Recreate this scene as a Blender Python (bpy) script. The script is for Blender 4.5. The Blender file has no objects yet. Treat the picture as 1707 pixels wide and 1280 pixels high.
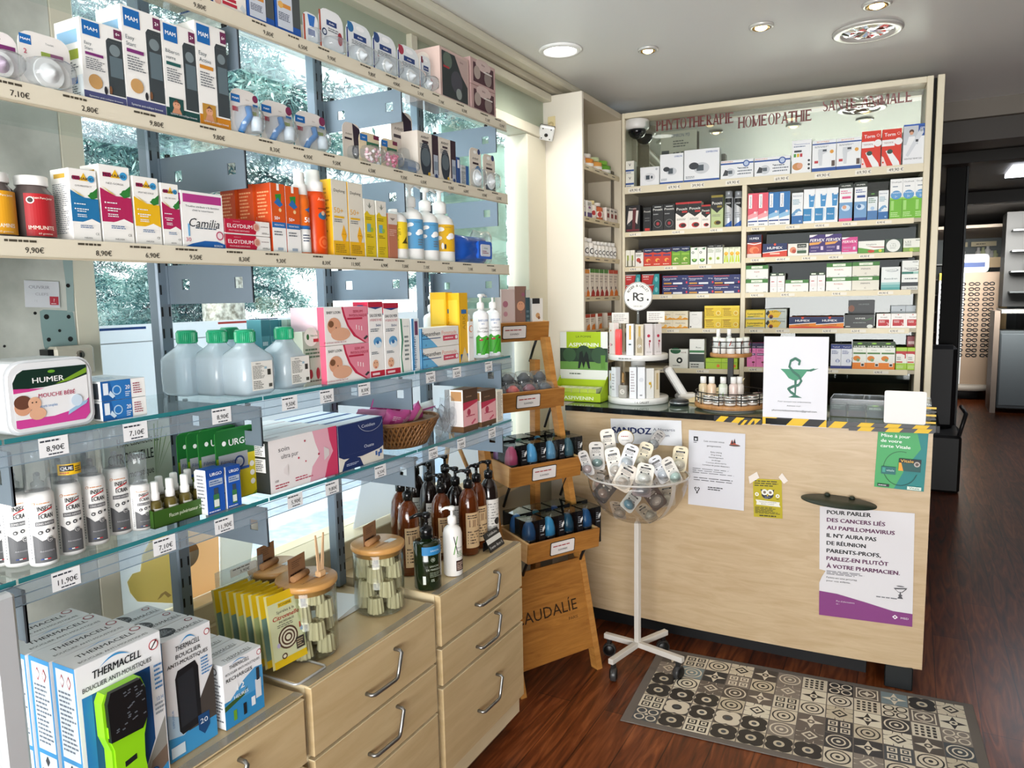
import bpy,math,random
import numpy as np
from math import sin,cos,pi,radians,sqrt,atan2,hypot
from mathutils import Vector,Matrix
random.seed(7)
S = bpy.context.scene
COL = S.collection
# ------------------------------------------------------------------ camera, world, lights, exposure
FPX,YAW,PIT,ROL,EYE = 1231.4,-0.49638747,0.11784077,-0.02017895,1.58
fw = Vector((sin(YAW)*cos(PIT),cos(YAW)*cos(PIT),-sin(PIT)))
r0 = Vector((cos(YAW),-sin(YAW),0));u0 = r0.cross(fw)
rt = cos(ROL)*r0 + sin(ROL)*u0;up = -sin(ROL)*r0 + cos(ROL)*u0
cam = bpy.data.objects.new('camera',bpy.data.cameras.new('camera'))
COL.objects.link(cam)
cam.matrix_world = Matrix(((rt.x,up.x,-fw.x,0),(rt.y,up.y,-fw.y,0),(rt.z,up.z,-fw.z,EYE),(0,0,0,1)))
cam.data.sensor_width = 36;cam.data.lens = FPX/1707*36;cam.data.clip_start = .02;cam.data.clip_end = 200
S.camera = cam
S.view_settings.view_transform = 'Standard'
try: S.view_settings.look = 'None'
except Exception: pass
S.view_settings.exposure = 0.45;S.view_settings.gamma = 1;S.view_settings.use_curve_mapping = False
wd = bpy.data.worlds.new('sky');S.world = wd;wd.use_nodes = True
wn = wd.node_tree;bg = wn.nodes['Background']
wtc = wn.nodes.new('ShaderNodeTexCoord');wsx = wn.nodes.new('ShaderNodeSeparateXYZ');wcr = wn.nodes.new('ShaderNodeValToRGB')
wcr.color_ramp.elements[0].position = .35;wcr.color_ramp.elements[0].color = (.80,.83,.84,1)
wcr.color_ramp.elements[1].position = .9;wcr.color_ramp.elements[1].color = (.76,.86,1,1)
e_ = wcr.color_ramp.elements.new(.55);e_.color = (.93,.97,1,1)
wma = wn.nodes.new('ShaderNodeMath');wma.operation = 'MULTIPLY_ADD';wma.inputs[1].default_value = .5;wma.inputs[2].default_value = .5
wn.links.new(wtc.outputs['Generated'],wsx.inputs[0]);wn.links.new(wsx.outputs['Z'],wma.inputs[0])
wn.links.new(wma.outputs[0],wcr.inputs[0]);wn.links.new(wcr.outputs[0],bg.inputs[0])
bg.inputs[1].default_value = 2.1

def lamp(kind,name,loc,to,energy,color=(1,1,1),**k):
    l = bpy.data.lights.new(name,kind);l.energy = energy;l.color = color
    for a,b in k.items(): setattr(l,a,b)
    o = bpy.data.objects.new(name,l);COL.objects.link(o);o.location = loc
    o.rotation_euler = (Vector(to)-Vector(loc)).to_track_quat('-Z','Y').to_euler()
    return o
lamp('SUN','sun',(6,-2,8),(0,1.4,0),2.6,(1,.95,.86),angle=.02)
# daylight of the shop front behind the viewer and of the glazed left side
lamp('AREA','shop_front_daylight',(.35,-2.1,1.05),(-.7,1.9,1.95),64,(1,.985,.965),shape='RECTANGLE',size=3.0,size_y=1.3,spread=2.0)
lamp('AREA','left_window_daylight',(-2.35,1.9,2.75),(-.6,2.2,.9),30,(.95,.98,1),shape='RECTANGLE',size=3.0,size_y=.8)

# ------------------------------------------------------------------ projecting the photo's pixels onto real planes
EY = Vector((0,0,EYE))
def ray(px,py): return rt*(px-853.5) - up*(py-640) + fw*FPX
def on(px,py,ax,v):
    d = ray(px,py);return EY + d*((v-EY[ax])/d[ax])
def onp(px,py,n,p):
    d = ray(px,py);n = Vector(n);return EY + d*(n.dot(Vector(p)-EY)/n.dot(d))
def tpx(P,D,px):
    a = Vector(P)-EY;D = Vector(D);k = px-853.5
    return (FPX*a.dot(rt)-k*a.dot(fw))/(k*D.dot(fw)-FPX*D.dot(rt))
def tpy(P,D,py):
    a = Vector(P)-EY;D = Vector(D);k = -(py-640)
    return (FPX*a.dot(up)-k*a.dot(fw))/(k*D.dot(fw)-FPX*D.dot(up))

# ------------------------------------------------------------------ materials
def lin(c): return c/12.92 if c <= .04045 else ((c+.055)/1.055)**2.4
def rgb(h): return tuple(lin(int(h[i:i+2],16)/255) for i in (0,2,4)) + (1,)
_M = {}
def base_mat(name):
    m = bpy.data.materials.new(name);m.use_nodes = True
    return m,m.node_tree,m.node_tree.nodes['Principled BSDF']
def M(h,ro=.45,me=0,tr=0,ior=1.45,em=0,coat=0,var=0):
    """plain procedural paint / print / plastic of one colour"""
    k = (h,ro,me,tr,em,coat,var)
    if k in _M: return _M[k]
    m,t,b = base_mat('paint_'+h)
    b.inputs['Base Color'].default_value = rgb(h);b.inputs['Roughness'].default_value = ro
    b.inputs['Metallic'].default_value = me;b.inputs['IOR'].default_value = ior
    b.inputs['Coat Weight'].default_value = coat
    if var:
        n = t.nodes.new('ShaderNodeTexNoise');n.inputs['Scale'].default_value = 9;n.inputs['Detail'].default_value = 4
        r = t.nodes.new('ShaderNodeMixRGB');r.blend_type = 'MULTIPLY';r.inputs[0].default_value = var
        r.inputs[1].default_value = rgb(h);t.links.new(n.outputs[0],r.inputs[2]);t.links.new(r.outputs[0],b.inputs['Base Color'])
    if em:
        b.inputs['Emission Color'].default_value = rgb(h);b.inputs['Emission Strength'].default_value = em
    _M[k] = m;return m
def glassy(name,tint,refl=.12,rough=.02,alpha=0.,col='ffffff'):
    """thin clear pane / plastic film: tinted see-through + fresnel gloss (+ a little body colour)"""
    if name in _M: return _M[name]
    m = bpy.data.materials.new(name);m.use_nodes = True;t = m.node_tree;t.nodes.clear()
    o = t.nodes.new('ShaderNodeOutputMaterial');tr = t.nodes.new('ShaderNodeBsdfTransparent');tr.inputs[0].default_value = rgb(tint)
    g = t.nodes.new('ShaderNodeBsdfGlossy');g.inputs['Roughness'].default_value = rough
    f = t.nodes.new('ShaderNodeLayerWeight');f.inputs[0].default_value = .5
    pw_ = t.nodes.new('ShaderNodeMath');pw_.operation = 'POWER';pw_.inputs[1].default_value = 3.5;t.links.new(f.outputs['Facing'],pw_.inputs[0])
    ma_ = t.nodes.new('ShaderNodeMath');ma_.operation = 'MULTIPLY_ADD';ma_.inputs[1].default_value = min(.9,refl*4);ma_.inputs[2].default_value = .035;t.links.new(pw_.outputs[0],ma_.inputs[0])
    mx = t.nodes.new('ShaderNodeMixShader');t.links.new(ma_.outputs[0],mx.inputs[0])
    src = tr
    if alpha:
        d = t.nodes.new('ShaderNodeBsdfDiffuse');d.inputs[0].default_value = rgb(col)
        m2 = t.nodes.new('ShaderNodeMixShader');m2.inputs[0].default_value = alpha
        t.links.new(tr.outputs[0],m2.inputs[1]);t.links.new(d.outputs[0],m2.inputs[2]);src = m2
    t.links.new(src.outputs[0],mx.inputs[1]);t.links.new(g.outputs[0],mx.inputs[2]);t.links.new(mx.outputs[0],o.inputs[0])
    _M[name] = m;return m
def wood(name,c1,c2,scale=(2,30,30),ro=.4,dist=1.2,bump=0.,coat=0,det=6):
    if name in _M: return _M[name]
    m,t,b = base_mat(name)
    tc = t.nodes.new('ShaderNodeTexCoord');mp = t.nodes.new('ShaderNodeMapping');mp.inputs['Scale'].default_value = scale
    n = t.nodes.new('ShaderNodeTexNoise');n.inputs['Scale'].default_value = 1;n.inputs['Detail'].default_value = det
    n.inputs['Distortion'].default_value = dist;n.inputs['Roughness'].default_value = .6
    c = t.nodes.new('ShaderNodeValToRGB');c.color_ramp.elements[0].position = .3;c.color_ramp.elements[1].position = .7
    c.color_ramp.elements[0].color = rgb(c1);c.color_ramp.elements[1].color = rgb(c2)
    t.links.new(tc.outputs['Object'],mp.inputs[0]);t.links.new(mp.outputs[0],n.inputs[0]);t.links.new(n.outputs[0],c.inputs[0])
    t.links.new(c.outputs[0],b.inputs['Base Color']);b.inputs['Roughness'].default_value = ro;b.inputs['Coat Weight'].default_value = coat
    if bump:
        bp = t.nodes.new('ShaderNodeBump');bp.inputs[0].default_value = bump;bp.inputs[1].default_value = .002
        t.links.new(n.outputs[0],bp.inputs['Height']);t.links.new(bp.outputs[0],b.inputs['Normal'])
    _M[name] = m;return m
MAPLE = wood('maple_veneer','bfa67a','d0b98f',(3,3,26),.38,.6)
MAPLE2 = wood('maple_edge','d6c49d','e2d3b0',(3,3,20),.35,.5)
COUNTER = wood('counter_maple','baa07c','ccb593',(5,5,34),.33,.9)
OAK = wood('oiled_oak','8f5a22','b47b36',(4,4,46),.45,1.6)
OAKL = wood('pale_oak','c99a63','dcb480',(5,5,30),.45,1.2)
BAMBOO = wood('bamboo','b98545','d2a163',(30,4,4),.35,.5)
CREAM = wood('cream_laminate','d9cfb4','e4dbc3',(2,2,2),.45,.4)
GREYMET = M('74818d',.38,.35)
GLASS = glassy('clear_glass','fafefd',.12)
CLEAR = glassy('clear_plastic','f2f5f7',.24,.06,.09,'e8eef2')
FILM = glassy('crinkled_film','f6f8fa',.3,.12,.12,'f2f4f6')
PET = glassy('smoky_plastic','e4ded8',.18,.05,.07,'d8d0c8')
TEAL = M('2f7a80',.15,0)
BLK = M('101214',.35);WHT = M('f2f2ef',.45);DARK = M('1c1a17',.5)
STEEL = M('8f8f8d',.3,.9)

# ------------------------------------------------------------------ printed marks (laid on a face as thin print)
def R(x0,y0,x1,y1,c): return ('p',[(x0,y0),(x1,y0),(x1,y1),(x0,y1)],c)
def P(pts,c): return ('p',pts,c)
def E(x,y,r,c,ry=None): return ('e',x,y,r,c,ry)
def T(x,y,s,txt,c,a='c',b=0,w=None,r=0,sh=0): return ('t',x,y,s,txt,c,a,b,w,r,sh)
def LN(x0,y0,x1,y1,n,c,k=.45): return ('l',x0,y0,x1,y1,n,c,k)
_glyph = {}
def glyphs(txt,bold=0,shear=0):
    k = (txt,bold,shear)
    if k in _glyph: return _glyph[k]
    cu = bpy.data.curves.new('t','FONT');cu.body = txt;cu.size = 1;cu.resolution_u = 2;cu.offset = bold;cu.shear = shear
    ob = bpy.data.objects.new('t',cu);COL.objects.link(ob)
    dg = bpy.context.evaluated_depsgraph_get()
    me = bpy.data.meshes.new_from_object(ob.evaluated_get(dg))
    vs = [(v.co.x,v.co.y) for v in me.vertices];fs = [tuple(p.vertices) for p in me.polygons]
    bpy.data.objects.remove(ob);bpy.data.curves.remove(cu);bpy.data.meshes.remove(me)
    if vs:
        x0 = min(v[0] for v in vs);vs = [(v[0]-x0,v[1]) for v in vs]
    W = max([v[0] for v in vs] or [1])
    _glyph[k] = (vs,fs,W);return _glyph[k]

# ------------------------------------------------------------------ mesh builder
def clipx(q,lo,hi):
    for lim,sg in ((lo,1),(hi,-1)):
        out = []
        for j in range(len(q)):
            a,b = q[j-1],q[j];ia,ib = (a[0]-lim)*sg >= 0,(b[0]-lim)*sg >= 0
            if ia != ib: t_ = (lim-a[0])/(b[0]-a[0]);out.append((lim,a[1]+(b[1]-a[1])*t_))
            if ib: out.append(b)
        q = out
        if len(q) < 3: return []
    return q
class G:
    def __init__(s): s.v = [];s.f = [];s.mi = [];s.sm = [];s.mats = []
    def m(s,mat):
        if mat not in s.mats: s.mats.append(mat)
        return s.mats.index(mat)
    def add(s,vs,fs,mat,smooth=False,X=None):
        o = len(s.v);i = s.m(mat)
        if X is not None: vs = [X @ Vector(v) for v in vs]
        s.v.extend([tuple(v) for v in vs])
        for f in fs: s.f.append(tuple(a+o for a in f));s.mi.append(i);s.sm.append(smooth)
        return s
    def box(s,x0,x1,y0,y1,z0,z1,mat,b=0,X=None):
        if x1 < x0: x0,x1 = x1,x0
        if y1 < y0: y0,y1 = y1,y0
        if z1 < z0: z0,z1 = z1,z0
        b = min(b,(x1-x0)/2.1,(y1-y0)/2.1,(z1-z0)/2.1)
        if b <= 0:
            vs = [(x,y,z) for x in (x0,x1) for y in (y0,y1) for z in (z0,z1)]
            return s.add(vs,[(0,1,3,2),(4,6,7,5),(0,4,5,1),(2,3,7,6),(0,2,6,4),(1,5,7,3)],mat,X=X)
        vs = [];ix = {}
        for i in (0,1):
            for j in (0,1):
                for k in (0,1):
                    c = ((x0,x1)[i],(y0,y1)[j],(z0,z1)[k]);sg = (1-2*i,1-2*j,1-2*k)
                    for a in range(3):
                        ix[i,j,k,a] = len(vs)
                        vs.append(tuple(c[q] + (0 if q == a else b*sg[q]) for q in range(3)))
        fs = []
        for a in range(3):
            o1,o2 = (a+1) % 3,(a+2) % 3
            for sd in (0,1):
                q = []
                for p_,r_ in ((0,0),(1,0),(1,1),(0,1)):
                    t = [0,0,0];t[a] = sd;t[o1] = p_;t[o2] = r_;q.append(ix[tuple(t)+(a,)])
                fs.append(tuple(q if sd else q[::-1]))
            for p_ in (0,1):
                for r_ in (0,1):
                    t0 = [0,0,0];t1 = [0,0,0];t1[a] = 1
                    for t in (t0,t1): t[o1] = p_;t[o2] = r_
                    q = (ix[tuple(t0)+(o1,)],ix[tuple(t1)+(o1,)],ix[tuple(t1)+(o2,)],ix[tuple(t0)+(o2,)])
                    fs.append(q if p_ != r_ else q[::-1])
        for i in (0,1):
            for j in (0,1):
                for k in (0,1): fs.append(tuple(ix[i,j,k,a] for a in range(3)))
        return s.add(vs,fs,mat,X=X)
    def lathe(s,prof,mat,n=20,c=(0,0,0),sx=1,sy=1,smooth=True,X=None,pw=2):
        vs = [];fs = []
        for r,z in prof:
            for i in range(n):
                a = 2*pi*i/n;ca,sa = cos(a),sin(a)
                if pw != 2:
                    k = (abs(ca)**pw+abs(sa)**pw)**(-1/pw);ca *= k;sa *= k
                vs.append((c[0]+r*ca*sx,c[1]+r*sa*sy,c[2]+z))
        for j in range(len(prof)-1):
            for i in range(n):
                a,b = j*n+i,j*n+(i+1) % n;fs.append((a,b,b+n,a+n))
        s.add(vs,fs,mat,smooth,X)
        o = len(s.v)-len(vs);mi = s.m(mat)
        for j,fl in ((0,True),(len(prof)-1,False)):
            if prof[j][0] > 1e-5:
                q = [o+j*n+i for i in range(n)];s.f.append(tuple(q[::-1] if fl else q));s.mi.append(mi);s.sm.append(False)
        return s
    def tube(s,pts,r,mat,n=8,X=None,cap=True):
        pts = [Vector(p) for p in pts];vs = [];fs = [];N = len(pts)
        rr = r if isinstance(r,(list,tuple)) else [r]*N
        pr = None
        for i,p in enumerate(pts):
            d = (pts[min(i+1,N-1)]-pts[max(i-1,0)]).normalized()
            if pr is None:
                a = Vector((0,0,1)) if abs(d.z) < .9 else Vector((1,0,0));pr = d.cross(a).normalized()
            pr = (pr-d*pr.dot(d)).normalized();q = d.cross(pr)
            for k in range(n):
                t = 2*pi*k/n;vs.append(p+(pr*cos(t)+q*sin(t))*rr[i])
        for i in range(N-1):
            for k in range(n):
                a,b = i*n+k,i*n+(k+1) % n;fs.append((a,b,b+n,a+n))
        s.add(vs,fs,mat,True,X)
        if cap:
            o = len(s.v)-len(vs);mi = s.m(mat)
            s.f.append(tuple(o+k for k in range(n))[::-1]);s.mi.append(mi);s.sm.append(False)
            s.f.append(tuple(o+(N-1)*n+k for k in range(n)));s.mi.append(mi);s.sm.append(False)
        return s
    def prism(s,pts,y0,y1,mat,X=None):
        """outline pts in x,z extruded along y"""
        n = len(pts);vs = [(x,y0,z) for x,z in pts]+[(x,y1,z) for x,z in pts]
        fs = [tuple(range(n)),tuple(range(n,2*n))[::-1]]+[(i,i+n,(i+1) % n+n,(i+1) % n) for i in range(n)]
        return s.add(vs,fs,mat,X=X)
    def face(s,ops,w,h,X=None,curve=None,up0=.0004):
        """ops on a w x h face in the xz plane, front toward -y; origin bottom-left. curve=(R): wrap on a cylinder of radius R about (w/2, R)"""
        F = X or Matrix.Identity(4)
        def put(pts,fs,col,k):
            d = -(up0+.00012*k);mat = M(col,.5) if isinstance(col,str) else col
            if curve:
                q = []
                for x,z in pts:
                    a = (x-w/2)/curve;q.append((w/2+(curve-d)*sin(a),curve-(curve-d)*cos(a),z))
            else: q = [(x,d,z) for x,z in pts]
            s.add([F @ Vector(v) for v in q],fs,mat)
        def strips(pts,col,k):
            n = 14; 
            for i in range(n):
                q = clipx(pts,w*i/n-(1 if i == 0 else 0),w*(i+1)/n+(1 if i == n-1 else 0))
                if len(q) >= 3: put(q,[tuple(range(len(q)))],col,k)
        for k,o in enumerate(ops):
            if o[0] == 'p':
                pts = [(x*w,y*h) for x,y in o[1]]
                if curve: strips(pts,o[2],k)
                else: put(pts,[tuple(range(len(pts)))],o[2],k)
            elif o[0] == 'e':
                _,x,y,r,c,ry = o;ry = r if ry is None else ry;n = 20
                pts = [(x*w+r*w*cos(2*pi*i/n),y*h+ry*w*sin(2*pi*i/n)) for i in range(n)]
                if curve: strips(pts,c,k)
                else: put(pts,[tuple(range(n))],c,k)
            elif o[0] == 't':
                _,x,y,sz,txt,c,a,b,mw,r,sh = o
                vs,fs,W = glyphs(txt,0,sh);sc = sz*(w if r else h);sx = sc
                lim = (mw or .96)*(h if r else w)
                if W*sx > lim or mw: sx = min(lim/W,sx*1.35) if mw else lim/W
                ox = {'c': -W*sx/2,'l': 0,'r': -W*sx}[a]
                if r: q = [(x*w-(v[1]-.35)*sc,y*h+(v[0]*sx+ox)) for v in vs]
                else: q = [(x*w+v[0]*sx+ox,y*h+(v[1]-.35)*sc) for v in vs]
                put(q,fs,c,k)
                if b:
                    for s_ in (-1,1):
                        dd = s_*b*sc*.9;put([(x_,z_+dd) if r else (x_+dd,z_+dd*.4) for x_,z_ in q],fs,c,k+.3+.2*s_)
            elif o[0] == 'l':
                _,x0,y0,x1,y1,n,c,kk = o;rnd = random.Random(int(x0*99+y0*77+n));pts = [];fs = []
                for i in range(n):
                    yy = y1-(y1-y0)*(i+.5)/n;t = (y1-y0)/n*kk/2;xe = x0+(x1-x0)*rnd.uniform(.6,1)
                    xa = x0
                    while xa < xe:
                        xb = min(xe,xa+(x1-x0)*rnd.uniform(.08,.25));j = len(pts)
                        pts += [(xa*w,(yy-t)*h),(xb*w,(yy-t)*h),(xb*w,(yy+t)*h),(xa*w,(yy+t)*h)];fs.append((j,j+1,j+2,j+3))
                        xa = xb+(x1-x0)*.03
                put(pts,fs,c,k)
        return s
    def obj(s,name,parent=None,loc=(0,0,0),rz=0,**props):
        me = bpy.data.meshes.new(name)
        me.from_pydata(s.v,[],s.f);me.polygons.foreach_set('material_index',s.mi);me.polygons.foreach_set('use_smooth',s.sm)
        for mt in s.mats: me.materials.append(mt)
        me.update()
        o = bpy.data.objects.new(name,me);COL.objects.link(o);o.parent = parent;o.location = loc;o.rotation_euler = (0,0,rz)
        for k,v in props.items():
            if v is not None: o[k] = v
        return o
def thing(name,label,cat,loc=(0,0,0),rz=0,group=None):
    o = bpy.data.objects.new(name,None);COL.objects.link(o);o.empty_display_size = .05
    o.location = loc;o.rotation_euler = (0,0,rz);o['label'] = label;o['category'] = cat
    if group: o['group'] = group
    return o
def tag(o,label,cat,group=None):
    o['label'] = label;o['category'] = cat
    if group: o['group'] = group
    return o
KIDS = {}
def tree(o): return [c for c in bpy.data.objects if c.parent == o]
def dup(root,loc=None,rz=None,label=None,group=None,kids=None,eul=None):
    r = root.copy();COL.objects.link(r)
    if loc is not None: r.location = loc
    if rz is not None: r.rotation_euler = (0,0,rz)
    if eul is not None: r.rotation_euler = eul
    if label: r['label'] = label
    if group: r['group'] = group
    for ch in (kids if kids is not None else tree(root)):
        c = ch.copy();COL.objects.link(c);c.parent = r
        for g in tree(ch):
            d = g.copy();COL.objects.link(d);d.parent = c
    return r
def struct(g,name,**k): return g.obj(name,kind='structure',**k)
def OR(i,n,what=''):
    if n == 1: return ''
    if n == 2: s = ('left one of the two','right one of the two')[i]
    else:
        W = ['','','second','third','fourth','fifth','sixth','seventh','eighth','ninth']
        N = {3: 'three',4: 'four',5: 'five',6: 'six',7: 'seven',8: 'eight',9: 'nine',10: 'ten'}
        if i == 0: s = 'leftmost of the '+N.get(n,'row')
        elif i == n-1: s = 'rightmost of the '+N.get(n,'row')
        elif i < (n+1)//2: s = W[i+1]+' from the left of '+N.get(n,'row')
        else: s = W[n-i]+' from the right of '+N.get(n,'row')
    return ', '+s
# ------------------------------------------------------------------ the room
XW = -1.62      # inner face of the window wall
XF = -1.24      # front edge of the wall shelves
XU = -1.52      # perforated uprights
XD = -1.19      # drawer fronts
CZ = 2.62
def plank_mat():
    m,t,b = base_mat('floor_planks')
    tc = t.nodes.new('ShaderNodeTexCoord');mp = t.nodes.new('ShaderNodeMapping');mp.inputs['Rotation'].default_value = (0,0,radians(90))
    br = t.nodes.new('ShaderNodeTexBrick');br.inputs['Scale'].default_value = 1;br.inputs['Brick Width'].default_value = 1.25;br.inputs['Row Height'].default_value = .14
    br.inputs['Mortar Size'].default_value = .0022;br.inputs['Color1'].default_value = (.35,.35,.35,1);br.inputs['Color2'].default_value = (.75,.75,.75,1);br.inputs['Mortar'].default_value = (0,0,0,1)
    br.offset = .37
    n = t.nodes.new('ShaderNodeTexNoise');n.inputs['Scale'].default_value = 1;n.inputs['Detail'].default_value = 8;n.inputs['Distortion'].default_value = 2.2
    m2 = t.nodes.new('ShaderNodeMapping');m2.inputs['Scale'].default_value = (22,2.2,1)
    t.links.new(tc.outputs['Object'],mp.inputs[0]);t.links.new(mp.outputs[0],br.inputs[0])
    t.links.new(tc.outputs['Object'],m2.inputs[0]);t.links.new(m2.outputs[0],n.inputs[0])
    ad = t.nodes.new('ShaderNodeMixRGB');ad.inputs[0].default_value = .3;t.links.new(n.outputs[0],ad.inputs[1]);t.links.new(br.outputs[0],ad.inputs[2])
    c = t.nodes.new('ShaderNodeValToRGB');c.color_ramp.elements[0].position = .33;c.color_ramp.elements[0].color = rgb('34160a')
    c.color_ramp.elements[1].position = .72;c.color_ramp.elements[1].color = rgb('9a5730')
    e = c.color_ramp.elements.new(.52);e.color = rgb('6b3418')
    t.links.new(ad.outputs[0],c.inputs[0]);t.links.new(c.outputs[0],b.inputs['Base Color'])
    b.inputs['Roughness'].default_value = .3;b.inputs['Specular IOR Level'].default_value = .35
    bp = t.nodes.new('ShaderNodeBump');bp.inputs[0].default_value = .15;bp.inputs[1].default_value = .002;t.links.new(n.outputs[0],bp.inputs['Height']);t.links.new(bp.outputs[0],b.inputs['Normal'])
    return m
g = G();g.box(XW-.25,3.2,-2.2,19,-.1,0,plank_mat());struct(g,'floor')
CEIL = M('e4e4e1',.42)
g = G();g.box(XW-.25,3.2,-2.2,5.05,CZ,CZ+.12,CEIL);struct(g,'ceiling')
# darker back part of the shop: dropped beams and their ceiling
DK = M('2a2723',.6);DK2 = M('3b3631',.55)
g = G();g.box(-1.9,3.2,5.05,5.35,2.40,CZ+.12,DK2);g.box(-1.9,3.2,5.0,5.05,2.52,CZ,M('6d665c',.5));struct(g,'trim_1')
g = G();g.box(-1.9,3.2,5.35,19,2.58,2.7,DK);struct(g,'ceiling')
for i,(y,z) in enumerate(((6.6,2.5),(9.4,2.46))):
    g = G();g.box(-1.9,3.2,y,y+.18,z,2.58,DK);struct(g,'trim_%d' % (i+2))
g = G();g.box(3.2,3.3,-2.3,19,0,CZ,M('6d675c',.7));struct(g,'wall_right')
g = G();g.box(XW-.2,3.2,-2.32,-2.2,0,.35,M('8d8578',.7));g.box(XW-.2,3.2,-2.32,-2.2,2.35,CZ,M('8d8578',.7));g.box(1.9,3.2,-2.32,-2.2,.35,2.35,M('8d8578',.7));struct(g,'wall_front')
g = G();g.box(-1.9,3.2,19,19.1,0,CZ,DK);struct(g,'wall_back')
# left wall: parapet under the glass, solid bay at the left, head with frosted transoms
WP = M('bdbdb2',.6,var=.25);FR = M('d8d3c0',.5);SL = 2.34
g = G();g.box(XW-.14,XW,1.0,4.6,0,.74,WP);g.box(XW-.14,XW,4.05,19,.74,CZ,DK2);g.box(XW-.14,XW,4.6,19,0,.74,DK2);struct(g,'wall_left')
g = G();g.box(XW-.14,XW+.03,1.0,3.4,.74,.80,MAPLE2,.003);g.box(XW,XW+.045,1.0,3.4,.70,.74,MAPLE2);struct(g,'trim_4')
def wallpanel():
    m,t,b = base_mat('old_painted_panel')
    tc = t.nodes.new('ShaderNodeTexCoord');n = t.nodes.new('ShaderNodeTexNoise');n.inputs['Scale'].default_value = 7;n.inputs['Detail'].default_value = 6
    c = t.nodes.new('ShaderNodeValToRGB');c.color_ramp.elements[0].color = rgb('a9aca4');c.color_ramp.elements[1].color = rgb('cfd1c9');c.color_ramp.elements[0].position = .35;c.color_ramp.elements[1].position = .6
    t.links.new(tc.outputs['Object'],n.inputs[0]);t.links.new(n.outputs[0],c.inputs[0]);t.links.new(c.outputs[0],b.inputs['Base Color']);b.inputs['Roughness'].default_value = .7
    return m
g = G();g.box(XW-.06,XW,-2.2,.98,0,CZ,wallpanel())
# bare blue-green plate where a lock was, with screw holes
fm = Matrix.Translation((XW,0,0)) @ Matrix.Rotation(radians(90),4,'Z')
a = on(67,560,0,XW);b_ = on(126,642,0,XW)
def wl(px,py): q = on(px,py,0,XW);return (q.y,q.z)
g.face([('p',[wl(66,519),wl(72,516),wl(118,518),wl(122,521),wl(129,574),wl(128,579),wl(76,584),wl(73,577),wl(68,545)],'87a1a0'),
        ('p',[wl(84,415),wl(120,415),wl(124,519),wl(112,521),wl(109,470),wl(104,431),wl(84,427)],'9cb0ae')],1,1,fm)
for x,y,r in ((77,528,5),(114,528,4),(99,551,3),(81,566,4),(117,565,5),(58,522,3),(7,577,2.5),(113,476,4)):
    q = wl(x,y);g.face([('e',q[0],q[1],r*.0011,'1a1a1a',None)],1,1,fm,up0=.001)
struct(g,'wall_left')
# window frame members
g = G()
for y0,y1,z1 in ((.98,1.035,CZ),(3.19,3.39,SL)): g.box(XW-.12,XW+.0,y0,y1,.80,z1,FR,.004)
g.box(XW-.10,XW+.005,1.0,3.4,SL,SL+.05,FR,.004);g.box(XW-.09,XW+.03,1.0,3.4,2.52,2.555,FR,.003)
g.box(XW-.09,XW+.01,2.27,2.31,SL+.05,2.52,FR,.003)
wf = struct(g,'window_1')
g = G();g.box(XW-.085,XW-.080,1.03,3.17,.80,SL,GLASS);g.obj('pane',wf)
g = G();g.box(XW-.02,XW-.012,1.03,3.39,SL+.05,2.52,M('a9b3a0',.35));g.box(XW-.11,XW-.10,1.0,3.4,SL,CZ,FR);g.obj('transom_panel',wf,label='grey green frosted transom panel')
g = G();g.box(XW-.105,XW-.09,2.60,3.13,1.1,2.28,glassy('frosted_pane','cfe6df',.1,.3,.5,'d2e8e2'));g.obj('pane',wf,label='mint tinted frosted pane')
g = G();g.box(XW-.14,XW+.10,-2.2,4.0,CZ-.035,CZ,FR,.01);g.box(XW-.14,XW+.05,-2.2,4.0,CZ-.06,CZ-.035,M('b9b2a0',.5),.004);struct(g,'trim_5')

# translucent board across the window and the show cards standing on the ledge
def backlit(name,col):
    if name in _M: return _M[name]
    m = bpy.data.materials.new(name);m.use_nodes = True;t = m.node_tree;t.nodes.clear();o = t.nodes.new('ShaderNodeOutputMaterial')
    d = t.nodes.new('ShaderNodeBsdfDiffuse');tl = t.nodes.new('ShaderNodeBsdfTranslucent');x = t.nodes.new('ShaderNodeMixShader')
    d.inputs[0].default_value = rgb(col);tl.inputs[0].default_value = rgb(col);x.inputs[0].default_value = .55
    t.links.new(d.outputs[0],x.inputs[1]);t.links.new(tl.outputs[0],x.inputs[2]);t.links.new(x.outputs[0],o.inputs[0]);_M[name] = m;return m
BL = backlit('backlit_white','f3f5f7')
def yz(px,py,X): q = on(px,py,0,X);return (q.y,q.z)
def sheet(name,label,cat,pts,X,mat,ops=(),th=.004,par=None,group=None):
    """a card standing parallel to the window: outline given in (y, z)"""
    o = G();n = len(pts)
    vs = [(X,y,z) for y,z in pts]+[(X-th,y,z) for y,z in pts]
    o.add(vs,[tuple(range(n)),tuple(range(n,2*n))[::-1]]+[(i,i+n,(i+1) % n+n,(i+1) % n) for i in range(n)],mat)
    if ops: o.face(ops,1,1,Matrix.Translation((X,0,0)) @ Matrix.Rotation(radians(90),4,'Z'))
    ob = o.obj(name);return tag(ob,label,cat,group)
X1 = XW-.072
def rq(x0,y0,x1,y1,c): return ('p',[(x0,y0),(x1,y0),(x1,y1),(x0,y1)],c)
sheet('window_board','white translucent board closing the lower window behind the shelves','board',
      [(1.037,1.06),(3.155,1.06),(3.155,1.53),(1.037,1.53)],X1,BL,
      [rq(1.04,1.518,1.2,1.524,'2c55a0'),rq(1.42,1.520,1.62,1.526,'d05048'),rq(1.53,1.527,1.64,1.530,'27407c'),rq(1.04,1.485,3.15,1.488,'c9ccd2')])
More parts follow.
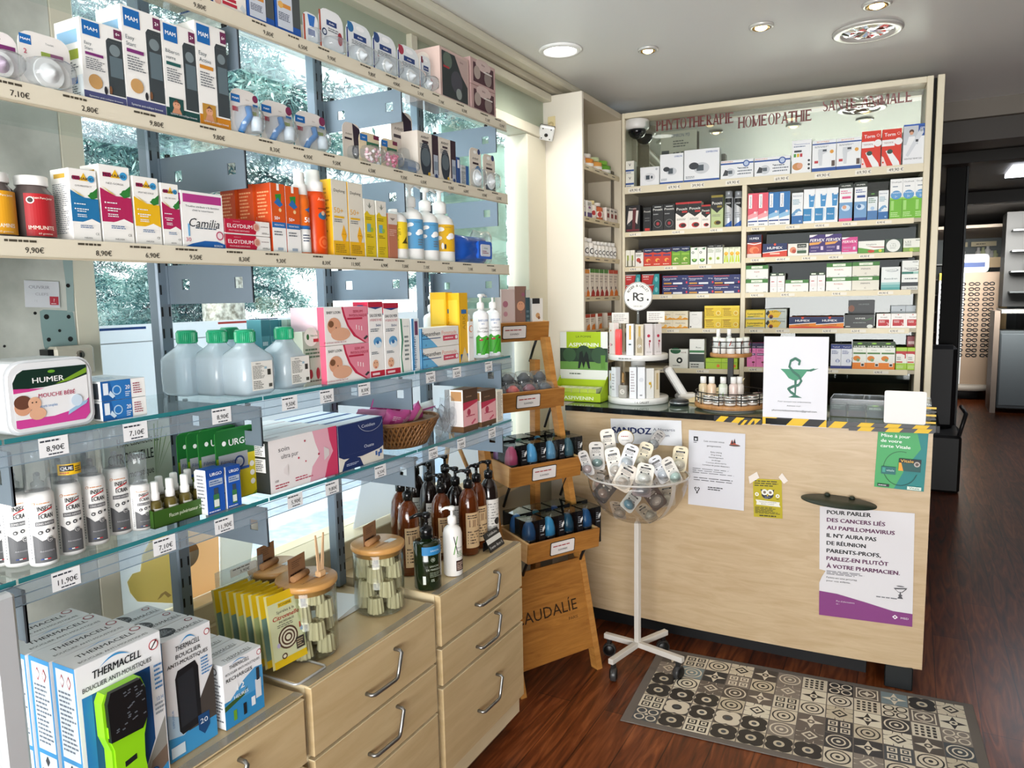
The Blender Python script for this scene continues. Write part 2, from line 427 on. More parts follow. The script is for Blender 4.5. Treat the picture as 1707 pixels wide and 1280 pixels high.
# ------------------------------------------------------------------ ceiling lights
def LL(px,py): q = on(px,py,2,CZ);return (q.x,q.y,CZ)
def downlight(name,label,p,r,on_,e,col):
    t = thing(name,label,'ceiling light',(p[0],p[1],CZ))
    o = G();o.lathe([(r*1.02,-.001),(r*1.02,-.006),(r*.97,-.010),(r*.80,-.012),(r*.74,-.004),(r*.74,-.001)],M('cfcdc8',.3,.3) if not on_ == 2 else M('f4f4f2',.3),32);o.obj('bezel',t)
    o = G()
    if on_ == 2: o.lathe([(0,-.008),(r*.74,-.008),(r*.74,-.004),(0,-.004)],M('fffdf8',.4,em=6),32)
    elif on_ == 1: o.lathe([(0,-.019),(r*.3,-.018),(r*.5,-.013),(r*.52,-.003),(0,-.003)],M('ffe2a0',.4,em=9),24);o.lathe([(r*.5,-.008),(r*.72,-.013),(r*.72,-.003),(r*.5,-.003)],M('c9a04a',.3,.7),24)
    else:
        rn = random.Random(4);vs = [(0,0,-.002)];n = 22
        for ring,rr in ((1,.3),(2,.52),(3,.74)):
            for i in range(n): a = 2*pi*(i+.5*ring)/n;vs.append((r*rr*cos(a),r*rr*sin(a),-.004-.010*rn.random()*(ring < 3)))
        fs = [(0,1+i,1+(i+1) % n) for i in range(n)]
        for k in (0,1):
            for i in range(n): a,b = 1+k*n+i,1+k*n+(i+1) % n;fs += [(a,b,a+n),(b,b+n,a+n)]
        o.add(vs,fs,M('f2f2f2',.08,1))
    o.obj('lens',t)
    if e:
        l = lamp('SPOT',name+'_lamp',(p[0],p[1],CZ-.02),(p[0],p[1],0),e,col,spot_size=2.5,spot_blend=.7,shadow_soft_size=r*.6)
        l.parent = t;l.location = (0,0,-.02);l.rotation_euler = (0,0,0)
    return t
downlight('panel_light','round white lit panel in ceiling near the tall white shelf unit',LL(934,82),.09,2,13,(1,.96,.9))
downlight('spotlight','smallest warm ceiling spot right of the round white panel',LL(1080,81),.042,1,5,(1,.82,.55))
downlight('spotlight','warm ceiling spot in the middle, left of the faceted light',LL(1269,42),.046,1,7,(1,.82,.55))
downlight('spotlight','warm ceiling spot at the top edge above the faceted light',LL(1462,5),.05,1,7,(1,.82,.55))
downlight('halogen_light','large round faceted chrome ceiling light, switched off',LL(1446,51),.13,0,0,(1,1,1))
# ------------------------------------------------------------------ outdoors beyond the window
def noise_mat(name,c1,c2,sc,ro=.9,p0=.4,p1=.6):
    m,t,b = base_mat(name);tc = t.nodes.new('ShaderNodeTexCoord');n = t.nodes.new('ShaderNodeTexNoise');n.inputs['Scale'].default_value = sc;n.inputs['Detail'].default_value = 8
    c = t.nodes.new('ShaderNodeValToRGB');c.color_ramp.elements[0].color = rgb(c1);c.color_ramp.elements[1].color = rgb(c2)
    c.color_ramp.elements[0].position = p0;c.color_ramp.elements[1].position = p1
    t.links.new(tc.outputs['Object'],n.inputs[0]);t.links.new(n.outputs[0],c.inputs[0]);t.links.new(c.outputs[0],b.inputs['Base Color']);b.inputs['Roughness'].default_value = ro;return m
PAVE = noise_mat('paving','c9d2da','e2e8ee',14)
g = G();g.box(-40,XW-.14,-25,60,-.12,-.02,PAVE);struct(g,'ground')
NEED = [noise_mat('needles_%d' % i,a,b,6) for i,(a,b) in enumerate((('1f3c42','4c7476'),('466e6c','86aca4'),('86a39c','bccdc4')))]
BARK = noise_mat('bark','8e8575','e6dfcf',22,.95,.35,.6)
def conifer(label,x,y,h,r,trunk_r,z0,nb,seed,droop=.25):
    rn = random.Random(seed);t = thing('conifer_tree',label,'tree',(x,y,-.02),0,'trees beyond the window')
    o = G();pts = [];n = 8
    o.lathe([(trunk_r*1.25,0),(trunk_r*1.02,.5),(trunk_r,2.4),(trunk_r*.6,h*.7),(trunk_r*.1,h)],BARK,14);o.obj('trunk',t)
    rg = np.random.default_rng(seed);C = [];Fq = []
    for k in range(nb):
        z = z0+(h-z0)*(k/nb)**1.1;L = r*(1-(z-z0)/(h-z0))**.8*rn.uniform(.6,1.1);a = rn.uniform(0,2*pi)
        nt = max(12,int(L*24));f = ((np.arange(nt)+.5)/nt)**.7
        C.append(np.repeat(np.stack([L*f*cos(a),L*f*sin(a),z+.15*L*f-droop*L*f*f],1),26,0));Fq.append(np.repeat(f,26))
    C = np.concatenate(C);Fq = np.concatenate(Fq);N = len(C);C = C+rg.normal(0,1,(N,3))*(.075,.075,.06)
    D = rg.normal(0,1,(N,3))*(1,1,.7)+(0,0,-.45);D /= np.linalg.norm(D,axis=1)[:,None];D *= rg.uniform(.05,.13,(N,1))
    Wd = np.cross(D,rg.normal(0,1,(N,3)));Wd /= np.linalg.norm(Wd,axis=1)[:,None];Wd *= rg.uniform(.006,.012,(N,1))
    V = np.stack([C-Wd*.4,C+D*.5+Wd,C+D,C+D*.5-Wd],1).reshape(-1,3)
    me = bpy.data.meshes.new('foliage');me.vertices.add(4*N);me.vertices.foreach_set('co',V.ravel());me.loops.add(4*N);me.loops.foreach_set('vertex_index',np.arange(4*N));me.polygons.add(N);me.polygons.foreach_set('loop_start',np.arange(0,4*N,4))
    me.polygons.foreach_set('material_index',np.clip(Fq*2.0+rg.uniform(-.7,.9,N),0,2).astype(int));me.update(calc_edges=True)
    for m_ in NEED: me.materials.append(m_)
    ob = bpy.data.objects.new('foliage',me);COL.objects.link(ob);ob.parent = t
p_ = on(373,515,0,-5.2)
conifer('pale barked conifer whose sunlit trunk shows under the middle shelf',-5.2,p_.y,9,2.1,.17,2.15,90,3)
conifer('bushy teal conifer beyond the left part of the window',-6.8,1.6,8,1.7,.2,.5,120,5)
conifer('bushy conifer beyond the middle of the window, right of the trunk',-8.6,7.4,8,2.2,.2,.6,110,8)
conifer('large dark conifer standing behind the other trees',-14.5,8.5,12,4,.3,.6,150,12)
conifer('far conifer at the right end of the window view',-8.0,12.6,8,2.5,.2,.5,90,15)
o = G();o.box(-4.3,-3.2,5.2,7.2,-.02,.5,M('b9c8d8',.5),.05);o.box(-4.1,-3.4,5.6,6.9,.5,.78,M('8fb0c8',.2),.08)
tag(o.obj('stone_planter'),'pale blue grey block standing outside on the paving','planter')

# ------------------------------------------------------------------ wall shelving
BAYY = [.08,.62,1.148,1.71,2.235]                      # bracket positions along the wall
SH = {1: 2.170,2: 1.928,3: 1.688,4: 1.374,5: 1.147}       # top of each glass shelf
YE = 2.285
def upright(i,y,lab):
    t = thing('shelf_upright',lab,'shelf upright',(XU,y,.70 if i else .0),0,'uprights of the wall shelving')
    z0 = 0;z1 = 2.34-(.70 if i else 0)
    o = G();o.box(-.035,0,-.018,.018,z0,z1,GREYMET,.004)
    k = z0+.05
    while k < z1-.05:
        o.box(-.001,.0008,-.0115,-.0075,k,k+.022,BLK);o.box(-.001,.0008,.0075,.0115,k,k+.022,BLK);k += .05
    o.obj('post',t);return t
labs = ['grey slotted upright at the left edge beside the mosquito repellent boxes','grey slotted upright behind the five bottles with green caps','grey slotted upright behind the pink box stack and glass jars','grey slotted upright nearest the wooden tray stand']
for i,y in enumerate(BAYY[1:]):
    yy = [.745*1.52,1.107*1.52,1.438*1.52][i-1] if i else .62
    upright(i,yy,labs[i])
UY = [.62,.745*1.52,1.107*1.52,1.438*1.52]
def bracket(y,z,lab,h=.088):
    o = G();hp = (-.075,-.045)
    w = .003;L = XF-XU-.004
    # web with two square holes: built from strips
    z0,z1 = -h-.006,-.006;hx = [(.05,.075),(L-.055,L-.03)];hz0,hz1 = -.062,-.038
    xs = [0,hx[0][0],hx[0][1],hx[1][0],hx[1][1],L]
    o.box(0,L,-w/2,w/2,hz1,z1,GREYMET);o.box(0,L,-w/2,w/2,z0,hz0,GREYMET)
    for a in (0,2,4): o.box(xs[a],xs[a+1],-w/2,w/2,hz0,hz1,GREYMET)
    o.box(L-.004,L,-w/2-.003,w/2,z0,z1,GREYMET);o.box(-.006,.006,-.004,.004,z0,z1,GREYMET)
    for x in (.03,L-.04): o.lathe([(.006,-.006),(.006,0),(.002,0)],BLK,8,(x,0,0))
    ob = o.obj('shelf_bracket',loc=(XU,y,z-.004));return tag(ob,lab,'shelf bracket','grey brackets under the glass shelves')
rows = {1: 'top',2: 'second',3: 'third',4: 'fourth',5: 'lowest'}
for k,z in SH.items():
    for i in range(4):
        bracket((.630,1.143,1.70,2.222)[i],z-.012,'grey metal bracket under the %s glass shelf on the %s' % (rows[k],('left edge upright','upright behind the green capped bottles','upright behind the pink stack','upright nearest the tray stand')[i]))
prices = ['9,90€','6,90€','9,30€','9,50€','8,30€','7,10€','12,90€','11,90€','5,90€','6,00€','7,00€','6,50€','8,90€','2,80€','4,90€','9,80€']
def rail_cream(o,y0,y1,z,rn):
    L = y1-y0;h = .030
    X = Matrix.Translation((XF,y0,z-.030)) @ Matrix.Rotation(radians(90),4,'Z')
    o.box(XF-.002,XF,y0,y1,z-.030,z+.001,M('ddd6c2',.4));o.box(XF-.004,XF+.002,y0,y1,z-.033,z-.030,M('bdb39c',.4))
    y = .03;ops = []
    while y < L-.06:
        a = y/L;ops.append(('l',a,.72,a+.05/L,.92,1,'4a4438',.6));ops.append(T(a+.03/L,.36,.42,rn.choice(prices),'2a2620','l',.01));y += rn.uniform(.085,.15)
    o.face(ops,L,h,X)
def rail_clear(o,y0,y1,z,rn):
    L = y1-y0
    o.box(XF+.0005,XF+.0015,y0,y1,z-.044,z-.010,glassy('rail_plastic','eef4f8',.25,.05,.18,'dbe6ee'))
    for dz in (-.010,-.027,-.044): o.box(XF,XF+.002,y0,y1,z+dz,z+dz+.0012,M('7f92a0',.2))
    y = .05
    while y < L-.1:
        X = Matrix.Translation((XF+.0022,y0+y,z-.040)) @ Matrix.Rotation(radians(90),4,'Z')
        w = .048;o.face([R(0,0,1,1,'eceef0'),LN(.05,.72,.9,.92,1,'333a44'),T(.55,.42,.40,rn.choice(prices),'22262c','c',.01),LN(.3,.04,.9,.2,1,'444a55')],w,.032,X);y += rn.uniform(.12,.2)
bays = [(.05,.62),(.62,1.148),(1.148,1.71),(1.71,YE)]
bn = ['far left bay','bay left of the middle','bay right of the middle','right end bay']
for k,z in SH.items():
    for i,(y0,y1) in enumerate(bays):
        t = thing('glass_shelf','clear glass shelf in the %s of the wall shelving, %s row' % (bn[i],rows[k]),'shelf',(0,0,0),0,'glass shelves of the wall shelving')
        o = G();o.box(XU+.005,XF-.0022,y0+.002,y1-.002,z-.008,z,GLASS);o.obj('glass_panel',t)
        o = G();o.box(XF-.0021,XF-.0011,y0+.002,y1-.002,z-.008,z,TEAL)
        if k > 3: o.obj('edge',t,label='teal polished glass edge')
        rn = random.Random(k*10+i);o = G()
        if k <= 3: rail_cream(o,y0,y1,z,rn)
        else: rail_clear(o,y0,y1,z,rn)
        o.obj('price_rail',t,label='cream price rail with printed prices' if k <= 3 else 'clear price rail with white price tickets')

# ------------------------------------------------------------------ drawer chests
def handle(o,y,z):
    # bent bar: short leg and long leg with a bend, standing off the front
    a = Vector((.024,y-.062,z-.010));b = Vector((.024,y+.030,z-.012));c = Vector((.024,y+.043,z+.002));d = Vector((.024,y+.060,z+.056))
    pts = [Vector((0,a.y,a.z)),a+Vector((-.006,0,0)),a+Vector((0,.006,0)),b,b+Vector((0,.008,.003)),c,d-Vector((0,0,.004)),d-Vector((.006,0,0)),Vector((0,d.y,d.z))]
    o.tube(pts,.0052,STEEL,8)
def chest(label,y0,y1,top,rowz,plz,hy=None):
    t = thing('drawer_chest',label,'chest of drawers',(XD,y0,0),0,'maple drawer chests under the shelves')
    w = y1-y0
    o = G();o.box(-.40,-.021,.004,w-.004,.07,top-.0035,MAPLE2);o.box(-.36,-.075,.01,w-.01,0,.07,M('8d7d62',.6));o.obj('body',t)
    o = G();o.box(-.41,-.004,.001,w-.001,top-.003,top,MAPLE,.001);o.box(-.03,-.006,.001,w-.001,top,top+.0015,glassy('tape_strip','f4f4f0',.15,.1,.25,'e8e4d8'));o.obj('top_panel',t)
    for z0,z1 in rowz:
        f = G();f.box(-.02,0,.004,w-.004,z0,z1,MAPLE,.002);f.box(-.0195,-.0005,.0035,w-.0035,z1-.003,z1+.0005,MAPLE2);fo = f.obj('drawer',t)
        h = G();handle(h,w*(.5 if hy is None else hy),z0+(z1-z0)*.42);h.obj('handle',fo)
TOP = [.684,.694,.712]
chest('maple drawer chest at the left under the mosquito repellent boxes',.665,1.172,TOP[0],[(.52,.675),(.35,.505),(.12,.335)],0)
chest('maple drawer chest in the middle carrying the glass jars',1.187,1.700,TOP[1],[(.518,.690),(.365,.510),(.12,.357)],0)
chest('maple drawer chest at the right carrying the soap bottles',1.722,2.246,TOP[2],[(.552,.708),(.428,.542),(.142,.418)],0)

# ------------------------------------------------------------------ tall white shelf unit beside the window
TX0,TX1,TY0,TY1,TZ = XW-.02,-1.43,3.40,3.97,2.55
TS = [2.215,1.965,1.77,1.57,1.40,1.235]
WL = M('efe9dc',.4);WL2 = M('cdc3ae',.5)
t = thing('tall_shelf_unit','tall white shelf unit with open side, standing by the window behind the counter','shelf unit',(0,0,0))
o = G();o.box(TX0,TX1,TY0,TY0+.02,0,TZ,WL,.001);o.obj('side_panel',t)
o = G();o.box(TX0,TX1-.001,TY1-.02,TY1,0,TZ,WL2);o.obj('side_panel',t)
o = G();o.box(TX0-.0,TX0+.012,TY0+.02,TY1-.02,0,TZ,M('b7ad98',.6));o.obj('back_panel',t)
o = G();o.box(TX0,TX1,TY0+.02,TY1-.02,TZ-.03,TZ,WL2);o.obj('top_panel',t)
for z in TS:
    o = G();o.box(TX0+.012,TX1-.012,TY0+.021,TY1-.021,z-.012,z,WL2);o.box(TX1-.014,TX1-.010,TY0+.021,TY1-.03,z-.022,z+.002,M('d3c6a6',.4))
    rn = random.Random(int(z*100));ops = []
    for q in range(4): ops.append(LN(.08+q*.23,.3,.2+q*.23,.75,1,'4a4236'))
    o.face(ops,.53,.024,Matrix.Translation((TX1-.010,TY0+.021,z-.022)) @ Matrix.Rotation(radians(90),4,'Z'))
    o.obj('shelf',t)
o = G();o.box(TX1-.05,TX1-.044,TY1-.052,TY1-.02,.2,2.25,M('6d675c',.4,.5));o.obj('slotted_strip',t)

# ------------------------------------------------------------------ wall cabinet behind the counter (its own frame: u right, v out, z up)
cTL = on(1040,189,2,2.55);cTR = on(1576,123,2,2.55)
cu = (cTR-cTL);CW = Vector((cu.x,cu.y,0)).length;cu = Vector((cu.x,cu.y,0)).normalized();cn = Vector((cu.y,-cu.x,0));CRZ = atan2(cu.y,cu.x)
c0 = Vector((cTL.x,cTL.y,0))
def CU(px,z): return tpx(c0+Vector((0,0,z)),cu,px)
def CZZ(px,py,u): return tpy(c0+cu*u,(0,0,1),py)
CAB = Matrix.Translation(c0) @ Matrix.Rotation(CRZ,4,'Z')       # local: x=u, y=depth away, z up
CD = .30;DV = CU(1239,1.7);RU = CW-.072;MU = .012
LZ = {0: 2.158,1: 1.915,2: 1.727,3: 1.573,4: 1.389,5: 1.172}     # left column shelf tops
RZ = {0: 2.158,1: 1.910,2: 1.752,3: 1.573,4: 1.389,5: 1.187}
t = thing('wall_cabinet','wide maple shelving cabinet with mirror top behind the counter','cabinet',c0,CRZ)
o = G();o.box(-.012,.004,0,CD,.1,2.55,CREAM,.002);o.obj('side_panel',t)
o = G();o.box(RU,RU+.027,-.002,CD,.1,2.55,CREAM,.002);o.obj('side_panel',t);o = G();o.box(RU+.028,CW-.030,.03,CD,.1,2.545,M('0c0c0c',.8));o.obj('shadow_gap',t,label='black gap strip')
o = G();o.box(CW-.029,CW,-.004,CD,.1,2.55,CREAM,.002);o.obj('side_panel',t)
o = G();o.box(.004,RU,0,CD,2.522,2.55,CREAM,.002);o.obj('top_panel',t)
o = G();o.box(DV-.012,DV+.012,-.001,CD-.01,.1,LZ[0]-.035,CREAM,.002);o.obj('divider',t)
o = G();o.box(0,CW,CD,CD+.015,.1,2.55,M('4b4740',.6));o.obj('back_panel',t)
mir = M('d2cdc4',.02,1)
o = G();o.box(.006,RU-.002,CD-.16,CD-.15,LZ[0]+.002,2.50,mir);o.obj('mirror',t)
o = G();o.box(.006,RU-.002,CD-.16,CD-.01,2.50,2.522,M('9c968a',.25,.4));o.obj('soffit',t)
for j,(zz,a,b) in enumerate([(LZ,.004,DV-.012),(RZ,DV+.012,RU)]):
    for k in range(6):
        z = zz[k]
        if k == 0 and j: continue
        o = G()
        if k == 0: a2,b2 = .004,RU
        else: a2,b2 = a,b
        h = .036 if k == 0 else .024
        o.box(a2,b2,0,CD,z-.018,z,M('b3aa94',.5));o.box(a2,b2-(.03 if k and j else 0),-.004,0,z-h,z+.002,M('ddd2b4',.4) if k else CREAM)
        rn = random.Random(k*7+j);ops = [];u = .03;L = b2-a2
        while u < L-.08: ops.append(R(u/L-.006,.2,u/L+.062/L*1,.8,'ebe6da'));ops.append(T(u/L,.5,.55,rn.choice(['4,90 €','9,90 €','6,50 €','12,90 €','8,90 €','49,90 €'] if k else ['49,90 €','69,90 €','39,90 €']),'2a2620','l',.01));u += rn.uniform(.12,.24)
        o.face(ops,L,h,Matrix.Translation((a2,-.004,z-h)));o.obj('shelf',t)
# glass doors slid to one side
o = G();o.box(DV+.10,RU-.002,CD-.17,CD-.166,.9,2.12,glassy('smoked_pane','c9cfcc',.15));o.obj('glass_door',t)
# serif lettering standing on the mirror
SER = {'P': ([('v',.0,0,1),('arc',.16,.74,.42,.26)],.62),'H': ([('v',0,0,1),('v',.52,0,1),('h',.1,.6,.5)],.74),
       'Y': ([('d',.02,1,.30,.48,1),('d',.60,1,.36,.48,0),('v',.25,0,.5)],.72),'T': ([('v',.24,0,1),('h',-.04,.64,.94),('k',-.04,.8),('k',.6,.8)],.68),
       'O': ([('o',)],.76),'E': ([('v',0,0,1),('h',0,.58,.94),('h',0,.46,.5),('h',0,.60,.06),('k',.53,.8),('k',.55,.03)],.74),
       'R': ([('v',0,0,1),('arc',.16,.74,.40,.26),('d',.24,.5,.56,0,1)],.70),'A': ([('d',.33,1,.06,0,0),('d',.33,1,.58,0,1),('h',.16,.5,.3)],.72),
       'I': ([('v',0,0,1)],.26),'M': ([('v',.02,0,1),('d',.05,1,.38,.05,1),('d',.70,1,.40,.05,0),('v',.68,0,1)],.92),
       'S': ([('s',)],.56),'N': ([('d',.08,.97,.60,.03,1),('n',.04,0,1),('n',.60,0,1)],.76),'L': ([('v',0,0,1),('h',0,.60,.06),('k',.55,.03)],.72),' ': ([],.3)}
def serif_word(o,txt,h,x0,z0,y,mat,width=None):
    W = sum(SER[c][1] for c in txt);sc = h;sx = width/W if width else sc;x = x0
    nq = [0]
    def q(pts):
        nq[0] = (nq[0]+1) % 12;o.prism([(x+a*sx,z0+b*sc) for a,b in pts],y-.0006-.00012*nq[0],y-.00005*nq[0],mat)
    for c in txt:
        for s_ in SER[c][0]:
            if s_[0] in 'vn':
                w = .18 if s_[0] == 'v' else .07;a,b,d = s_[1:4];q([(a,b),(a+w,b),(a+w,d),(a,d)])
                if b == 0: q([(a-.06,0),(a+w+.06,0),(a+w+.06,.045),(a-.06,.045)])
                if d == 1: q([(a-.06,.955),(a+w+.06,.955),(a+w+.06,1),(a-.06,1)])
            elif s_[0] == 'h': a,b,d = s_[1:];q([(a,d-.06),(b,d-.06),(b,d+.06),(a,d+.06)])
            elif s_[0] == 'k': a,b = s_[1:];q([(a,b),(a+.05,b),(a+.05,b+.17),(a,b+.17)])
            elif s_[0] == 'd':
                a,b,c_,d,th = s_[1:];w = .18 if th else .09
                q([(c_-w/2,d),(c_+w/2,d),(a+w/2,b),(a-w/2,b)])
                e = b if b == 1 else d
                for ex,ez in ((a,b),(c_,d)):
                    if ez in (0,1): q([(ex-.12,ez if ez == 0 else .955),(ex+.12,ez if ez == 0 else .955),(ex+.12,.045 if ez == 0 else 1),(ex-.12,.045 if ez == 0 else 1)])
            elif s_[0] in ('arc','o','s'):
                if s_[0] == 'arc': cx,cz,rx,rz = s_[1],s_[2],s_[3]*.85,s_[4];A0,A1 = -pi/2,pi/2
                elif s_[0] == 'o': cx,cz,rx,rz = .34,.5,.34,.52;A0,A1 = 0,2*pi
                if s_[0] != 's':
                    n = 14;out = [];inn = []
                    for i in range(n+1):
                        a = A0+(A1-A0)*i/n;out.append((cx+rx*cos(a),cz+rz*sin(a)));inn.append((cx+(rx-.145)*cos(a),cz+(rz-.045)*sin(a)))
                    for i in range(n): q([out[i],out[i+1],inn[i+1],inn[i]])
                else:
                    n = 18;cp = []
                    for i in range(n+1):
                        f = i/n
                        if f < .5: a = radians(30)+radians(240)*f*2;cp.append((.25+.19*cos(a),.745+.22*sin(a)))
                        else: a = radians(90)-radians(240)*(f-.5)*2;cp.append((.25+.21*cos(a),.265+.23*sin(a)))
                    for i in range(n):
                        (a,b),(c_,d) = cp[i],cp[i+1];L = hypot(c_-a,d-b) or 1;w = .03+.05*sin(pi*i/n)**2
                        nx,ny = -(d-b)/L*w,(c_-a)/L*w;q([(a+nx,b+ny),(a-nx,b-ny),(c_-nx,d-ny),(c_+nx,d+ny)])
        x += SER[c][1]*sx
RED = M('7c1f22',.35)
for nm,txt,x0,x1,y0,y1,lab in (('sign_lettering','PHYTOTHERAPIE',1094,1224,219,191,'left'),('sign_lettering','HOMEOPATHIE',1230,1354,214,188,'middle'),('sign_lettering','SANTE ANIMALE',1370,1521,186,160,'right')):
    vy = CD-.1603;B = c0-cn*vy
    ua = tpx(B+Vector((0,0,2.35)),cu,x0);ub = tpx(B+Vector((0,0,2.35)),cu,x1);zb = tpy(B+cu*ua,(0,0,1),y0);zt = zb+.062
    o = G();serif_word(o,txt,.056,ua,zb,vy,RED,ub-ua)
    if txt[0] == 'S': pass
    ob = o.obj('lettering',loc=c0,rz=CRZ);tag(ob,'dark red serif capital lettering above the cabinet, %s word' % lab,'lettering','red shelf lettering')
    zz = tpy(B+cu*ub,(0,0,1),{1224: 213,1354: 203,1521: 172}[x1])
o = G();o.box(.006,RU-.002,.022,.026,2.165,2.50,glassy('cabinet_glass','f2f6f4',.06));o.obj('front_glass',t)
# ------------------------------------------------------------------ counter
def bulge(x): u = (x+.62)/.74;return -.035*max(0,1-u*u)
CX0,CX1,CYF = -1.425,.088,3.165
t = thing('counter','pale maple pharmacy counter with black edged glass top','counter',(0,0,0))
def bowed(o,x0,x1,z0,z1,mat,yo=0,back=.02,n=16):
    vs = [];fs = []
    for i in range(n+1):
        x = x0+(x1-x0)*i/n;y = CYF+bulge(x)+yo
        vs += [(x,y,z0),(x,y,z1),(x,y+back,z0),(x,y+back,z1)]
    for i in range(n):
        a = 4*i;b = a+4;fs += [(a,b,b+1,a+1),(a+2,a+3,b+3,b+2),(a+1,b+1,b+3,a+3),(a,a+2,b+2,b)]
    fs += [(0,1,3,2),(4*n,4*n+2,4*n+3,4*n+1)]
    o.add(vs,fs,mat,False)
o = G();bowed(o,CX0,CX1,.095,1.040,COUNTER);o.obj('front_panel',t)
o = G();o.box(CX0,CX1-.002,CYF+.02,CYF+.42,.095,1.040,MAPLE2);o.obj('body',t)
o = G();o.box(CX0+.02,CX1-.20,CYF+.075,CYF+.40,0,.095,M('121315',.5));o.box(CX1-.13,CX1-.03,CYF-.01,CYF+.38,0,.097,M('15191b',.4),.004);o.obj('plinth',t,label='black recessed plinth with block foot')
o = G();bowed(o,CX0,CX1+.02,1.041,1.066,M('0e1214',.12),-.012,.45);o.obj('countertop',t)
o = G();bowed(o,CX0+.01,CX1+.01,1.066,1.0665,M('5d6f62',.06,.3),0,.42);o.obj('glass_sheet',t,label='greenish reflecting glass sheet')
# mat with printed patchwork tiles
def mat_tiles():
    o = G();W,D = 1.20,.62;o.box(-W/2,W/2,-D/2,D/2,0,.004,M('6f6862',.7),.001)
    rn = random.Random(5);s = .0945;nx,ny = 12,6
    C = ['d8cdb8','6a615a','4a4f54','e2dac6','7f8f94','8b8178','c8bda6','39393b','d9d0bd','57504a']
    ox,oy = -nx*s/2,-ny*s/2
    Z = Matrix.Translation((ox,oy,.004)) @ Matrix.Rotation(radians(-90),4,'X')
    pat = [[rn.randrange(8) for _ in range(5)] for _ in range(7)]
    for i in range(nx):
        for j in range(ny):
            k = pat[(i+j*2) % 7][(j*2+i) % 5];a = C[(k*3+i*j) % 10];b = '2f2d2c' if a in (C[0],C[3],C[6],C[8]) else 'dcd2bf';c = C[(k*5+2) % 10]
            ops = [R(.02,.02,.98,.98,a)]
            if k == 0: ops += [E(.5,.5,.44,b),E(.5,.5,.38,a),E(.5,.5,.26,b),E(.5,.5,.2,a),E(.5,.5,.08,b)]
            elif k == 1: ops += [x for u in (.28,.72) for v in (.28,.72) for x in (R(u-.17,v-.17,u+.17,v+.17,b),R(u-.11,v-.11,u+.11,v+.11,a),R(u-.05,v-.05,u+.05,v+.05,b))]
            elif k == 2: ops += [E(u,v,.3,b) for u in (.02+.3,.68) for v in (.32,.68)]+[E(.5,.5,.2,a),E(.5,.5,.1,c)]
            elif k == 3: ops += [P([(.5,.96),(.62,.62),(.96,.5),(.62,.38),(.5,.04),(.38,.38),(.04,.5),(.38,.62)],b),E(.5,.5,.14,a),E(.5,.5,.06,b)]
            elif k == 4: ops += [E(u,v,.21,b) for u in (.27,.73) for v in (.27,.73)]+[E(u,v,.15,a) for u in (.27,.73) for v in (.27,.73)]+[E(.5,.5,.07,b)]
            elif k == 5: ops += [E(u,v,.34,b) for u in (.03,.97) for v in (.03,.97)]+[E(u,v,.24,a) for u in (.1,.9) for v in (.1,.9)]+[P([(.5,.8),(.8,.5),(.5,.2),(.2,.5)],b),P([(.5,.7),(.7,.5),(.5,.3),(.3,.5)],a),E(.5,.5,.06,b)]
            elif k == 6: ops += [R(.12+.2*u,.12+.2*v,.24+.2*u,.24+.2*v,b) for u in range(4) for v in range(4)]
            else: ops += [R(.08,.08,.92,.92,b),R(.13,.13,.87,.87,a),E(.5,.5,.33,b),E(.5,.5,.27,a),P([(.5,.72),(.57,.57),(.72,.5),(.57,.43),(.5,.28),(.43,.43),(.28,.5),(.43,.57)],b)]
            F = Z @ Matrix.Translation((i*s,0,j*s))
            # keep marks inside the tile
            cl = []
            for q in ops:
                if q[0] == 'e' and (q[1]-q[3] < 0 or q[1]+q[3] > 1 or q[2]-q[3] < 0 or q[2]+q[3] > 1):
                    cl.append(('p',[(min(.98,max(.02,q[1]+q[3]*cos(2*pi*m/16))),min(.98,max(.02,q[2]+q[3]*sin(2*pi*m/16)))) for m in range(16)],q[4]))
                else: cl.append(q)
            o.face(cl,s,s,F,up0=.0001)
    return o
ma = [on(1032,1187,2,.004),on(1100,1080,2,.004),on(1610,1155,2,.004)]
ax = atan2(.05,1.2)
mo = mat_tiles().obj('floor_mat',loc=(-.32,2.80,.001),rz=.06)
tag(mo,'grey and cream patchwork tile patterned mat on the floor before the counter','mat')
# ------------------------------------------------------------------ builders of goods (local frame: front toward -y, origin front-bottom-centre)
R90 = radians(90)
def FX(w,h=0): return Matrix.Translation((-w/2,0,h))
def carton_g(w,h,d,base,front=(),left=(),top=(),right=(),b=.0009):
    o = G();o.box(-w/2,w/2,0,d,0,h,M(base,.42),b)
    if front: o.face(front,w,h,FX(w))
    if left: o.face(left,d,h,Matrix.Translation((-w/2,d,0)) @ Matrix.Rotation(-R90,4,'Z'))
    if right: o.face(right,d,h,Matrix.Translation((w/2,0,0)) @ Matrix.Rotation(R90,4,'Z'))
    if top: o.face(top,w,d,Matrix.Translation((-w/2,0,h)) @ Matrix.Rotation(-R90,4,'X'))
    return o
def carton(name,label,cat,loc,rz,w,h,d,base,front=(),left=(),top=(),right=(),group=None):
    return tag(carton_g(w,h,d,base,front,left,top,right).obj(name,loc=loc,rz=rz),label,cat,group)
def LP(row,pl,pr,pt,sb=.012,z=None):
    """place on a wall shelf: photo columns of the front face's two sides, photo row of its top -> (loc, w, h)"""
    z = SH[row]+.0006 if z is None else z;x = XF-sb
    y0 = tpx((x,0,z),(0,1,0),pl);y1 = tpx((x,0,z),(0,1,0),pr);ym = (y0+y1)/2
    h = tpy((x,ym,z),(0,0,1),pt)
    return (x,ym,z),y1-y0,h
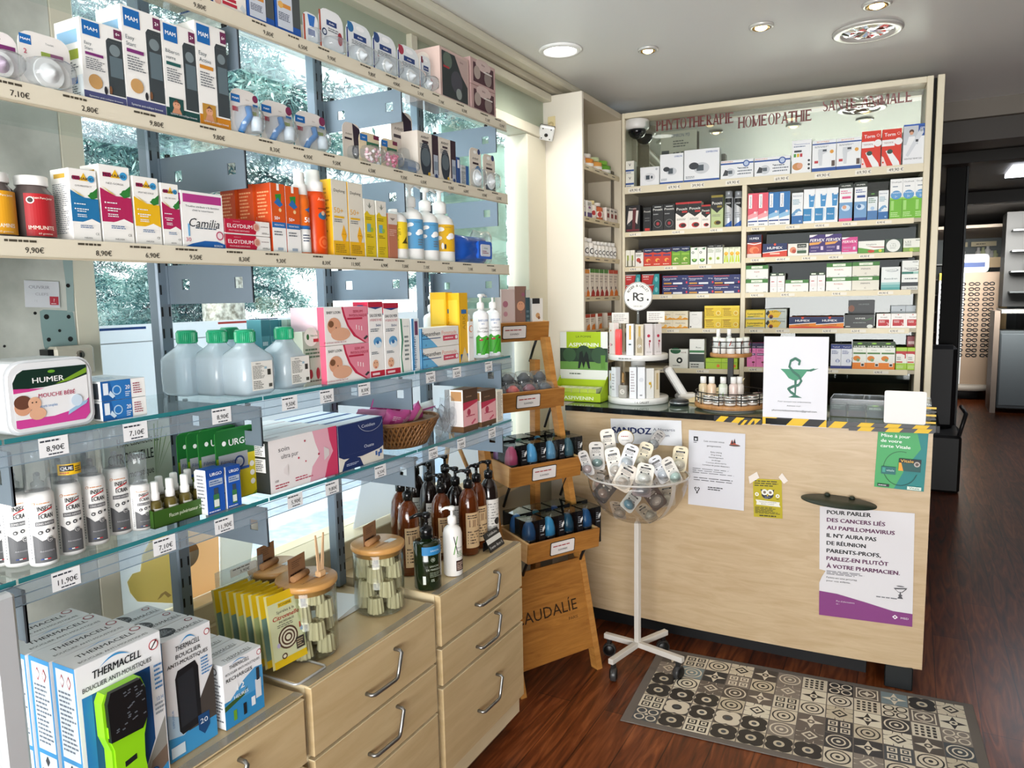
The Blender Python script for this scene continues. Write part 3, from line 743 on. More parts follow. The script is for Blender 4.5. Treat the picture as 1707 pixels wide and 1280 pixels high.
def packs(row,name,cat,group,items,base,front,left=(),top=(),d=.045,sb=.012,z=None,right=()):
    """items: (px left, px right, py top, label)"""
    first = None
    for pl,pr,pt,lab in items:
        loc,w,h = LP(row,pl,pr,pt,sb,z)
        w -= .0008
        if first and abs(first[1]-w) < .006 and abs(first[2]-h) < .008: o = dup(first[0],loc,R90,lab,group)
        else: o = carton(name,lab,cat,loc,R90,w,h,d,base,front,left,top,right,group);first = (o,w,h)
    return first
def pump(o,z,s,mat,a=0,X=None):
    """pump head on a bottle neck at height z; s = scale, nozzle toward angle a"""
    o.lathe([(.014*s,z),(.014*s,z+.020*s),(.010*s,z+.024*s),(.0045*s,z+.026*s),(.0045*s,z+.042*s),(.010*s,z+.044*s),(.011*s,z+.053*s),(.006*s,z+.056*s)],mat,14,X=X)
    o.tube([(0,0,z+.050*s),(.02*s*cos(a),.02*s*sin(a),z+.052*s),(.036*s*cos(a),.036*s*sin(a),z+.046*s)],[.006*s,.0045*s,.0035*s],mat,8,X=X)
def bottle(name,label,cat,loc,rz,r,hb,hn,mat,capmat,cap='pump',ops=(),label_z=(.1,.7),group=None,sh=.18,lw=.8,na=0,lbase=None,sy=1,capr=.42):
    t = thing(name,label,cat,loc,rz,group)
    o = G();o.lathe([(r*.9,0),(r,.004),(r,hb*(1-sh)),(r*.88,hb*(1-sh*.45)),(r*.6,hb*(1-sh*.12)),(r*.36,hb),(r*.34,hb+hn)],mat,22,sy=sy)
    if ops:
        z0,z1 = hb*label_z[0],hb*label_z[1];w = r*2*lw
        ops2 = ([R(0,0,1,1,lbase)] if lbase else [])+list(ops)
        o.face(ops2,w,z1-z0,Matrix.Translation((-w/2,-r,z0)),curve=r)
    o.obj('body',t);c = G()
    if cap == 'pump': pump(c,hb+hn,r/.03,capmat,na);c.obj('pump',t)
    else: c.lathe([(r*capr,hb),(r*capr,hb+cap),(r*capr*.9,hb+cap+.002),(0,hb+cap+.002)],capmat,18);c.obj('cap',t)
    return t
def rrect(w,h,r,n=4,top=None):
    pts = []
    for cx,cz,a0,rr in ((w/2-r,r,-pi/2,r),(w/2-(top or r),h-(top or r),0,top or r),(-w/2+(top or r),h-(top or r),pi/2,top or r),(-w/2+r,r,pi,r)):
        for i in range(n+1): a = a0+pi/2*i/n;pts.append((cx+rr*cos(a),cz+rr*sin(a)))
    return pts
def blister(name,label,cat,loc,rz,w,h,base,ops,bub,group=None,top=.02,rot=0,content=None,tilt=0):
    """hanging card with a clear bubble; bub = (x0, x1, z0, z1, depth)"""
    t = thing(name,label,cat,loc,rz,group)
    if tilt: t.rotation_euler = (tilt,0,rz)
    o = G();o.prism(rrect(w,h,.004,top=min(top,w*.3)),0,.0012,M(base,.4));o.face(ops,w,h,FX(w));o.obj('card',t)
    x0,x1,z0,z1,dp = bub;x0,x1,z0,z1 = -w/2+x0*w,-w/2+x1*w,z0*h,z1*h
    o = G();n = 16;cx,cz,rx,rz_ = (x0+x1)/2,(z0+z1)/2,(x1-x0)/2,(z1-z0)/2
    prof = [(1,0),(.96,.5),(.8,.9),(.45,1),(0,1.02)];vs = [];fs = []
    for s_,q in prof:
        for i in range(n):
            a = 2*pi*i/n;k = (abs(cos(a))**3+abs(sin(a))**3)**(-1/3);vs.append((cx+rx*s_*cos(a)*k,-.0008-dp*q,cz+rz_*s_*sin(a)*k))
    for j in range(len(prof)-1):
        for i in range(n): a,b = j*n+i,j*n+(i+1) % n;fs.append((a,b,b+n,a+n))
    o.add(vs,fs,CLEAR,True);o.obj('bubble',t)
    if content: c = G();content(c,cx,-dp*.45,cz,rx,rz_);c.obj('contents',t)
    return t
def teat(col,k=.8):
    def f(c,cx,y,cz,rx,rz_):
        r = min(rx,rz_)*k;X = Matrix.Translation((cx,y*.2,cz)) @ Matrix.Rotation(radians(90),4,'X')
        c.lathe([(r,0),(r,.004),(r*.7,.005),(r*.55,.008),(r*.3,.012),(r*.22,.018),(0,.02)],M(col,.3),18,X=X)
        c.lathe([(r*1.02,.001),(r*1.08,.003),(r*1.02,.005)],WHT,18,X=X)
    return f
def blurb(x0,y0,x1,y1,n=5,c='6a6f76'): return LN(x0,y0,x1,y1,n,c)
SK = 'd9a080'
def face_pic(x0,y0,x1,y1,bgc,hair='6b4230'):
    """a small printed portrait"""
    w,h = x1-x0,y1-y0
    return [R(x0,y0,x1,y1,bgc),E(x0+w*.5,y0+h*.55,w*.26,SK),P([(x0+w*.15,y0),(x0+w*.3,y0+h*.35),(x0+w*.7,y0+h*.35),(x0+w*.85,y0)],'c98f70'),E(x0+w*.42,y0+h*.6,w*.03,'3a2a22'),E(x0+w*.6,y0+h*.6,w*.03,'3a2a22'),P([(x0+w*.26,y0+h*.68),(x0+w*.5,y0+h*.92),(x0+w*.74,y0+h*.68),(x0+w*.5,y0+h*.76)],hair)]

# ================================================================== second row: bottles for babies
MB = '1667b0'
def mam(sub,subc,bandc,txt2,photo=None):
    o = [R(0,0,1,.115,bandc),R(.60,.13,.99,.80,'3b4347'),P([(.60,.80),(.99,.80),(.99,.84),(.66,.84)],'3b4347'),P([(.66,.62),(.97,.62),(.97,.36),(.66,.36)],'5f7078'),E(.8,.7,.13,'77858a'),R(.06,.80,.46,.975,MB),T(.26,.885,.06,'MAM','f4f6f8',b=.02,w=.30),
         R(.80,.86,.99,.97,'6d2a52'),T(.895,.915,.05,sub,'ffffff',b=.02,w=.1)]
    for i,s_ in enumerate(txt2): o.append(T(.08,.70-.062*i,.055,s_,'51606a','l'))
    o += [R(.08,.555,.50,.59,subc),blurb(.08,.38,.55,.53,6),T(.5,.055,.03,'Systeme anti-colique breveté','e8ecf0',w=.8)]
    if photo: o += face_pic(.08,.06,.5,.22,photo)
    else: o += [E(.27,.24,.16,'c79b62'),E(.5,.16,.04,'2a2c33',.09),E(.62,.18,.035,'7a5236',.09)]
    return o
sidem = [R(0,0,1,.3,'dfe6ea'),R(.1,.7,.9,.86,'8fb9d8'),R(.1,.5,.9,.62,'9aa83a'),blurb(.1,.32,.9,.48,5),R(.2,.2,.8,.28,MB),blurb(.1,.04,.9,.18,5)]
for pl,pr,pt,lab,a in ((141,212,38,'white baby bottle carton with violet base band, shorter one at the left of the four',('0+','7a2d73','4a4f7d',('Easy','Start'))),
                           (212,278,17,'white baby bottle carton with violet base band, tallest of the four',('2+','7a2d73','4a4f7d',('Easy','Start'))),
                           (278,334,42,'white baby bottle carton with dark green base band and baby photo',('2+','1f5a57','1c4a48',('Biberon','verre'),'1c4a48')),
                           (334,386,42,'white baby bottle carton with orange base band and baby photo',('6+','d08a2a','c9821f',('Easy','Active'),'b98a3a'))):
    loc,w,h = LP(2,pl,pr,pt);carton('baby_bottle_carton',lab,'box',loc,R90,w-.001,h,.07,'f1f1ee',mam(*a),sidem,group='baby bottle cartons on the second shelf')
loc,w,h = LP(2,36,122,58)
blister('soother_pack','clear pack with round white soother shield beside the bottle cartons','blister pack',loc,R90,w,h,'e9e6e2',[R(.03,.75,.25,.92,MB),T(.14,.835,.06,'MAM','ffffff',b=.02,w=.18),T(.6,.84,.05,'Tire-lait','8a8f94'),T(.12,.62,.12,'2','c04060',b=.02),R(.42,.58,.6,.68,'8fa34a'),R(.6,.58,.85,.68,'8a5a7a')],(.04,.96,.02,.56,.035),'clear packs on the second shelf',content=teat('f2f2f0',1.0))
loc,w,h = LP(2,-40,34,50)
blister('soother_pack','clear pack of mauve rings at the left edge on the second shelf','blister pack',loc,R90,w,h,'ece6e6',[R(.4,.62,.95,.74,'7b2f6e'),T(.6,.85,.05,'lot','8a6a80')],(.04,.96,.02,.55,.04),'clear packs on the second shelf',content=teat('b79fb5',1.0))
def brush(c,cx,y,cz,rx,rz_):
    c.tube([(cx-rx*.6,y*.3,cz-rz_*.9),(cx-rx*.4,y*.6,cz-rz_*.3),(cx+rx*.1,y*.6,cz+rz_*.3),(cx+rx*.05,y*.4,cz+rz_*.95)],.007,M('2f78b8',.3),8)
    c.lathe([(.012,0),(.013,.02),(.01,.03)],M('dfe8ee',.3),10,(cx+rx*.5,y,cz-rz_*.7))
for i,(pl,pr,pt) in enumerate(((387,434,150),(437,490,170),(493,545,188))):
    loc,w,h = LP(2,pl,pr,pt,.02+.008*i)
    blister('bottle_brush_pack','clear hanging pack with curved blue piece%s' % OR(i,3),'blister pack',loc,R90,w,h,'e2ddd8',[R(.03,.70,.33,.86,MB),T(.18,.78,.06,'MAM','ffffff',b=.02,w=.25),T(.6,.80,.045,'Stilve','9a8f86'),E(.88,.86,.1,'7c2c52'),R(.78,.66,.96,.74,'3a78b4'),R(.05,.5,.25,.6,'a94a55'),R(.7,.5,.9,.58,'93a24c')],(.10,.95,.02,.66,.03),'clear packs with blue pieces',top=.03,content=brush)
def beads(col,n=14,seed=1):
    def f(c,cx,y,cz,rx,rz_):
        rn = random.Random(seed)
        for _ in range(n): c.lathe([(.001,-.005),(.006,0),(.001,.005)],M(rn.choice(col),.3),8,(cx+rn.uniform(-.75,.75)*rx,y*rn.uniform(.3,1),cz+rn.uniform(-.85,.6)*rz_))
    return f
for i,(pl,pr,pt,col,lab) in enumerate(((600,634,222,('e9c9cc','d9a0a8','f3eeee'),'pale pink beaded chain pack on the second shelf, left of the bright pink one'),(636,664,232,('c9486e','d8708c','e8a0b4'),'bright pink beaded chain pack on the second shelf'))):
    loc,w,h = LP(2,pl,pr,pt,.02);blister('soother_chain_pack',lab,'blister pack',loc,R90,w,h,'d8c8a8',[R(.05,.72,.4,.92,MB),T(.22,.82,.05,'MAM','ffffff',w=.25),R(.35,.60,.95,.72,'2f6a50'),R(.7,.84,.98,.97,'6d2342')],(.02,.98,.02,.60,.03),'beaded chain packs',content=beads(col,22,i))
def darkpack(pl,pr,pt,lab,tilt=0,wd=0):
    loc,w,h = LP(2,pl,pr,pt,.05+wd)
    blister('teat_pack',lab,'blister pack',loc,R90,w,h,'d9cfc6',[P([(.55,1),(.95,.9),(1,.4),(.62,.3)],'2a1c30'),T(.34,.72,.06,'AVENT','4a4038',b=.01,w=.4),R(.1,.58,.5,.63,'2c2230'),E(.68,.32,.2,'3a3440',.25),E(.68,.32,.12,'8a8690',.16)],(.2,.95,.04,.45,.03),'cream and dark purple packs',top=.02)
darkpack(573,603,205,'cream and dark purple pack standing behind the pale pink bead pack');darkpack(655,690,186,'tall cream and dark purple pack above the small avent cartons',wd=.02)
loc,w,h = LP(2,664,696,265,.02);blister('teat_pack','pack with grey blue patterned cover on the second shelf','blister pack',loc,R90,w,h,'8f9db0',[R(0,.3,.5,.8,'5c7089'),R(.5,.1,1,.5,'4d74a4')],(.05,.95,.1,.9,.02))
av = [R(.68,.1,1,1,'33222f'),E(.36,.38,.26,'2b3440',.5),E(.36,.44,.22,'59666e',.25),T(.34,.88,.075,'AVENT','2f2a28',b=.015,w=.5),R(.2,.76,.5,.81,'3a2d35'),blurb(.08,.62,.6,.74,3),R(.74,.05,.96,.55,'aab3c0'),R(.76,.2,.94,.4,'7b8c9c'),E(.86,.06,.07,'2c3e6e'),E(.5,.07,.06,'d0a838'),R(0,0,.7,.04,'d8d0c0')]
packs(2,'teat_carton','box','dark windowed cartons on the second shelf',[(698,732,222,'cream carton with dark oval window, left one of the pair on the second shelf'),(733,761,232,'cream carton with dark oval window, right one of the pair on the second shelf')],'ddd5c8',av,[R(0,0,1,1,'cfc5ba')],d=.06)
packs(2,'small_tube_carton','box',None,[(762,768,262,'narrow dark blue carton between the windowed pair and the grey one'),],'274b86',[R(.2,.6,.8,.9,'e2e6ea')],d=.04)
packs(2,'small_tube_carton','box',None,[(769,782,276,'narrow grey and blue carton near the right end of the second shelf')],'b9bec0',[R(.6,0,1,1,'2b5e9c'),T(.3,.85,.1,'AVENT','2f2a28',w=.5),blurb(.05,.1,.55,.7,8)],d=.04)
for (pl,pr,pt,lab,col) in ((784,803,247,'cream hanging pack with blue round sticker near the right end','f0f4f6'),(806,826,258,'cream hanging pack with white round teat at the right end','f6f6f4')):
    loc,w,h = LP(2,pl,pr,pt,.02);blister('teat_pack',lab,'blister pack',loc,R90,w,h,'dcd3c6',[T(.5,.74,.07,'AVENT','35302c',b=.015,w=.6),E(.8,.93,.12,'2c3a6e'),E(.45,.9,.14,'f4f4f0',.07),R(.25,.60,.75,.65,'35262c')]+([E(.7,.42,.28,'2878b8')] if col == 'f0f4f6' else [R(.2,0,1,.25,'1c1c20')]),(.05,.98,.03,.52,.03),top=.02,content=teat(col))
# ================================================================== top row
packs(1,'storage_carton','box',None,[(280,352,-38,'beige carton with round green emblem at the top edge of the photo')],'cbb99a',[T(.45,.34,.12,'BEBE','5a3f6a',b=.01),E(.8,.34,.16,'4f9a86'),E(.8,.34,.12,'7db8a6'),blurb(.1,.1,.8,.2,2)],[R(0,0,1,1,'234e9e')],d=.1)
packs(1,'storage_carton','box',None,[(356,412,-20,'white carton with two red label stripes on the top shelf')],'efeae2',[R(.22,.42,.68,.56,'b8283e'),R(.26,.22,.70,.36,'b8283e'),E(.12,.5,.13,'e0b0a0'),E(.12,.28,.1,'e0b0a0'),T(.3,.08,.06,'aspiration','3a3a3a',w=.4),P([(.78,.3),(.86,.5),(.98,.3),(.9,.15)],'cfd4d6')],[R(0,0,1,1,'1d4b98')],d=.1)
blu = [R(.06,.12,.66,1,'ccd3de'),R(.66,.25,.98,1,'4a4f50'),R(.1,.62,.6,.72,'d08a3a'),E(.2,.67,.1,'e0b060'),blurb(.1,.3,.6,.5,5,'2b3a56')]
packs(1,'blue_bottle_carton','box','blue cartons on the top shelf',[(414,459,-20,'royal blue carton with orange round mark, left one of the pair on the top shelf'),(461,503,-10,'royal blue carton with orange round mark, right one of the pair on the top shelf')],'1c54a8',blu,[R(0,0,1,1,'1c54a8')],d=.07)
loc,w,h = LP(1,507,532,22,.015);blister('toothbrush_pack','narrow hanging pack with blue figure on the top shelf','blister pack',loc,R90,w,h,'e8ecef',[P([(.3,.95),(.8,.95),(.7,.6),(.4,.6)],'2f6fc0'),R(0,0,.12,.9,'b5533a'),R(.3,.3,.75,.5,'5d6fa0')],(.2,.9,.05,.55,.02))
loc,w,h = LP(1,534,574,18,.02);blister('soother_card','white hanging card with red side stripe, first of the soother cards','blister pack',loc,R90,w,h,'eef0f2',[R(0,0,.07,.92,'b4523a'),R(.3,.64,.72,.76,'24407c'),T(.51,.70,.06,'dodie','ffffff',b=.01,w=.36),E(.2,.46,.1,'1d3560'),E(.2,.46,.06,'e8eef4'),T(.2,.46,.07,'1','1d3560'),E(.84,.42,.1,'a8323e',.18),blurb(.35,.5,.9,.6,2)],(.1,.95,.03,.38,.03),'soother cards',top=.03)
dod = lambda c: [R(.06,.86,.22,.96,c),E(.17,.84,.12,c),E(.55,.88,.16,'f6f8fa',.06),R(.28,.60,.78,.73,'24407c'),T(.53,.665,.065,'dodie','ffffff',b=.01,w=.42),blurb(.2,.46,.9,.57,3),R(0,0,.05,.8,'2c3a80')]
for i,(pl,pr,pt,c) in enumerate(((579,621,40,'2a6ea6'),(623,662,58,'2a4a80'),(664,700,78,'a8324a'),(702,719,94,'7a3a4a'))):
    loc,w,h = LP(1,pl,pr,pt,.02);blister('soother_card','white hanging soother card with navy oval name' + ('',', blue corner patch',', dark blue corner patch',', red corner patch',', partly hidden beside the beige carton')[i+1],'blister pack',loc,R90,w if i < 3 else .05,h,'e6ebee',dod(c),(.06,.98,.02,.44,.035),'soother cards',top=.03,content=teat('eceff1',.85))
packs(1,'toy_carton','box',None,[(735,783,88,'large beige pink carton with dark window at the right of the top shelf')],'c5aba3',[R(.06,.06,.94,.94,'2b3436'),P([(.5,.94),(.94,.94),(.94,.4),(.72,.6)],'b9a29c'),T(.74,.86,.05,'Baby','5a4440',w=.3),E(.25,.78,.15,'5a6a5e'),E(.55,.42,.2,'44454f'),E(.62,.2,.1,'8a9490'),R(.1,.62,.3,.66,'a83038')],[R(0,0,1,1,'cdb2a8'),E(.5,.75,.22,'d8c8bc'),P([(.3,.1),(.45,.4),(.6,.3),(.7,.12),(.5,.05)],'c9b84a'),E(.6,.28,.2,'b0605a')],d=.13)
tc = [R(.1,.12,.92,.86,'4a2a34'),E(.5,.84,.3,'c9b4ae',.12),T(.5,.88,.1,'Baby','5a3a40',w=.3),E(.25,.5,.13,'a89a92'),E(.68,.42,.15,'8a7d78'),R(.5,.6,.85,.65,'d8d4d0')]
l0,w0,h0 = LP(1,786,827,148)
for k in range(2): carton('small_toy_carton','small maroon and beige carton, %s one of the stack of two' % ('lower','upper')[k],'box',(l0[0],l0[1],l0[2]+k*(h0+.001)),R90,w0,h0,.07,'b99a96',tc,group='two small maroon cartons')
# ================================================================== third row
for i,(pl,pr,pt,c,tx,lab) in enumerate(((-22,45,285,'e0a020','9 VITAMINES','gummy jar with yellow label and white lid at the left edge'),(46,109,292,'b02028','IMMUNITE','gummy jar with red label and white lid'))):
    loc,w,h = LP(3,pl,pr,pt,.02);r = w/2
    t = thing('vitamin_jar',lab,'jar',(loc[0]-r,loc[1],loc[2]),R90,'gummy jars')
    o = G();o.lathe([(r*.95,0),(r,.004),(r,h*.68),(r*.9,h*.76),(r*.72,h*.82),(r*.72,h*.86)],M('5d5250',.15),24);F = Matrix.Translation((-r*.92,-r,h*.05))
    o.face([R(0,0,1,1,c),T(.5,.90,.07,'Nutri Pure Junior','f6eee0',b=.01,w=.6),T(.42,.20,.13,tx,'f4e8d8',b=.015,w=.7),T(.5,.06,.06,'60 gommes','f4e8d8',w=.4),E(.16,.84,.1,'eceae6'),E(.16,.84,.07,'3a2a22')],r*1.84,h*.66,F,curve=r);o.obj('jar_body',t)
    o = G();o.lathe([(r*.78,h*.85),(r*.8,h*.87),(r*.8,h*.99),(r*.76,h)],WHT,24);o.obj('lid',t)
def pedia(c,sub):
    return [R(0,0,1,.27,'f3f2ee'),R(0,.27,1,.60,c),P([(0,.60),(0,.70),(.2,.66),(.5,.61),(1,.60)],c),P([(0,.26),(.2,.25),(.45,.28),(.7,.32),(1,.27),(1,.23),(0,.23)],'f3f2ee'),
            R(.12,.845,.38,.90,'a01c4c'),P([(.36,.84),(.52,.95),(.66,.84)],'e8b820'),E(.78,.875,.12,'3a9ad0'),T(.48,.87,.055,'PEDIAKID','2b1c34',b=.012,w=.8),T(.48,.765,.032,sub,'3a3a44',w=.6),
            P([(.6,.64),(.75,.68),(.98,.76),(.95,.62),(.75,.59)],'2c7a34'),E(.80,.655,.13,'2f8038',.10),P([(.05,.72),(.3,.64),(.5,.615),(.3,.66)],'d8c060'),
            LN(.18,.50,.7,.53,1,'eef4f8'),LN(.18,.40,.7,.46,2,'eef4f8'),LN(.18,.33,.65,.38,2,'eef4f8'),E(.12,.515,.025,'ffffff'),E(.12,.445,.025,'ffffff'),LN(.25,.18,.8,.23,2,'4a6a9a'),T(.84,.11,.045,'CE','3a3a3a'),T(.5,.05,.03,'INELDEA','3a3a44',w=.3)]
side = [R(0,0,1,.02,'cccccc'),R(.2,.87,.8,.93,'c8a040'),blurb(.1,.1,.9,.8,26,'8a8f94')]
for i,(pl,pr,pt,c,s_,lab) in enumerate(((123,170,282,'2273a8','OTI-PROTECT','white syrup carton with blue middle band'),(173,225,276,'b02458','NEZ-GORGE','white syrup carton with crimson middle band, tallest of the four'),(228,271,295,'e6b41c','SPRAY NEZ-GORGE','white syrup carton with yellow middle band'),(274,304,306,'b02458','GEL DE SOIN','narrow white syrup carton with crimson band beside the dental carton'))):
    loc,w,h = LP(3,pl,pr,pt);carton('syrup_carton',lab,'box',loc,R90,w-.001,h,.052,'f3f2ee',pedia(c,s_),side,group='syrup cartons on the third shelf')
packs(3,'dental_carton','box',None,[(306,376,321,'white carton with magenta top stripe and handwritten style name')],'f3f3f1',[R(.05,.80,.96,.95,'b03a86'),T(.5,.735,.05,'Troubles attribués à la dentition','2f3a4a',w=.8),T(.5,.67,.05,'chez le nourrisson','2f3a4a',w=.5),T(.52,.45,.22,'Camilia','1f2630',w=.72,sh=.3),LN(.3,.33,.8,.38,1,'5a6a7a'),P([(0,0),(1,0),(1,.08),(.8,.13),(.5,.13),(.2,.07)],'1f5ea8'),T(.12,.14,.1,'30','c05a70',w=.12),R(.12,.2,.16,.42,'6aaad8'),E(.87,.24,.09,'b84868'),E(.87,.24,.065,'e9d8dc'),T(.82,.05,.05,'BOIRON','cfe0f0',b=.02)],[R(0,.75,1,.95,'b03a86')],d=.06)
elg = [R(0,.08,.66,1,'b81c3c'),P([(.66,.08),(.7,.5),(.66,1)],'b81c3c'),T(.32,.56,.36,'ELGYDIUM','f4ecee',b=.015,w=.54),T(.3,.25,.13,'PROTHESES DENTAIRES','f0d8dc',w=.44),T(.25,.85,.08,'PHARMACIE','e8b8c0',w=.3),E(.68,.58,.07,'e0b8a8'),E(.68,.58,.05,'c98a78'),LN(.78,.6,.95,.68,1,'6a4048'),LN(.8,.14,.97,.26,2,'3a3a3a')]
l0,w0,h0 = LP(3,377,452,393)
for k in range(2): carton('toothpaste_carton','red and white toothpaste carton, %s one of the stack of two' % ('lower','upper')[k],'box',(l0[0],l0[1],l0[2]+k*(h0+.001)),R90,w0,h0,.05,'f0eeea',elg,[R(0,.1,1,1,'b81c3c')],group='two toothpaste cartons')
sun = [R(0,0,1,.36,'f2f2f0'),R(0,.36,1,.44,'2a6cb0'),R(0,.44,1,1,'d8561c'),P([(.3,.84),(.75,.86),(.7,.7),(.4,.7)],'2c8a3a'),P([(.2,.72),(.5,.8),(.85,.70),(.6,.66)],'2a6cb0'),E(.62,.62,.1,'e9c890'),T(.38,.50,.07,'50+','ffffff',b=.02,w=.4),T(.5,.40,.03,'PEDIATRICS','ffffff',w=.7),blurb(.1,.24,.8,.32,2),R(.42,.9,.6,1,'f4f0ea'),R(.3,.03,.7,.07,'9aa8b8')]
os_ = [R(0,0,1,1,'c8481a'),R(.1,.1,.9,.45,'b43e14'),blurb(.1,.5,.9,.9,8,'e8a070')]
for i,(pl,pr,pt,lab) in enumerate(((456,479,306,'orange and white sun cream carton, left one of the pair'),(480,503,311,'orange and white sun cream carton, right one of the pair'))):
    loc,w,h = LP(3,pl,pr,pt);carton('sun_cream_carton',lab,'box',loc,R90,w-.001,h,.045,'f0efec',sun,os_,group='orange sun cream cartons')
    if i == 0:
        for k in range(2): carton('sun_cream_carton','orange sun cream carton, %s place behind the front orange carton' % ('second','third')[k],'box',(loc[0]-.047*(k+1),loc[1]-.008*(k+1),loc[2]),R90,w-.001,h,.045,'c8481a',sun,os_,group='orange sun cream cartons')
def spray(pl,pr,pt,capf,top,bot,lab,ops=()):
    loc,w,h = LP(3,pl,pr,pt,.012);r = w/2;t = thing('sun_spray',lab,'spray bottle',(loc[0]-r,loc[1],loc[2]),R90,'sun sprays')
    hb = h*(1-capf);o = G();o.lathe([(r*.95,0),(r,.004),(r,hb*.9),(r*.9,hb)],M(top,.3),22)
    if bot: o.lathe([(r*1.003,.004),(r*1.003,hb*.42)],M(bot,.35),22);o.lathe([(r*1.004,hb*.42),(r*1.004,hb*.48)],M('2a6cb0',.35),22)
    o.face(ops,r*1.6,hb,Matrix.Translation((-r*.8,-r*1.006,0)),curve=r*1.006);o.obj('body',t)
    o = G();o.lathe([(r*.86,hb),(r*.84,hb+h*capf*.45),(r*.62,hb+h*capf*.5),(r*.60,h*.99),(r*.5,h)],WHT,22);o.obj('cap',t)
spray(505,526,286,.28,'e06a1c','f2f2f0','orange and white sun spray with white cap',[T(.5,.58,.12,'50','ffffff',b=.02,w=.5),P([(.3,.75),(.8,.8),(.7,.7)],'2a6cb0'),LN(.1,.2,.9,.34,3,'2a3a5a')])
spray(528,555,282,.26,'dc4a14',None,'tall plain orange sun spray with white cap',[T(.5,.88,.07,'Avène','f0c0a0',w=.6),E(.5,.62,.3,'2f6a90',.2),E(.5,.66,.12,'e8b890'),E(.5,.2,.34,'e86a34'),E(.5,.2,.25,'dc4a14'),E(.5,.2,.16,'e86a34'),R(.2,.72,.8,.74,'8a3010')])
loc,w,h = LP(3,466,487,288,.08); 
day = [R(0,0,1,.2,'e8b41c'),T(.5,.86,.055,'Daylong','2a2a30',w=.7),T(.4,.60,.1,'50+','e0a838',w=.6),R(.1,.50,.75,.525,'e8b41c'),blurb(.1,.44,.8,.49,2),E(.68,.28,.15,'f0b020'),P([(.5,.28),(.68,.42),(.86,.28),(.68,.14)],'f0b020'),E(.62,.29,.02,'4a3010'),E(.74,.29,.02,'4a3010'),LN(.1,.04,.8,.16,5,'9a7a20')]
packs(3,'sun_lotion_carton','box','tall cream and yellow sun lotion cartons',[(557,583,300,'tall cream sun lotion carton with yellow base, left one of the pair'),(584,609,304,'tall cream sun lotion carton with yellow base, right one of the pair')],'e2ddce',day,[R(0,0,1,1,'e6b422'),blurb(.1,.3,.9,.9,12,'8a6a10')],d=.05)
yel = [R(0,0,1,.74,'dcc020'),P([(0,.74),(.25,.80),(.5,.74),(.75,.70),(1,.76),(1,.70),(0,.70)],'dcc020'),P([(.2,.92),(.4,.88),(.5,.95),(.6,.88),(.8,.92),(.5,.84)],'8a8f86'),LN(.1,.64,.8,.7,2,'7a6a10'),R(.2,.44,.55,.58,'6aa8b8'),E(.62,.48,.14,'9ab838'),LN(.15,.34,.8,.40,2,'7a6a10'),LN(.15,.06,.8,.2,4,'a89418')]
packs(3,'milk_lotion_carton','box','short yellow cartons',[(610,628,332,'short yellow carton with wavy white top, left one of the pair'),(629,648,337,'short yellow carton with wavy white top, right one of the pair')],'e4e2d8',yel,d=.045)
packs(3,'rose_carton','box',None,[(649,664,356,'narrow terracotta carton beside the yellow pair')],'b8745a',[R(0,.76,1,1,'d8cfc4'),P([(.2,.9),(.5,.84),(.8,.9)],'8a7f76'),blurb(.1,.5,.9,.66,4,'e0b8a8')],d=.045)
def lot(pl,pr,pt,c,sky,lab,pm=True,sb=.01):
    loc,w,h = LP(3,pl,pr,pt,sb);r = w/2*1.02;hb = h*(.80 if pm else .97)
    ops = [R(0,0,1,1,c)]+([E(.3,.82,.13,'f2f4f4',.08),E(.2,.78,.09,'f2f4f4',.06),E(.75,.58,.18,'f2f4f4',.11),E(.62,.52,.12,'f2f4f4',.08),E(.2,.50,.13,'f2f4f4',.08),T(.6,.90,.05,'MUSTELA','3a4a60',w=.3),T(.7,.45,.05,'Gel','3a4a60')]+([E(.35,.2,.05,'f4f4f0',.12),E(.45,.18,.04,'2a3040',.1)] if sky == 2 else [blurb(.6,.1,.9,.35,3)]) if sky else [blurb(.1,.3,.6,.9,12,'6a5a10'),P([(.6,.2),(.9,.5),(.85,.3),(.95,.2)],'4a4010')])
    return bottle('lotion_bottle',lab,'bottle',(loc[0]-r,loc[1],loc[2]),R90-.55,r,hb*.98,.004,M('efefec',.3),WHT,'pump' if pm else .006,ops,(.22,.78),'white lotion bottles on the third shelf',.22,.9,na=.4)
lot(664,690,348,'e8cc30',0,'white lotion bottle with yellow label and no pump',False)
lot(691,716,322,'5a9cc8',1,'white pump bottle with sky blue cloud label, left one of the pair');lot(717,741,330,'5a9cc8',1,'white pump bottle with sky blue cloud label, right one of the pair');lot(742,768,335,'e0b020',2,'white pump bottle with yellow cloud label',True)
# soft pack of wipes
loc,w,h = LP(3,768,822,392,.012)
t = thing('wipes_pack','soft bright blue pack of wipes at the right end of the third shelf','wipes pack',loc,R90)
def pillow(w,h,d,mat,n=10,puff=.35,seed=1,o=None,X=None):
    o = o or G();rn = random.Random(seed);vs = [];fs = [];W = n+1
    for sgn in (-1,1):
        for j in range(W):
            for i in range(W):
                u,v = i/n*2-1,j/n*2-1;b = max(0,(1-u**4)*(1-v**4))**.5
                wr = 1+.12*sin(i*2.3+j*1.7+seed)*b
                vs.append((u*w/2*(1-.04*(1-abs(v))),d/2+sgn*d/2*b*wr,h/2+v*h/2*(1-.05*(1-abs(u)))))
    for s_ in (0,1):
        q = s_*W*W
        for j in range(n):
            for i in range(n): a = q+j*W+i;f = (a,a+1,a+W+1,a+W);fs.append(f if s_ == 0 else f[::-1])
    o.add(vs,fs,mat,True,X);return o
pillow(w,h,.07,M('1c4fa8',.3,coat=.3)).obj('pouch',t)
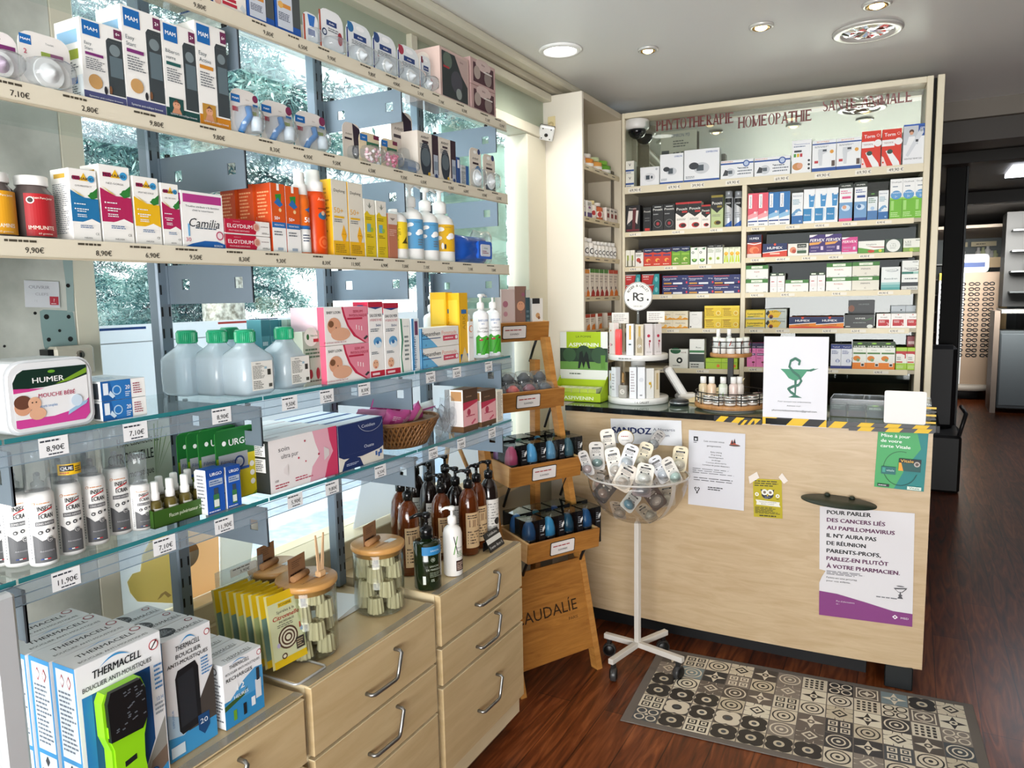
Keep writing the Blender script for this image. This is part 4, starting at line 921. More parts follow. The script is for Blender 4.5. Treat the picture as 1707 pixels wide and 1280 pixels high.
o = G();o.prism(rrect(w*.42,h*.62,.008),-.006,.004,M('1f5cc0',.3),Matrix.Translation((w*.2,-.001,h*.18)));o.prism(rrect(w*.3,h*.42,.006),-.007,-.006,M('d8dfe8',.3),Matrix.Translation((w*.2,-.001,h*.27)));o.face([T(.5,.7,.25,'mixa','2c6a50',w=.5),LN(.15,.2,.85,.5,2,'8a3a5a')],w*.3,h*.42,Matrix.Translation((w*.2-w*.15,-.0085,h*.27)));o.obj('lid',t)
loc,w,h = LP(3,800,826,384,.05);t2 = pillow(w,h,.05,FILM,seed=4).obj('clear_bag',loc=loc,rz=R90);tag(t2,'crumpled clear bag behind the blue wipes pack','bag')
# ================================================================== fourth row (glass)
loc,w,h = LP(4,8,160,598,.012)
t = thing('wipes_case','big white plastic case with dark green and pink label at the left','plastic case',(loc[0]-.045,loc[1],loc[2]),R90+.06)
o = G();o.prism(rrect(w,h,.02,6,.028),-.045,.05,M('dfe4e8',.25),None);o.prism(rrect(w*.93,h*.93,.018,6,.026),-.048,-.045,M('e8ebee',.25),Matrix.Translation((0,0,h*.035)))
o.obj('case',t)
o = G();o.face([P([(0,.1),(.04,0),(.9,0),(1,.1),(1,.98),(.1,.98),(.02,.9),(0,.75)],'eef0f2'),P([(0,.66),(0,.78),(.06,.92),(.14,.98),(1,.98),(1,.80),(.7,.70),(.4,.66)],'0f2e24'),P([(.55,.69),(1,.93),(1,.84),(.75,.73)],'7aa52c'),P([(0,.60),(0,.68),(.4,.64),(.2,.61)],'cf3f8e'),P([(0,.02),(0,.15),(.5,.14),(.85,.22),(1,.38),(1,.1),(.93,0),(.04,0)],'d0459a'),
    T(.46,.79,.13,'HUMER','f4f6f4',b=.02,w=.42),T(.56,.52,.10,'MOUCHE BÉBÉ','b02050',b=.008,w=.5),T(.38,.34,.07,'+4 embouts souples','4a88c0',w=.34),E(.1,.36,.11,SK),E(.1,.44,.11,'6a4232',.09),E(.25,.40,.085,'e2b090'),E(.28,.22,.11,'e2b090',.08),E(.22,.42,.01,'3a2a22'),E(.27,.42,.01,'3a2a22'),P([(.68,.12),(.95,.28),(.98,.34),(.9,.32),(.7,.2)],'9ec4e4'),E(.82,.36,.08,'d0e4f4'),E(.5,.92,.05,'6aa832',.02)],w*.84,h*.80,Matrix.Translation((-w*.42,-.0485,h*.09)),up0=.0004)
o.obj('label',t)
bl = [R(.0,0,.66,1,'2a72b8'),P([(0,0),(.3,0),(.2,1),(0,1)],'1c5a9c'),R(.05,.3,.16,.9,'dfe9f2'),P([(.16,.3),(.24,.1),(.3,.2),(.2,.5)],'c8dcec'),E(.34,.5,.1,'a8cce8'),E(.34,.5,.075,'2a72b8'),T(.58,.6,.3,'20','f0f4f8',b=.01,r=0,w=.1),LN(.52,.1,.64,.4,3,'d8e4f0'),LN(.7,.2,.95,.8,5,'9a4a5a')]
l0,w0,h0 = LP(4,172,246,665)
for k in range(2): carton('saline_carton','blue and white dose carton, %s one of the stack of two' % ('lower','upper')[k],'box',(l0[0],l0[1],l0[2]+k*(h0+.0008)),R90,w0,h0,.12,'eff0ee',bl,[LN(.1,.2,.9,.8,3,'9aa4ae'),R(.8,.1,.95,.9,'3a4048')],[R(0,0,1,1,'dde8f2'),LN(.1,.2,.9,.8,3,'7aa4cc')],group='two blue dose cartons')
# square jugs with green caps
def jug(loc,lab,lbl,rz=R90):
    t = thing('saline_jug',lab,'bottle',loc,rz,'square jugs with green caps');s_ = .0450;H = .128
    o = G();o.lathe([(s_*.86,0),(s_,.008),(s_*1.02,H*.35),(s_,H*.62),(s_*.93,H*.68),(s_*.45,H*.84),(s_*.36,H*.88),(s_*.36,H*.92)],JUG,32,pw=7)
    if lbl: o.face([R(0,0,1,1,'e6e6e0'),T(.2,.92,.07,'VERSOL','4a4a44','l',.01),LN(.06,.4,.66,.86,12,'5a5a54'),LN(.06,.05,.6,.34,5,'5a5a54'),R(.74,.5,.9,.7,'3a3a36'),R(.78,.08,.94,.2,'4a4a44'),R(.6,.72,.72,.8,'9ab8c8')],.06,H*.5,Matrix.Translation((-.03,-s_*1.05,H*.09)))
    o.obj('body',t)
    o = G();n = 36;o.lathe([(s_*.46,H*.90),(s_*.48,H*.91),(s_*.48,H*1.10),(s_*.42,H*1.13)],M('1f9a6c',.35),n)
    for i in range(n): a = 2*pi*i/n;c,q = cos(a),sin(a);o.add([((s_*.48)*cos(a-.05),(s_*.48)*sin(a-.05),H*.92),((s_*.51)*c,(s_*.51)*q,H*.92),((s_*.48)*cos(a+.05),(s_*.48)*sin(a+.05),H*.92),((s_*.48)*cos(a-.05),(s_*.48)*sin(a-.05),H*1.09),((s_*.51)*c,(s_*.51)*q,H*1.09),((s_*.48)*cos(a+.05),(s_*.48)*sin(a+.05),H*1.09)],[(0,1,4,3),(1,2,5,4),(3,4,5)],M('1f9a6c',.35))
    o.obj('cap',t);return t
JUG = glassy('milky_jug','e6eff4',.2,.12,.5,'dceaf2')
z4 = SH[4]+.0006
def row4p(px,x): return (x,tpx((x,0,z4),(0,1,0),px),z4)
jug(row4p(318,-1.44),'square water jug with green cap, leftmost, no label to see',False)
jug(row4p(368,-1.375),'square water jug with green cap, second from the left, no label to see',False)
jug(row4p(414,-1.305),'square water jug with green cap and paper label, in front at the shelf edge',True)
jug(row4p(478,-1.315),'square water jug with green cap and paper label, rightmost of the jugs',True)
jug(row4p(388,-1.475),'square water jug with green cap half hidden at the back',False)
for i in range(3):
    loc,w,h = LP(4,441+i*15,455+i*15,533,.16);carton('mask_carton','teal carton behind the green capped jugs%s' % OR(i,3),'box',loc,R90,w,h,.05,'5aa0aa',[R(0,.75,1,1,'3a808c'),LN(.1,.3,.9,.7,3,'d0e8ec')],group='teal cartons behind the jugs')
packs(4,'sticker_card','box',None,[(484,512,532,'grey green hanging carton behind the rightmost jug')],'8fa89c',[E(.5,.8,.16,'f0f0ee',.06),LN(.1,.3,.9,.6,3,'dde6e0')],sb=.13,d=.02)
packs(4,'plant_carton','box',None,[(508,543,552,'grey green carton with red plant drawings, leaning beside the jugs')],'a9b3a4',[E(.4,.9,.32,'e2e2da'),T(.55,.92,.05,'Néolia','2f7a4a',w=.4),E(.25,.9,.06,'2f6a3a',.1),R(.5,.80,.75,.86,'b03038'),LN(.1,.5,.9,.7,3,'4a6a54'),E(.3,.22,.1,'8a2a30',.16),E(.65,.22,.09,'8a2a30',.2),LN(.1,.06,.9,.12,1,'5a5a50')],d=.03,sb=.03)
bab = [P([(.38,1),(1,1),(1,0),(.92,0),(.66,.2),(.5,.5),(.42,.8)],'e2889c'),P([(.38,1),(.42,1),(.46,.78),(.54,.5),(.7,.22),(.94,0),(.9,0),(.64,.2),(.5,.48),(.42,.76)],'c02448'),T(.2,.86,.1,'BABY LOON','2a2a2a',b=.01,w=.3),T(.76,.87,.1,'SERUM','a81c40',b=.01,w=.3),T(.76,.76,.1,'PHYSIOLOGIQUE','a81c40',b=.01,w=.42),R(.5,.65,.86,.70,'b82848'),
       E(.2,.50,.15,SK,.13),E(.34,.28,.22,'dca88a',.10),E(.13,.56,.06,'7a5238',.05),E(.24,.46,.012,'5a3828'),R(.70,.38,.72,.5,'f4e0e4'),R(.76,.36,.78,.48,'f4e0e4'),R(.82,.34,.84,.46,'f4e0e4'),T(.2,.08,.07,'40 unidoses stériles de 5 ml','a84858',w=.5),P([(.86,.12),(.9,.16),(.94,.12),(.9,.08)],'2a3a3a'),P([(.9,.16),(.94,.2),(.98,.16),(.94,.12)],'2a3a3a')]
l0,w0,h0 = LP(4,546,617,574)
for k in range(2): carton('serum_carton','pink and white carton with baby photo, %s one of the stack of two' % ('lower','upper')[k],'box',(l0[0],l0[1],l0[2]+k*(h0+.001)),R90,w0,h0,.11,'f1efec',bab,[R(0,0,1,1,'eed0d8'),R(.8,0,1,1,'d8607c')],group='two baby photo cartons')
edm = [R(0,.93,1,1,'b01c38'),R(0,0,1,.08,'c0203a'),P([(0,.93),(.5,.90),(1,.93)],'24407c'),T(.5,.82,.055,'EAU DE MER','2a3040',b=.01,w=.8),T(.5,.76,.045,'HYGIENE DU NEZ','b84050',w=.8),T(.66,.69,.05,'Bébé','2a4a7a',w=.34),LN(.1,.6,.8,.65,2,'4a5a6a'),E(.55,.47,.28,'5a9ccc',.20),E(.6,.43,.22,'d8e8f2',.15),E(.55,.46,.1,'2a6ca8',.08),LN(.1,.30,.6,.34,2,'4a5a6a'),E(.35,.17,.2,'e2b090'),E(.27,.19,.025,'3a2a22'),E(.43,.19,.025,'3a2a22'),E(.35,.13,.05,'b04040',.03),R(.1,.025,.6,.055,'f0d0d4')]
packs(4,'sea_water_carton','box','tall sea water spray cartons',[(618,642,503,'tall sea water carton with red cap band, left one in front'),(643,668,505,'tall sea water carton with red cap band, right one in front')],'f1f1ef',edm,[R(0,.86,1,1,'d02048'),R(0,.84,1,.86,'24407c'),R(.3,.91,.7,.96,'24407c')],[R(0,0,1,1,'a01c38')],d=.05)
for k in range(2):
    loc,w,h = LP(4,618,642,503,.012+.055*(k+1));carton('sea_water_carton','tall sea water carton, %s behind the left front one' % ('directly','farthest')[k],'box',loc,R90,.045,h,.05,'f1f1ef',edm,[R(0,.86,1,1,'d02048'),R(0,.84,1,.86,'24407c'),R(.3,.91,.7,.96,'24407c')],[R(0,0,1,1,'a01c38')],group='tall sea water spray cartons')
packs(4,'wave_carton','box',None,[(669,686,531,'white carton with green wavy line beside the sea water cartons')],'eef0ec',[P([(.05,1),(.2,1),(.3,.6),(.1,.3),(.25,0),(.1,0),(0,.3),(.15,.6)],'3a8a6a'),T(.62,.86,.05,'crème hydra','5a7a8a',w=.5),LN(.4,.2,.9,.7,6,'6a7a7a')],d=.045)
packs(4,'ointment_tube_carton','box',None,[(688,701,531,'narrow upright carton with vertical writing beside the ointment stack')],'dfe9f0',[R(0,0,.3,1,'4a90c4'),T(.34,.35,.5,'Bepanthen','23527e',r=1,w=.6),R(.4,.68,.8,.95,'6a3a5a')],d=.04)
bep = [P([(0,0),(.42,0),(.3,.3),(.15,.6),(0,.8)],'66b0dc'),R(0,0,.04,1,'3a8cc4'),T(.26,.7,.3,'Bepanthen','2a2f38',b=.005,w=.46),T(.73,.7,.3,'Pommade','e0a090',w=.40),R(.04,.44,.5,.48,'1f4a80'),R(.56,.28,.96,.55,'c84a60'),LN(.6,.34,.85,.48,1,'f4dce0'),E(.92,.42,.03,'f0f0f0'),T(.12,.15,.14,'(B','2a5a90')]
l0,w0,h0 = LP(4,703,766,578)
for k in range(2): carton('ointment_carton','flat blue and white ointment carton, %s one of the stack of two' % ('lower','upper')[k],'box',(l0[0],l0[1],l0[2]+k*(h0+.001)),R90,w0,h0,.05,'ecebe6',bep,[R(0,0,1,1,'66b0dc')],group='two flat ointment cartons')
yc = [R(.0,0,1,.12,'2a5a90'),P([(0,.0),(.5,.22),(1,0)],'d8c8a0'),T(.5,.62,.5,'ARKO','b88a10',r=1,w=.3),R(.2,.70,.8,.76,'2a6cb0')]
for i,(pl,pr,pt) in enumerate(((746,757,487),(768,782,488))):
    loc,w,h = LP(4,pl,pr,pt,.055-.04*i);carton('cream_carton','tall bright yellow carton behind the ointment stack%s' % OR(i,2),'box',loc,R90,w,h,.06,'e8b212',yc,[R(.1,.55,.9,.9,'f0c43a'),R(.1,0,.9,.08,'3a6aa0'),E(.5,.1,.3,'e8d8b8')],group='tall bright yellow cartons')
packs(4,'white_carton','box',None,[(782,791,536,'narrow white carton with orange arc beside the yellow ones')],'f0f0ee',[E(.5,.82,.35,'e07a20'),E(.55,.82,.27,'f0f0ee'),T(.5,.6,.06,'TALC','2a2a2a',w=.7)],d=.04)
def white_pump(px,x,H,lab,r=.026,ops=(),lz=(.05,.85)):
    y = tpx((x,0,z4),(0,1,0),px);return bottle('pump_bottle',lab,'bottle',(x,y,z4),R90-.75,r,H,.006,M('f0f1f2',.3),WHT,'pump',ops,lz,'white pump bottles on the fourth shelf',.1,.95,na=.6)
white_pump(722,-1.40,.155,'plain white pump bottle behind the ointment stack',.028,[R(.0,.1,.3,.5,'c8825a')])
white_pump(752,-1.44,.15,'plain white pump bottle behind the yellow cartons',.024);white_pump(775,-1.42,.15,'plain white pump bottle behind the grass printed pair',.022)
gr = [T(.55,.86,.07,'BABY LOON','2a6aa8',b=.01,w=.7),T(.5,.78,.05,'BIO','2a6aa8',w=.2),T(.55,.68,.07,'Liniment','33383c',w=.55),T(.5,.60,.07,'Oléo-Calcaire','33383c',w=.8),R(0,.04,1,.46,'3fa02c'),P([(0,.46),(.2,.52),(.4,.45),(.7,.5),(1,.44),(1,.4),(0,.4)],'3fa02c'),E(.35,.4,.14,'a02828',.08),E(.8,.42,.1,'7a2420',.07),E(.3,.42,.03,'f0e8e0'),P([(.3,.05),(.7,.4),(.66,.42),(.26,.06)],'2c7a20'),P([(.6,.05),(.9,.35),(.86,.36),(.56,.06)],'2c7a20'),E(.2,.06,.12,'dfe8ec',.05),E(.7,.05,.14,'dfe8ec',.05)]
for i,px in enumerate((803,823)): white_pump(px,-1.285,.160,'white pump bottle with green grass and ladybird print%s' % OR(i,2),.027,gr,(.04,.92))
# ================================================================== fifth row (glass)
z5 = SH[5]+.0006
def z5p(px,x): return (x,tpx((x,0,z5),(0,1,0),px),z5)
def insect(loc,H,r,lab,sticker=False):
    t = thing('repellent_spray',lab,'spray bottle',loc,R90-.35,'insect repellent sprays');hb = H*.60
    o = G();o.lathe([(r*.93,0),(r,.004),(r,hb*.93),(r*.86,hb*.99),(r*.5,hb)],M('eeeeec',.3),24);W = r*1.75
    o.face([P([(.05,.04),(.95,.04),(.95,.36),(.7,.40),(.4,.37),(.2,.44),(.05,.47)],'5c5d60'),T(.62,.86,.10,'INSECT','1e2024',b=.02,w=.60),T(.62,.745,.10,'ECRAN','1e2024',b=.02,w=.56),P([(.35,.79),(.6,.83),(.9,.87),(.9,.85),(.6,.81),(.35,.775)],'c02428'),R(.2,.60,.95,.665,'5c5d60'),T(.58,.632,.045,'ZONES INFESTÉES','e8e8e8',w=.68),
            LN(.3,.925,.9,.95,1,'d88a40'),E(.2,.94,.06,'d88a40'),E(.2,.94,.04,'eeeeec'),E(.36,.50,.085,'3c3d40'),E(.62,.515,.085,'3c3d40'),E(.86,.53,.06,'3c3d40'),E(.36,.50,.04,'d8d8d8'),E(.62,.515,.035,'d8d8d8'),E(.68,.385,.12,'1e2024'),E(.68,.385,.1,'e8e8e8'),E(.68,.385,.085,'1e2024'),T(.68,.385,.04,'16h','e8e8e8',w=.12),T(.55,.22,.035,'Anti-moustiques','b8b8bc',w=.5),R(.3,.09,.42,.105,'2c4a90'),R(.42,.09,.52,.105,'eeeeee'),R(.52,.09,.64,.105,'c03038'),blurb(-.02,.1,.04,.8,16)],
           W,hb*.88,Matrix.Translation((-W/2,-r,hb*.02)),curve=r)
    o.obj('body',t)
    o = G();o.lathe([(r*.45,hb),(r*.45,hb+H*.06),(r*.22,hb+H*.075),(r*.22,hb+H*.13),(r*.15,hb+H*.14)],CLEAR,14);o.tube([(0,0,hb+H*.13),(0,-r*.5,hb+H*.13)],.003,CLEAR,6);o.obj('nozzle',t)
    o = G();o.lathe([(r*.90,hb),(r*.90,H*.93),(r*.82,H*.98),(r*.5,H),(0,H)],CLEAR,24);o.obj('overcap',t,label='clear plastic overcap')
    if sticker: o = G();o.face([R(0,0,1,1,'e6b81c'),R(.1,.35,.62,.9,'1e2024'),T(.36,.62,.4,'QUE','f0f0f0',b=.02,w=.44),LN(.1,.1,.6,.3,1,'c04020'),LN(.66,.2,.96,.8,3,'1e2024')],r*1.9,H*.09,Matrix.Translation((-r*.7,-r*.93,hb+H*.07)),curve=r*.93);o.obj('sticker',t,label='yellow sticker')
    return t
HI = .212
for px,x,lab,st in ((0,-1.345,'grey and white repellent spray at the left edge, leftmost in the group',False),(34,-1.315,'grey and white repellent spray half hidden behind the front left one',False),(75,-1.278,'grey and white repellent spray standing nearest the shelf edge at the left',False),
                       (120,-1.290,'grey and white repellent spray with yellow sticker on its cap',True),(161,-1.302,'grey and white repellent spray just right of the stickered one',False),(200,-1.318,'grey and white full size repellent spray, rightmost of the tall ones',False),
                       (150,-1.372,'repellent spray in the back row behind the stickered one',False),(108,-1.36,'repellent spray in the back row behind the front left one',False)):
    insect(z5p(px,x),HI,.0222,lab,st)
insect(z5p(237,-1.300),.150,.0185,'smallest repellent spray beside the green tray of oil bottles')
loc,w,h = LP(5,182,292,705,.20)
carton('citronella_sign','pale green printed card about lemongrass oil behind the sprays','sign',loc,R90,w,h,.01,'d3dccf',[T(.5,.80,.14,'Huile essentielle de','3a3a38',w=.62),T(.38,.62,.17,'CITRONNELLE','1f2420',b=.01,w=.66),T(.42,.42,.12,'Anti-moustique','3a3a38',w=.56)]+[P([(.72,.3),(x0,y0),(x0+.02,y0+.02)],'5f8a3a') for x0,y0 in ((.74,.95),(.8,.98),(.86,.9),(.92,.8),(.97,.7))])
# green tray of small spray bottles
tl = tpx((XF-.03,0,z5),(0,1,0),258);tr_ = tpx((XF-.03,0,z5),(0,1,0),358);tw = tr_-tl;ty = (tl+tr_)/2;tx = XF-.030
t = thing('display_tray','dark green cardboard tray holding small oil spray bottles','tray',(tx,ty,z5),R90)
o = G();GRN = M('35591c',.5);o.box(-tw/2,tw/2,0,.0015,0,.034,GRN);o.box(-tw/2,tw/2,0,.085,0,.0015,GRN);o.box(-tw/2,tw/2,.0835,.085,0,.05,GRN)
for s_ in (-1,1): o.add([(s_*tw/2,0,0),(s_*tw/2,.085,0),(s_*tw/2,.085,.05),(s_*tw/2,0,.034),(s_*(tw/2-.0015),0,0),(s_*(tw/2-.0015),.085,0),(s_*(tw/2-.0015),.085,.05),(s_*(tw/2-.0015),0,.034)],[(0,1,2,3),(4,7,6,5),(3,2,6,7)],GRN)
o.face([T(.55,.55,.3,'Flacon pulvérisateur 30 ml','dfe6d0',w=.62)],tw,.034,FX(tw));o.obj('tray_box',t)
def oil(loc,lab):
    t = thing('oil_spray',lab,'spray bottle',loc,R90,'small oil sprays in the green tray');r = .0125
    o = G();o.lathe([(r*.95,0),(r,.002),(r,.044),(r*.7,.049),(r*.5,.05)],M('5a5026',.15),18);o.face([R(0,0,1,1,'e8e8de'),T(.5,.7,.2,'Huilerie','3a4a3a',w=.8),LN(.1,.1,.9,.5,4,'6a6a60'),P([(.3,.1),(.5,.4),(.6,.1)],'7a9a3a')],r*1.7,.026,Matrix.Translation((-r*.85,-r,.008)),curve=r);o.obj('body',t)
    o = G();o.lathe([(r*.72,.050),(r*.72,.062),(r*.6,.064),(r*.6,.084),(r*.5,.086),(0,.086)],WHT,16);o.obj('cap',t);return t
for i in range(4):
    for j in range(2): oil((tx-.020-.032*j,tl+tw*(.14+.24*i),z5+.0016),'small white capped oil spray, %s row of the green tray, place %s from the left' % (('front','back')[j],('one','two','three','four')[i]))
ug = [R(0,0,1,1,'8aa51c'),R(0,.62,1,1,'1c6a2e'),P([(.55,.62),(1,.62),(1,.06),(.85,0),(.5,0)],'d8c820'),R(.05,.44,.78,.66,'a8aeb4'),T(.6,.82,.13,'URGO','f2f4f2',b=.02,w=.56),E(.2,.82,.05,'f2f4f2'),E(.56,.52,.13,'24407c'),E(.56,.52,.09,'c8d0d8'),T(.3,.56,.07,'Filmogel','24407c',w=.4),R(.05,.40,.8,.44,'2a5cb0')]+[E(.87,.45-.13*i,.06,'f0f0e8') for i in range(3)]
for i,(pl,pr,pt,sb) in enumerate(((365,431,712,.058),(337,400,712,.078),(318,380,716,.098),(302,360,718,.118))):
    loc,w,h = LP(5,pl,pr,pt,sb);t = thing('plaster_pack','green hanging plaster pack%s' % (', frontmost of the row',', second in the row from the front',', third in the row from the front',', rearmost of the row')[i],'blister pack',loc,R90,'green plaster packs')
    o = G();o.prism(rrect(w,h,.004,top=.014),0,.0015,M('2a7a38',.4));o.face(ug,w*.98,h*.97,Matrix.Translation((-w*.49,0,h*.01)));o.obj('card',t)
ub = [R(0,.80,1,1,'1a4a9c'),T(.55,.88,.1,'URGO','f4f6f8',b=.02,w=.66),R(.15,.62,.9,.76,'a8b8cc'),LN(.2,.64,.85,.74,2,'2a5090'),R(.34,.1,.66,.42,'3a7a4a'),R(.38,.42,.62,.56,'3a4a5a'),R(.36,.14,.64,.3,'e0e8e0'),LN(.05,.02,.9,.08,1,'d0d8e8')]
packs(5,'varnish_carton','box','small royal blue cartons',[(347,377,781,'small royal blue carton, left one of the two before the green packs'),(380,404,776,'small royal blue carton, right one of the two before the green packs')],'1f57b4',ub,[R(0,0,1,1,'e8e8e6'),blurb(.1,.1,.9,.9,10)],d=.03)
gl = [R(0,0,1,1,'ece8e8'),P([(.62,1),(1,1),(1,0),(.55,0),(.60,.3),(.72,.5),(.66,.75)],'e0a8b8'),P([(.86,1),(1,1),(1,0),(.78,0),(.84,.3),(.93,.5),(.88,.75)],'c83a62'),T(.2,.80,.13,'soin','5a5a60',w=.18),T(.28,.66,.13,'ultra pur','5a5a60',w=.24),T(.06,.22,.07,'100','5a4a50','l'),LN(.06,.06,.3,.16,2,'b04a58'),LN(.34,.1,.62,.2,2,'b84a62'),E(.5,.85,.012,'a83048'),E(.40,.55,.012,'c04a60'),E(.70,.52,.014,'a83048'),E(.5,.45,.01,'c04a60'),P([(.78,.64),(.86,.56),(.86,.44),(.78,.36)],'d8cfd0'),P([(.24,.5),(.18,.42),(.18,.34),(.24,.26)],'e4dede')]
for i in range(4):
    loc,w,h = LP(5,452,564,722,.014+.058*i);w = w if i == 0 else gw;gw = w;gh = h if i == 0 else gh
    if i == 0: gy = loc[1]
    carton('glove_carton','white and crimson glove carton, %s' % ('frontmost of four','second of four from the front','third of four from the front','rearmost of four')[i],'box',(loc[0],gy,loc[2]),R90,w,gh,.056,'ece8e8',gl,[R(0,0,1,1,'2c302f'),R(.2,.70,.8,.95,'e8e8e6'),blurb(.25,.72,.75,.93,6,'2a2a2a'),R(.2,.40,.8,.66,'e8e8e6'),blurb(.25,.42,.75,.64,6,'2a2a2a')],[LN(.05,.3,.3,.6,1,'c8c0c4')],group='white and crimson glove cartons')
ov = [R(0,.33,1,1,'152a5e'),P([(0,.33),(.1,.26),(.5,.22),(.9,.28),(1,.33)],'152a5e'),P([(.05,0),(.12,.2),(.28,.28),(.45,.2),(.52,0)],'152a5e'),T(.66,.88,.1,'Cotidien','c8d0e0',w=.32),T(.66,.42,.1,'Ouate','d0d8e8',w=.3),LN(.15,.08,.42,.14,2,'b8c4dc'),R(.80,.14,.84,.24,'2a5aa0'),R(.86,.10,.90,.2,'2a5aa0'),R(.9,.16,.95,.26,'2a5aa0')]+[E(.7+.27*cos(a),.98+.27*.9*sin(a)*1.0,.006,'c8d0e0') for a in [pi+.25+i*.11 for i in range(25)]]
for i in range(4):
    loc,w,h = LP(5,566,640,702,.014+.058*i); 
    if i == 0: oy,ow,oh = loc[1],w,h
    carton('cotton_carton','navy and cream cotton carton, %s' % ('frontmost of four','second of four from the front','third of four from the front','rearmost of four')[i],'box',(loc[0],oy,loc[2]),R90,ow,oh,.056,'e0dbd0',ov,[R(0,0,1,1,'1c3468')],[R(0,0,1,1,'e8ecf2'),R(0,.86,1,1,'2f5a9c'),R(0,0,1,.08,'2f5a9c')],group='navy and cream cotton cartons')
# wicker basket
def wicker():
    m,t,b = base_mat('wicker');tc = t.nodes.new('ShaderNodeTexCoord');w = t.nodes.new('ShaderNodeTexNoise');w.inputs['Scale'].default_value = 60
    c = t.nodes.new('ShaderNodeValToRGB');c.color_ramp.elements[0].color = rgb('4a2c14');c.color_ramp.elements[1].color = rgb('8e6234');t.links.new(tc.outputs['Object'],w.inputs[0]);t.links.new(w.outputs[0],c.inputs[0]);t.links.new(c.outputs[0],b.inputs['Base Color']);b.inputs['Roughness'].default_value = .55;return m
WK = wicker()
bx,by = -1.335,tpx((-1.335,0,z5),(0,1,0),672)
t = thing('wicker_basket','brown woven wicker basket filled with pink packets','basket',(bx,by,z5),0)
o = G();H = .072
def bw(a,f): rx = .060+.032*f;ry = .084+.050*f;return (rx*cos(a),ry*sin(a),H*f)
N = 44
for i in range(N):
    for s_ in (1,-1):
        a0 = 2*pi*i/N;pts = [(bw(a0+s_*.36*f,f*1.0)) for f in (0,.25,.5,.75,1)]
        k = (1.5 if s_ > 0 else -1.5)*.001
        pts = [(p[0]*(1+(.02 if (j+i) % 2 else -.005)*s_),p[1]*(1+(.02 if (j+i) % 2 else -.005)*s_),p[2]) for j,p in enumerate(pts)]
        o.tube(pts,.0034,WK,5,cap=False)
for f in (.02,.99): 
    for dz in (0,.004): o.tube([tuple(c+(0,0,dz)[q] for q,c in enumerate(bw(2*pi*i/40+dz*20,f))) for i in range(41)],.0042,WK,6)
o.lathe([(.0,.002),(.056,.002),(.058,.004)],WK,30,sy=1.42);o.lathe([(1,.003),(1.24,.035),(1.5,.070)],M('5a3a1c',.7),40,sx=.058,sy=.082);o.obj('weave',t)
PK = M('c9559b',.35);PK2 = M('e3a3c9',.35)
rn = random.Random(3)
def packet(x,y,z,w,h,d,eul,mat,lab,ops=()):
    o = pillow(w,h,d,mat,8,seed=int(x*999) % 9); 
    if ops: o.face(ops,w*.7,h*.7,Matrix.Translation((-w*.35,-.0015,h*.15)))
    ob = o.obj('sanitary_packet',loc=(x,y,z));ob.rotation_euler = eul;return tag(ob,lab,'packet','pink packets on the lowest glass shelf')
pko = [R(0,0,1,.5,'b83a86'),LN(.1,.55,.9,.9,3,'f0d0e4')]
packet(bx+.01,by-.055,z5+.045,.085,.062,.03,(.3,.25,1.35),PK,'pink packet at the left front inside the wicker basket',pko)
packet(bx+.02,by+.0,z5+.045,.09,.06,.03,(.2,-.5,1.6),PK,'pink packet in the middle front inside the wicker basket',pko)
packet(bx+.02,by+.055,z5+.050,.095,.055,.03,(.2,-.55,1.7),PK,'pink packet with cream top at the right inside the wicker basket',[R(0,.4,1,1,'d8c9b4')]+pko[:1])
packet(bx-.04,by-.10,z5+.055,.14,.06,.035,(.5,.15,1.5),PK2,'pale pink packet spilling over the basket at its left back',[LN(.1,.2,.9,.8,4,'c04a90')])
packet(bx-.05,by+.00,z5+.080,.16,.05,.035,(.4,.12,1.55),PK,'long magenta packet lying on top across the basket',[LN(.1,.2,.9,.8,2,'f0c0dc')])
packet(bx-.03,by+.155,z5+.012,.17,.085,.05,(.1,0,1.65),M('eef2f6',.3),'white packet with blue number lying right of the basket',[T(.45,.62,.42,'08','2f78b8',w=.3),R(0,.9,1,1,'c9559b'),R(0,.3,.9,.36,'2c3a70')])
o = G();rn = random.Random(8)
for k in range(7): pillow(.05+.03*rn.random(),.06+.03*rn.random(),.03,FILM,8,seed=k,o=o,X=Matrix.Translation((rn.uniform(-.03,.03),rn.uniform(-.01,.03),rn.uniform(0,.035))) @ Matrix.Rotation(rn.uniform(-.8,.8),4,'Y') @ Matrix.Rotation(rn.uniform(-.5,.5),4,'Z'))
tag(o.obj('crumpled_film',loc=(-1.285,tpx((-1.285,0,z5),(0,1,0),756),z5),rz=R90),'ball of crumpled clear plastic film right of the basket','plastic film')
wo = [R(0,0,1,.14,'5a3a20'),R(0,.70,1,1,'4a2e1a'),R(0,.14,1,.66,'e6aab0'),P([(0,.52),(1,.66),(1,.72),(0,.70)],'b82048'),E(.38,.46,.12,'b03050'),LN(.2,.34,.8,.40,1,'b03050'),P([(.5,.18),(.8,.28),(.85,.24),(.6,.15)],'c8506a'),LN(.2,.8,.8,.86,1,'8a6a50')]
sdl = [R(0,0,1,.14,'6a4a2a'),R(0,.72,1,1,'f0eee8'),R(.1,.74,.9,.96,'b98a5a'),R(0,.14,1,.72,'dcd6d4')]
packs(5,'care_carton','box','brown and pink cartons',[(773,797,648,'brown and pink carton, left one of the front pair at the right end'),(803,827,650,'brown and pink carton, right one of the front pair at the right end')],'7a5030',wo,sdl,[R(0,0,1,1,'6a4830')],d=.05)
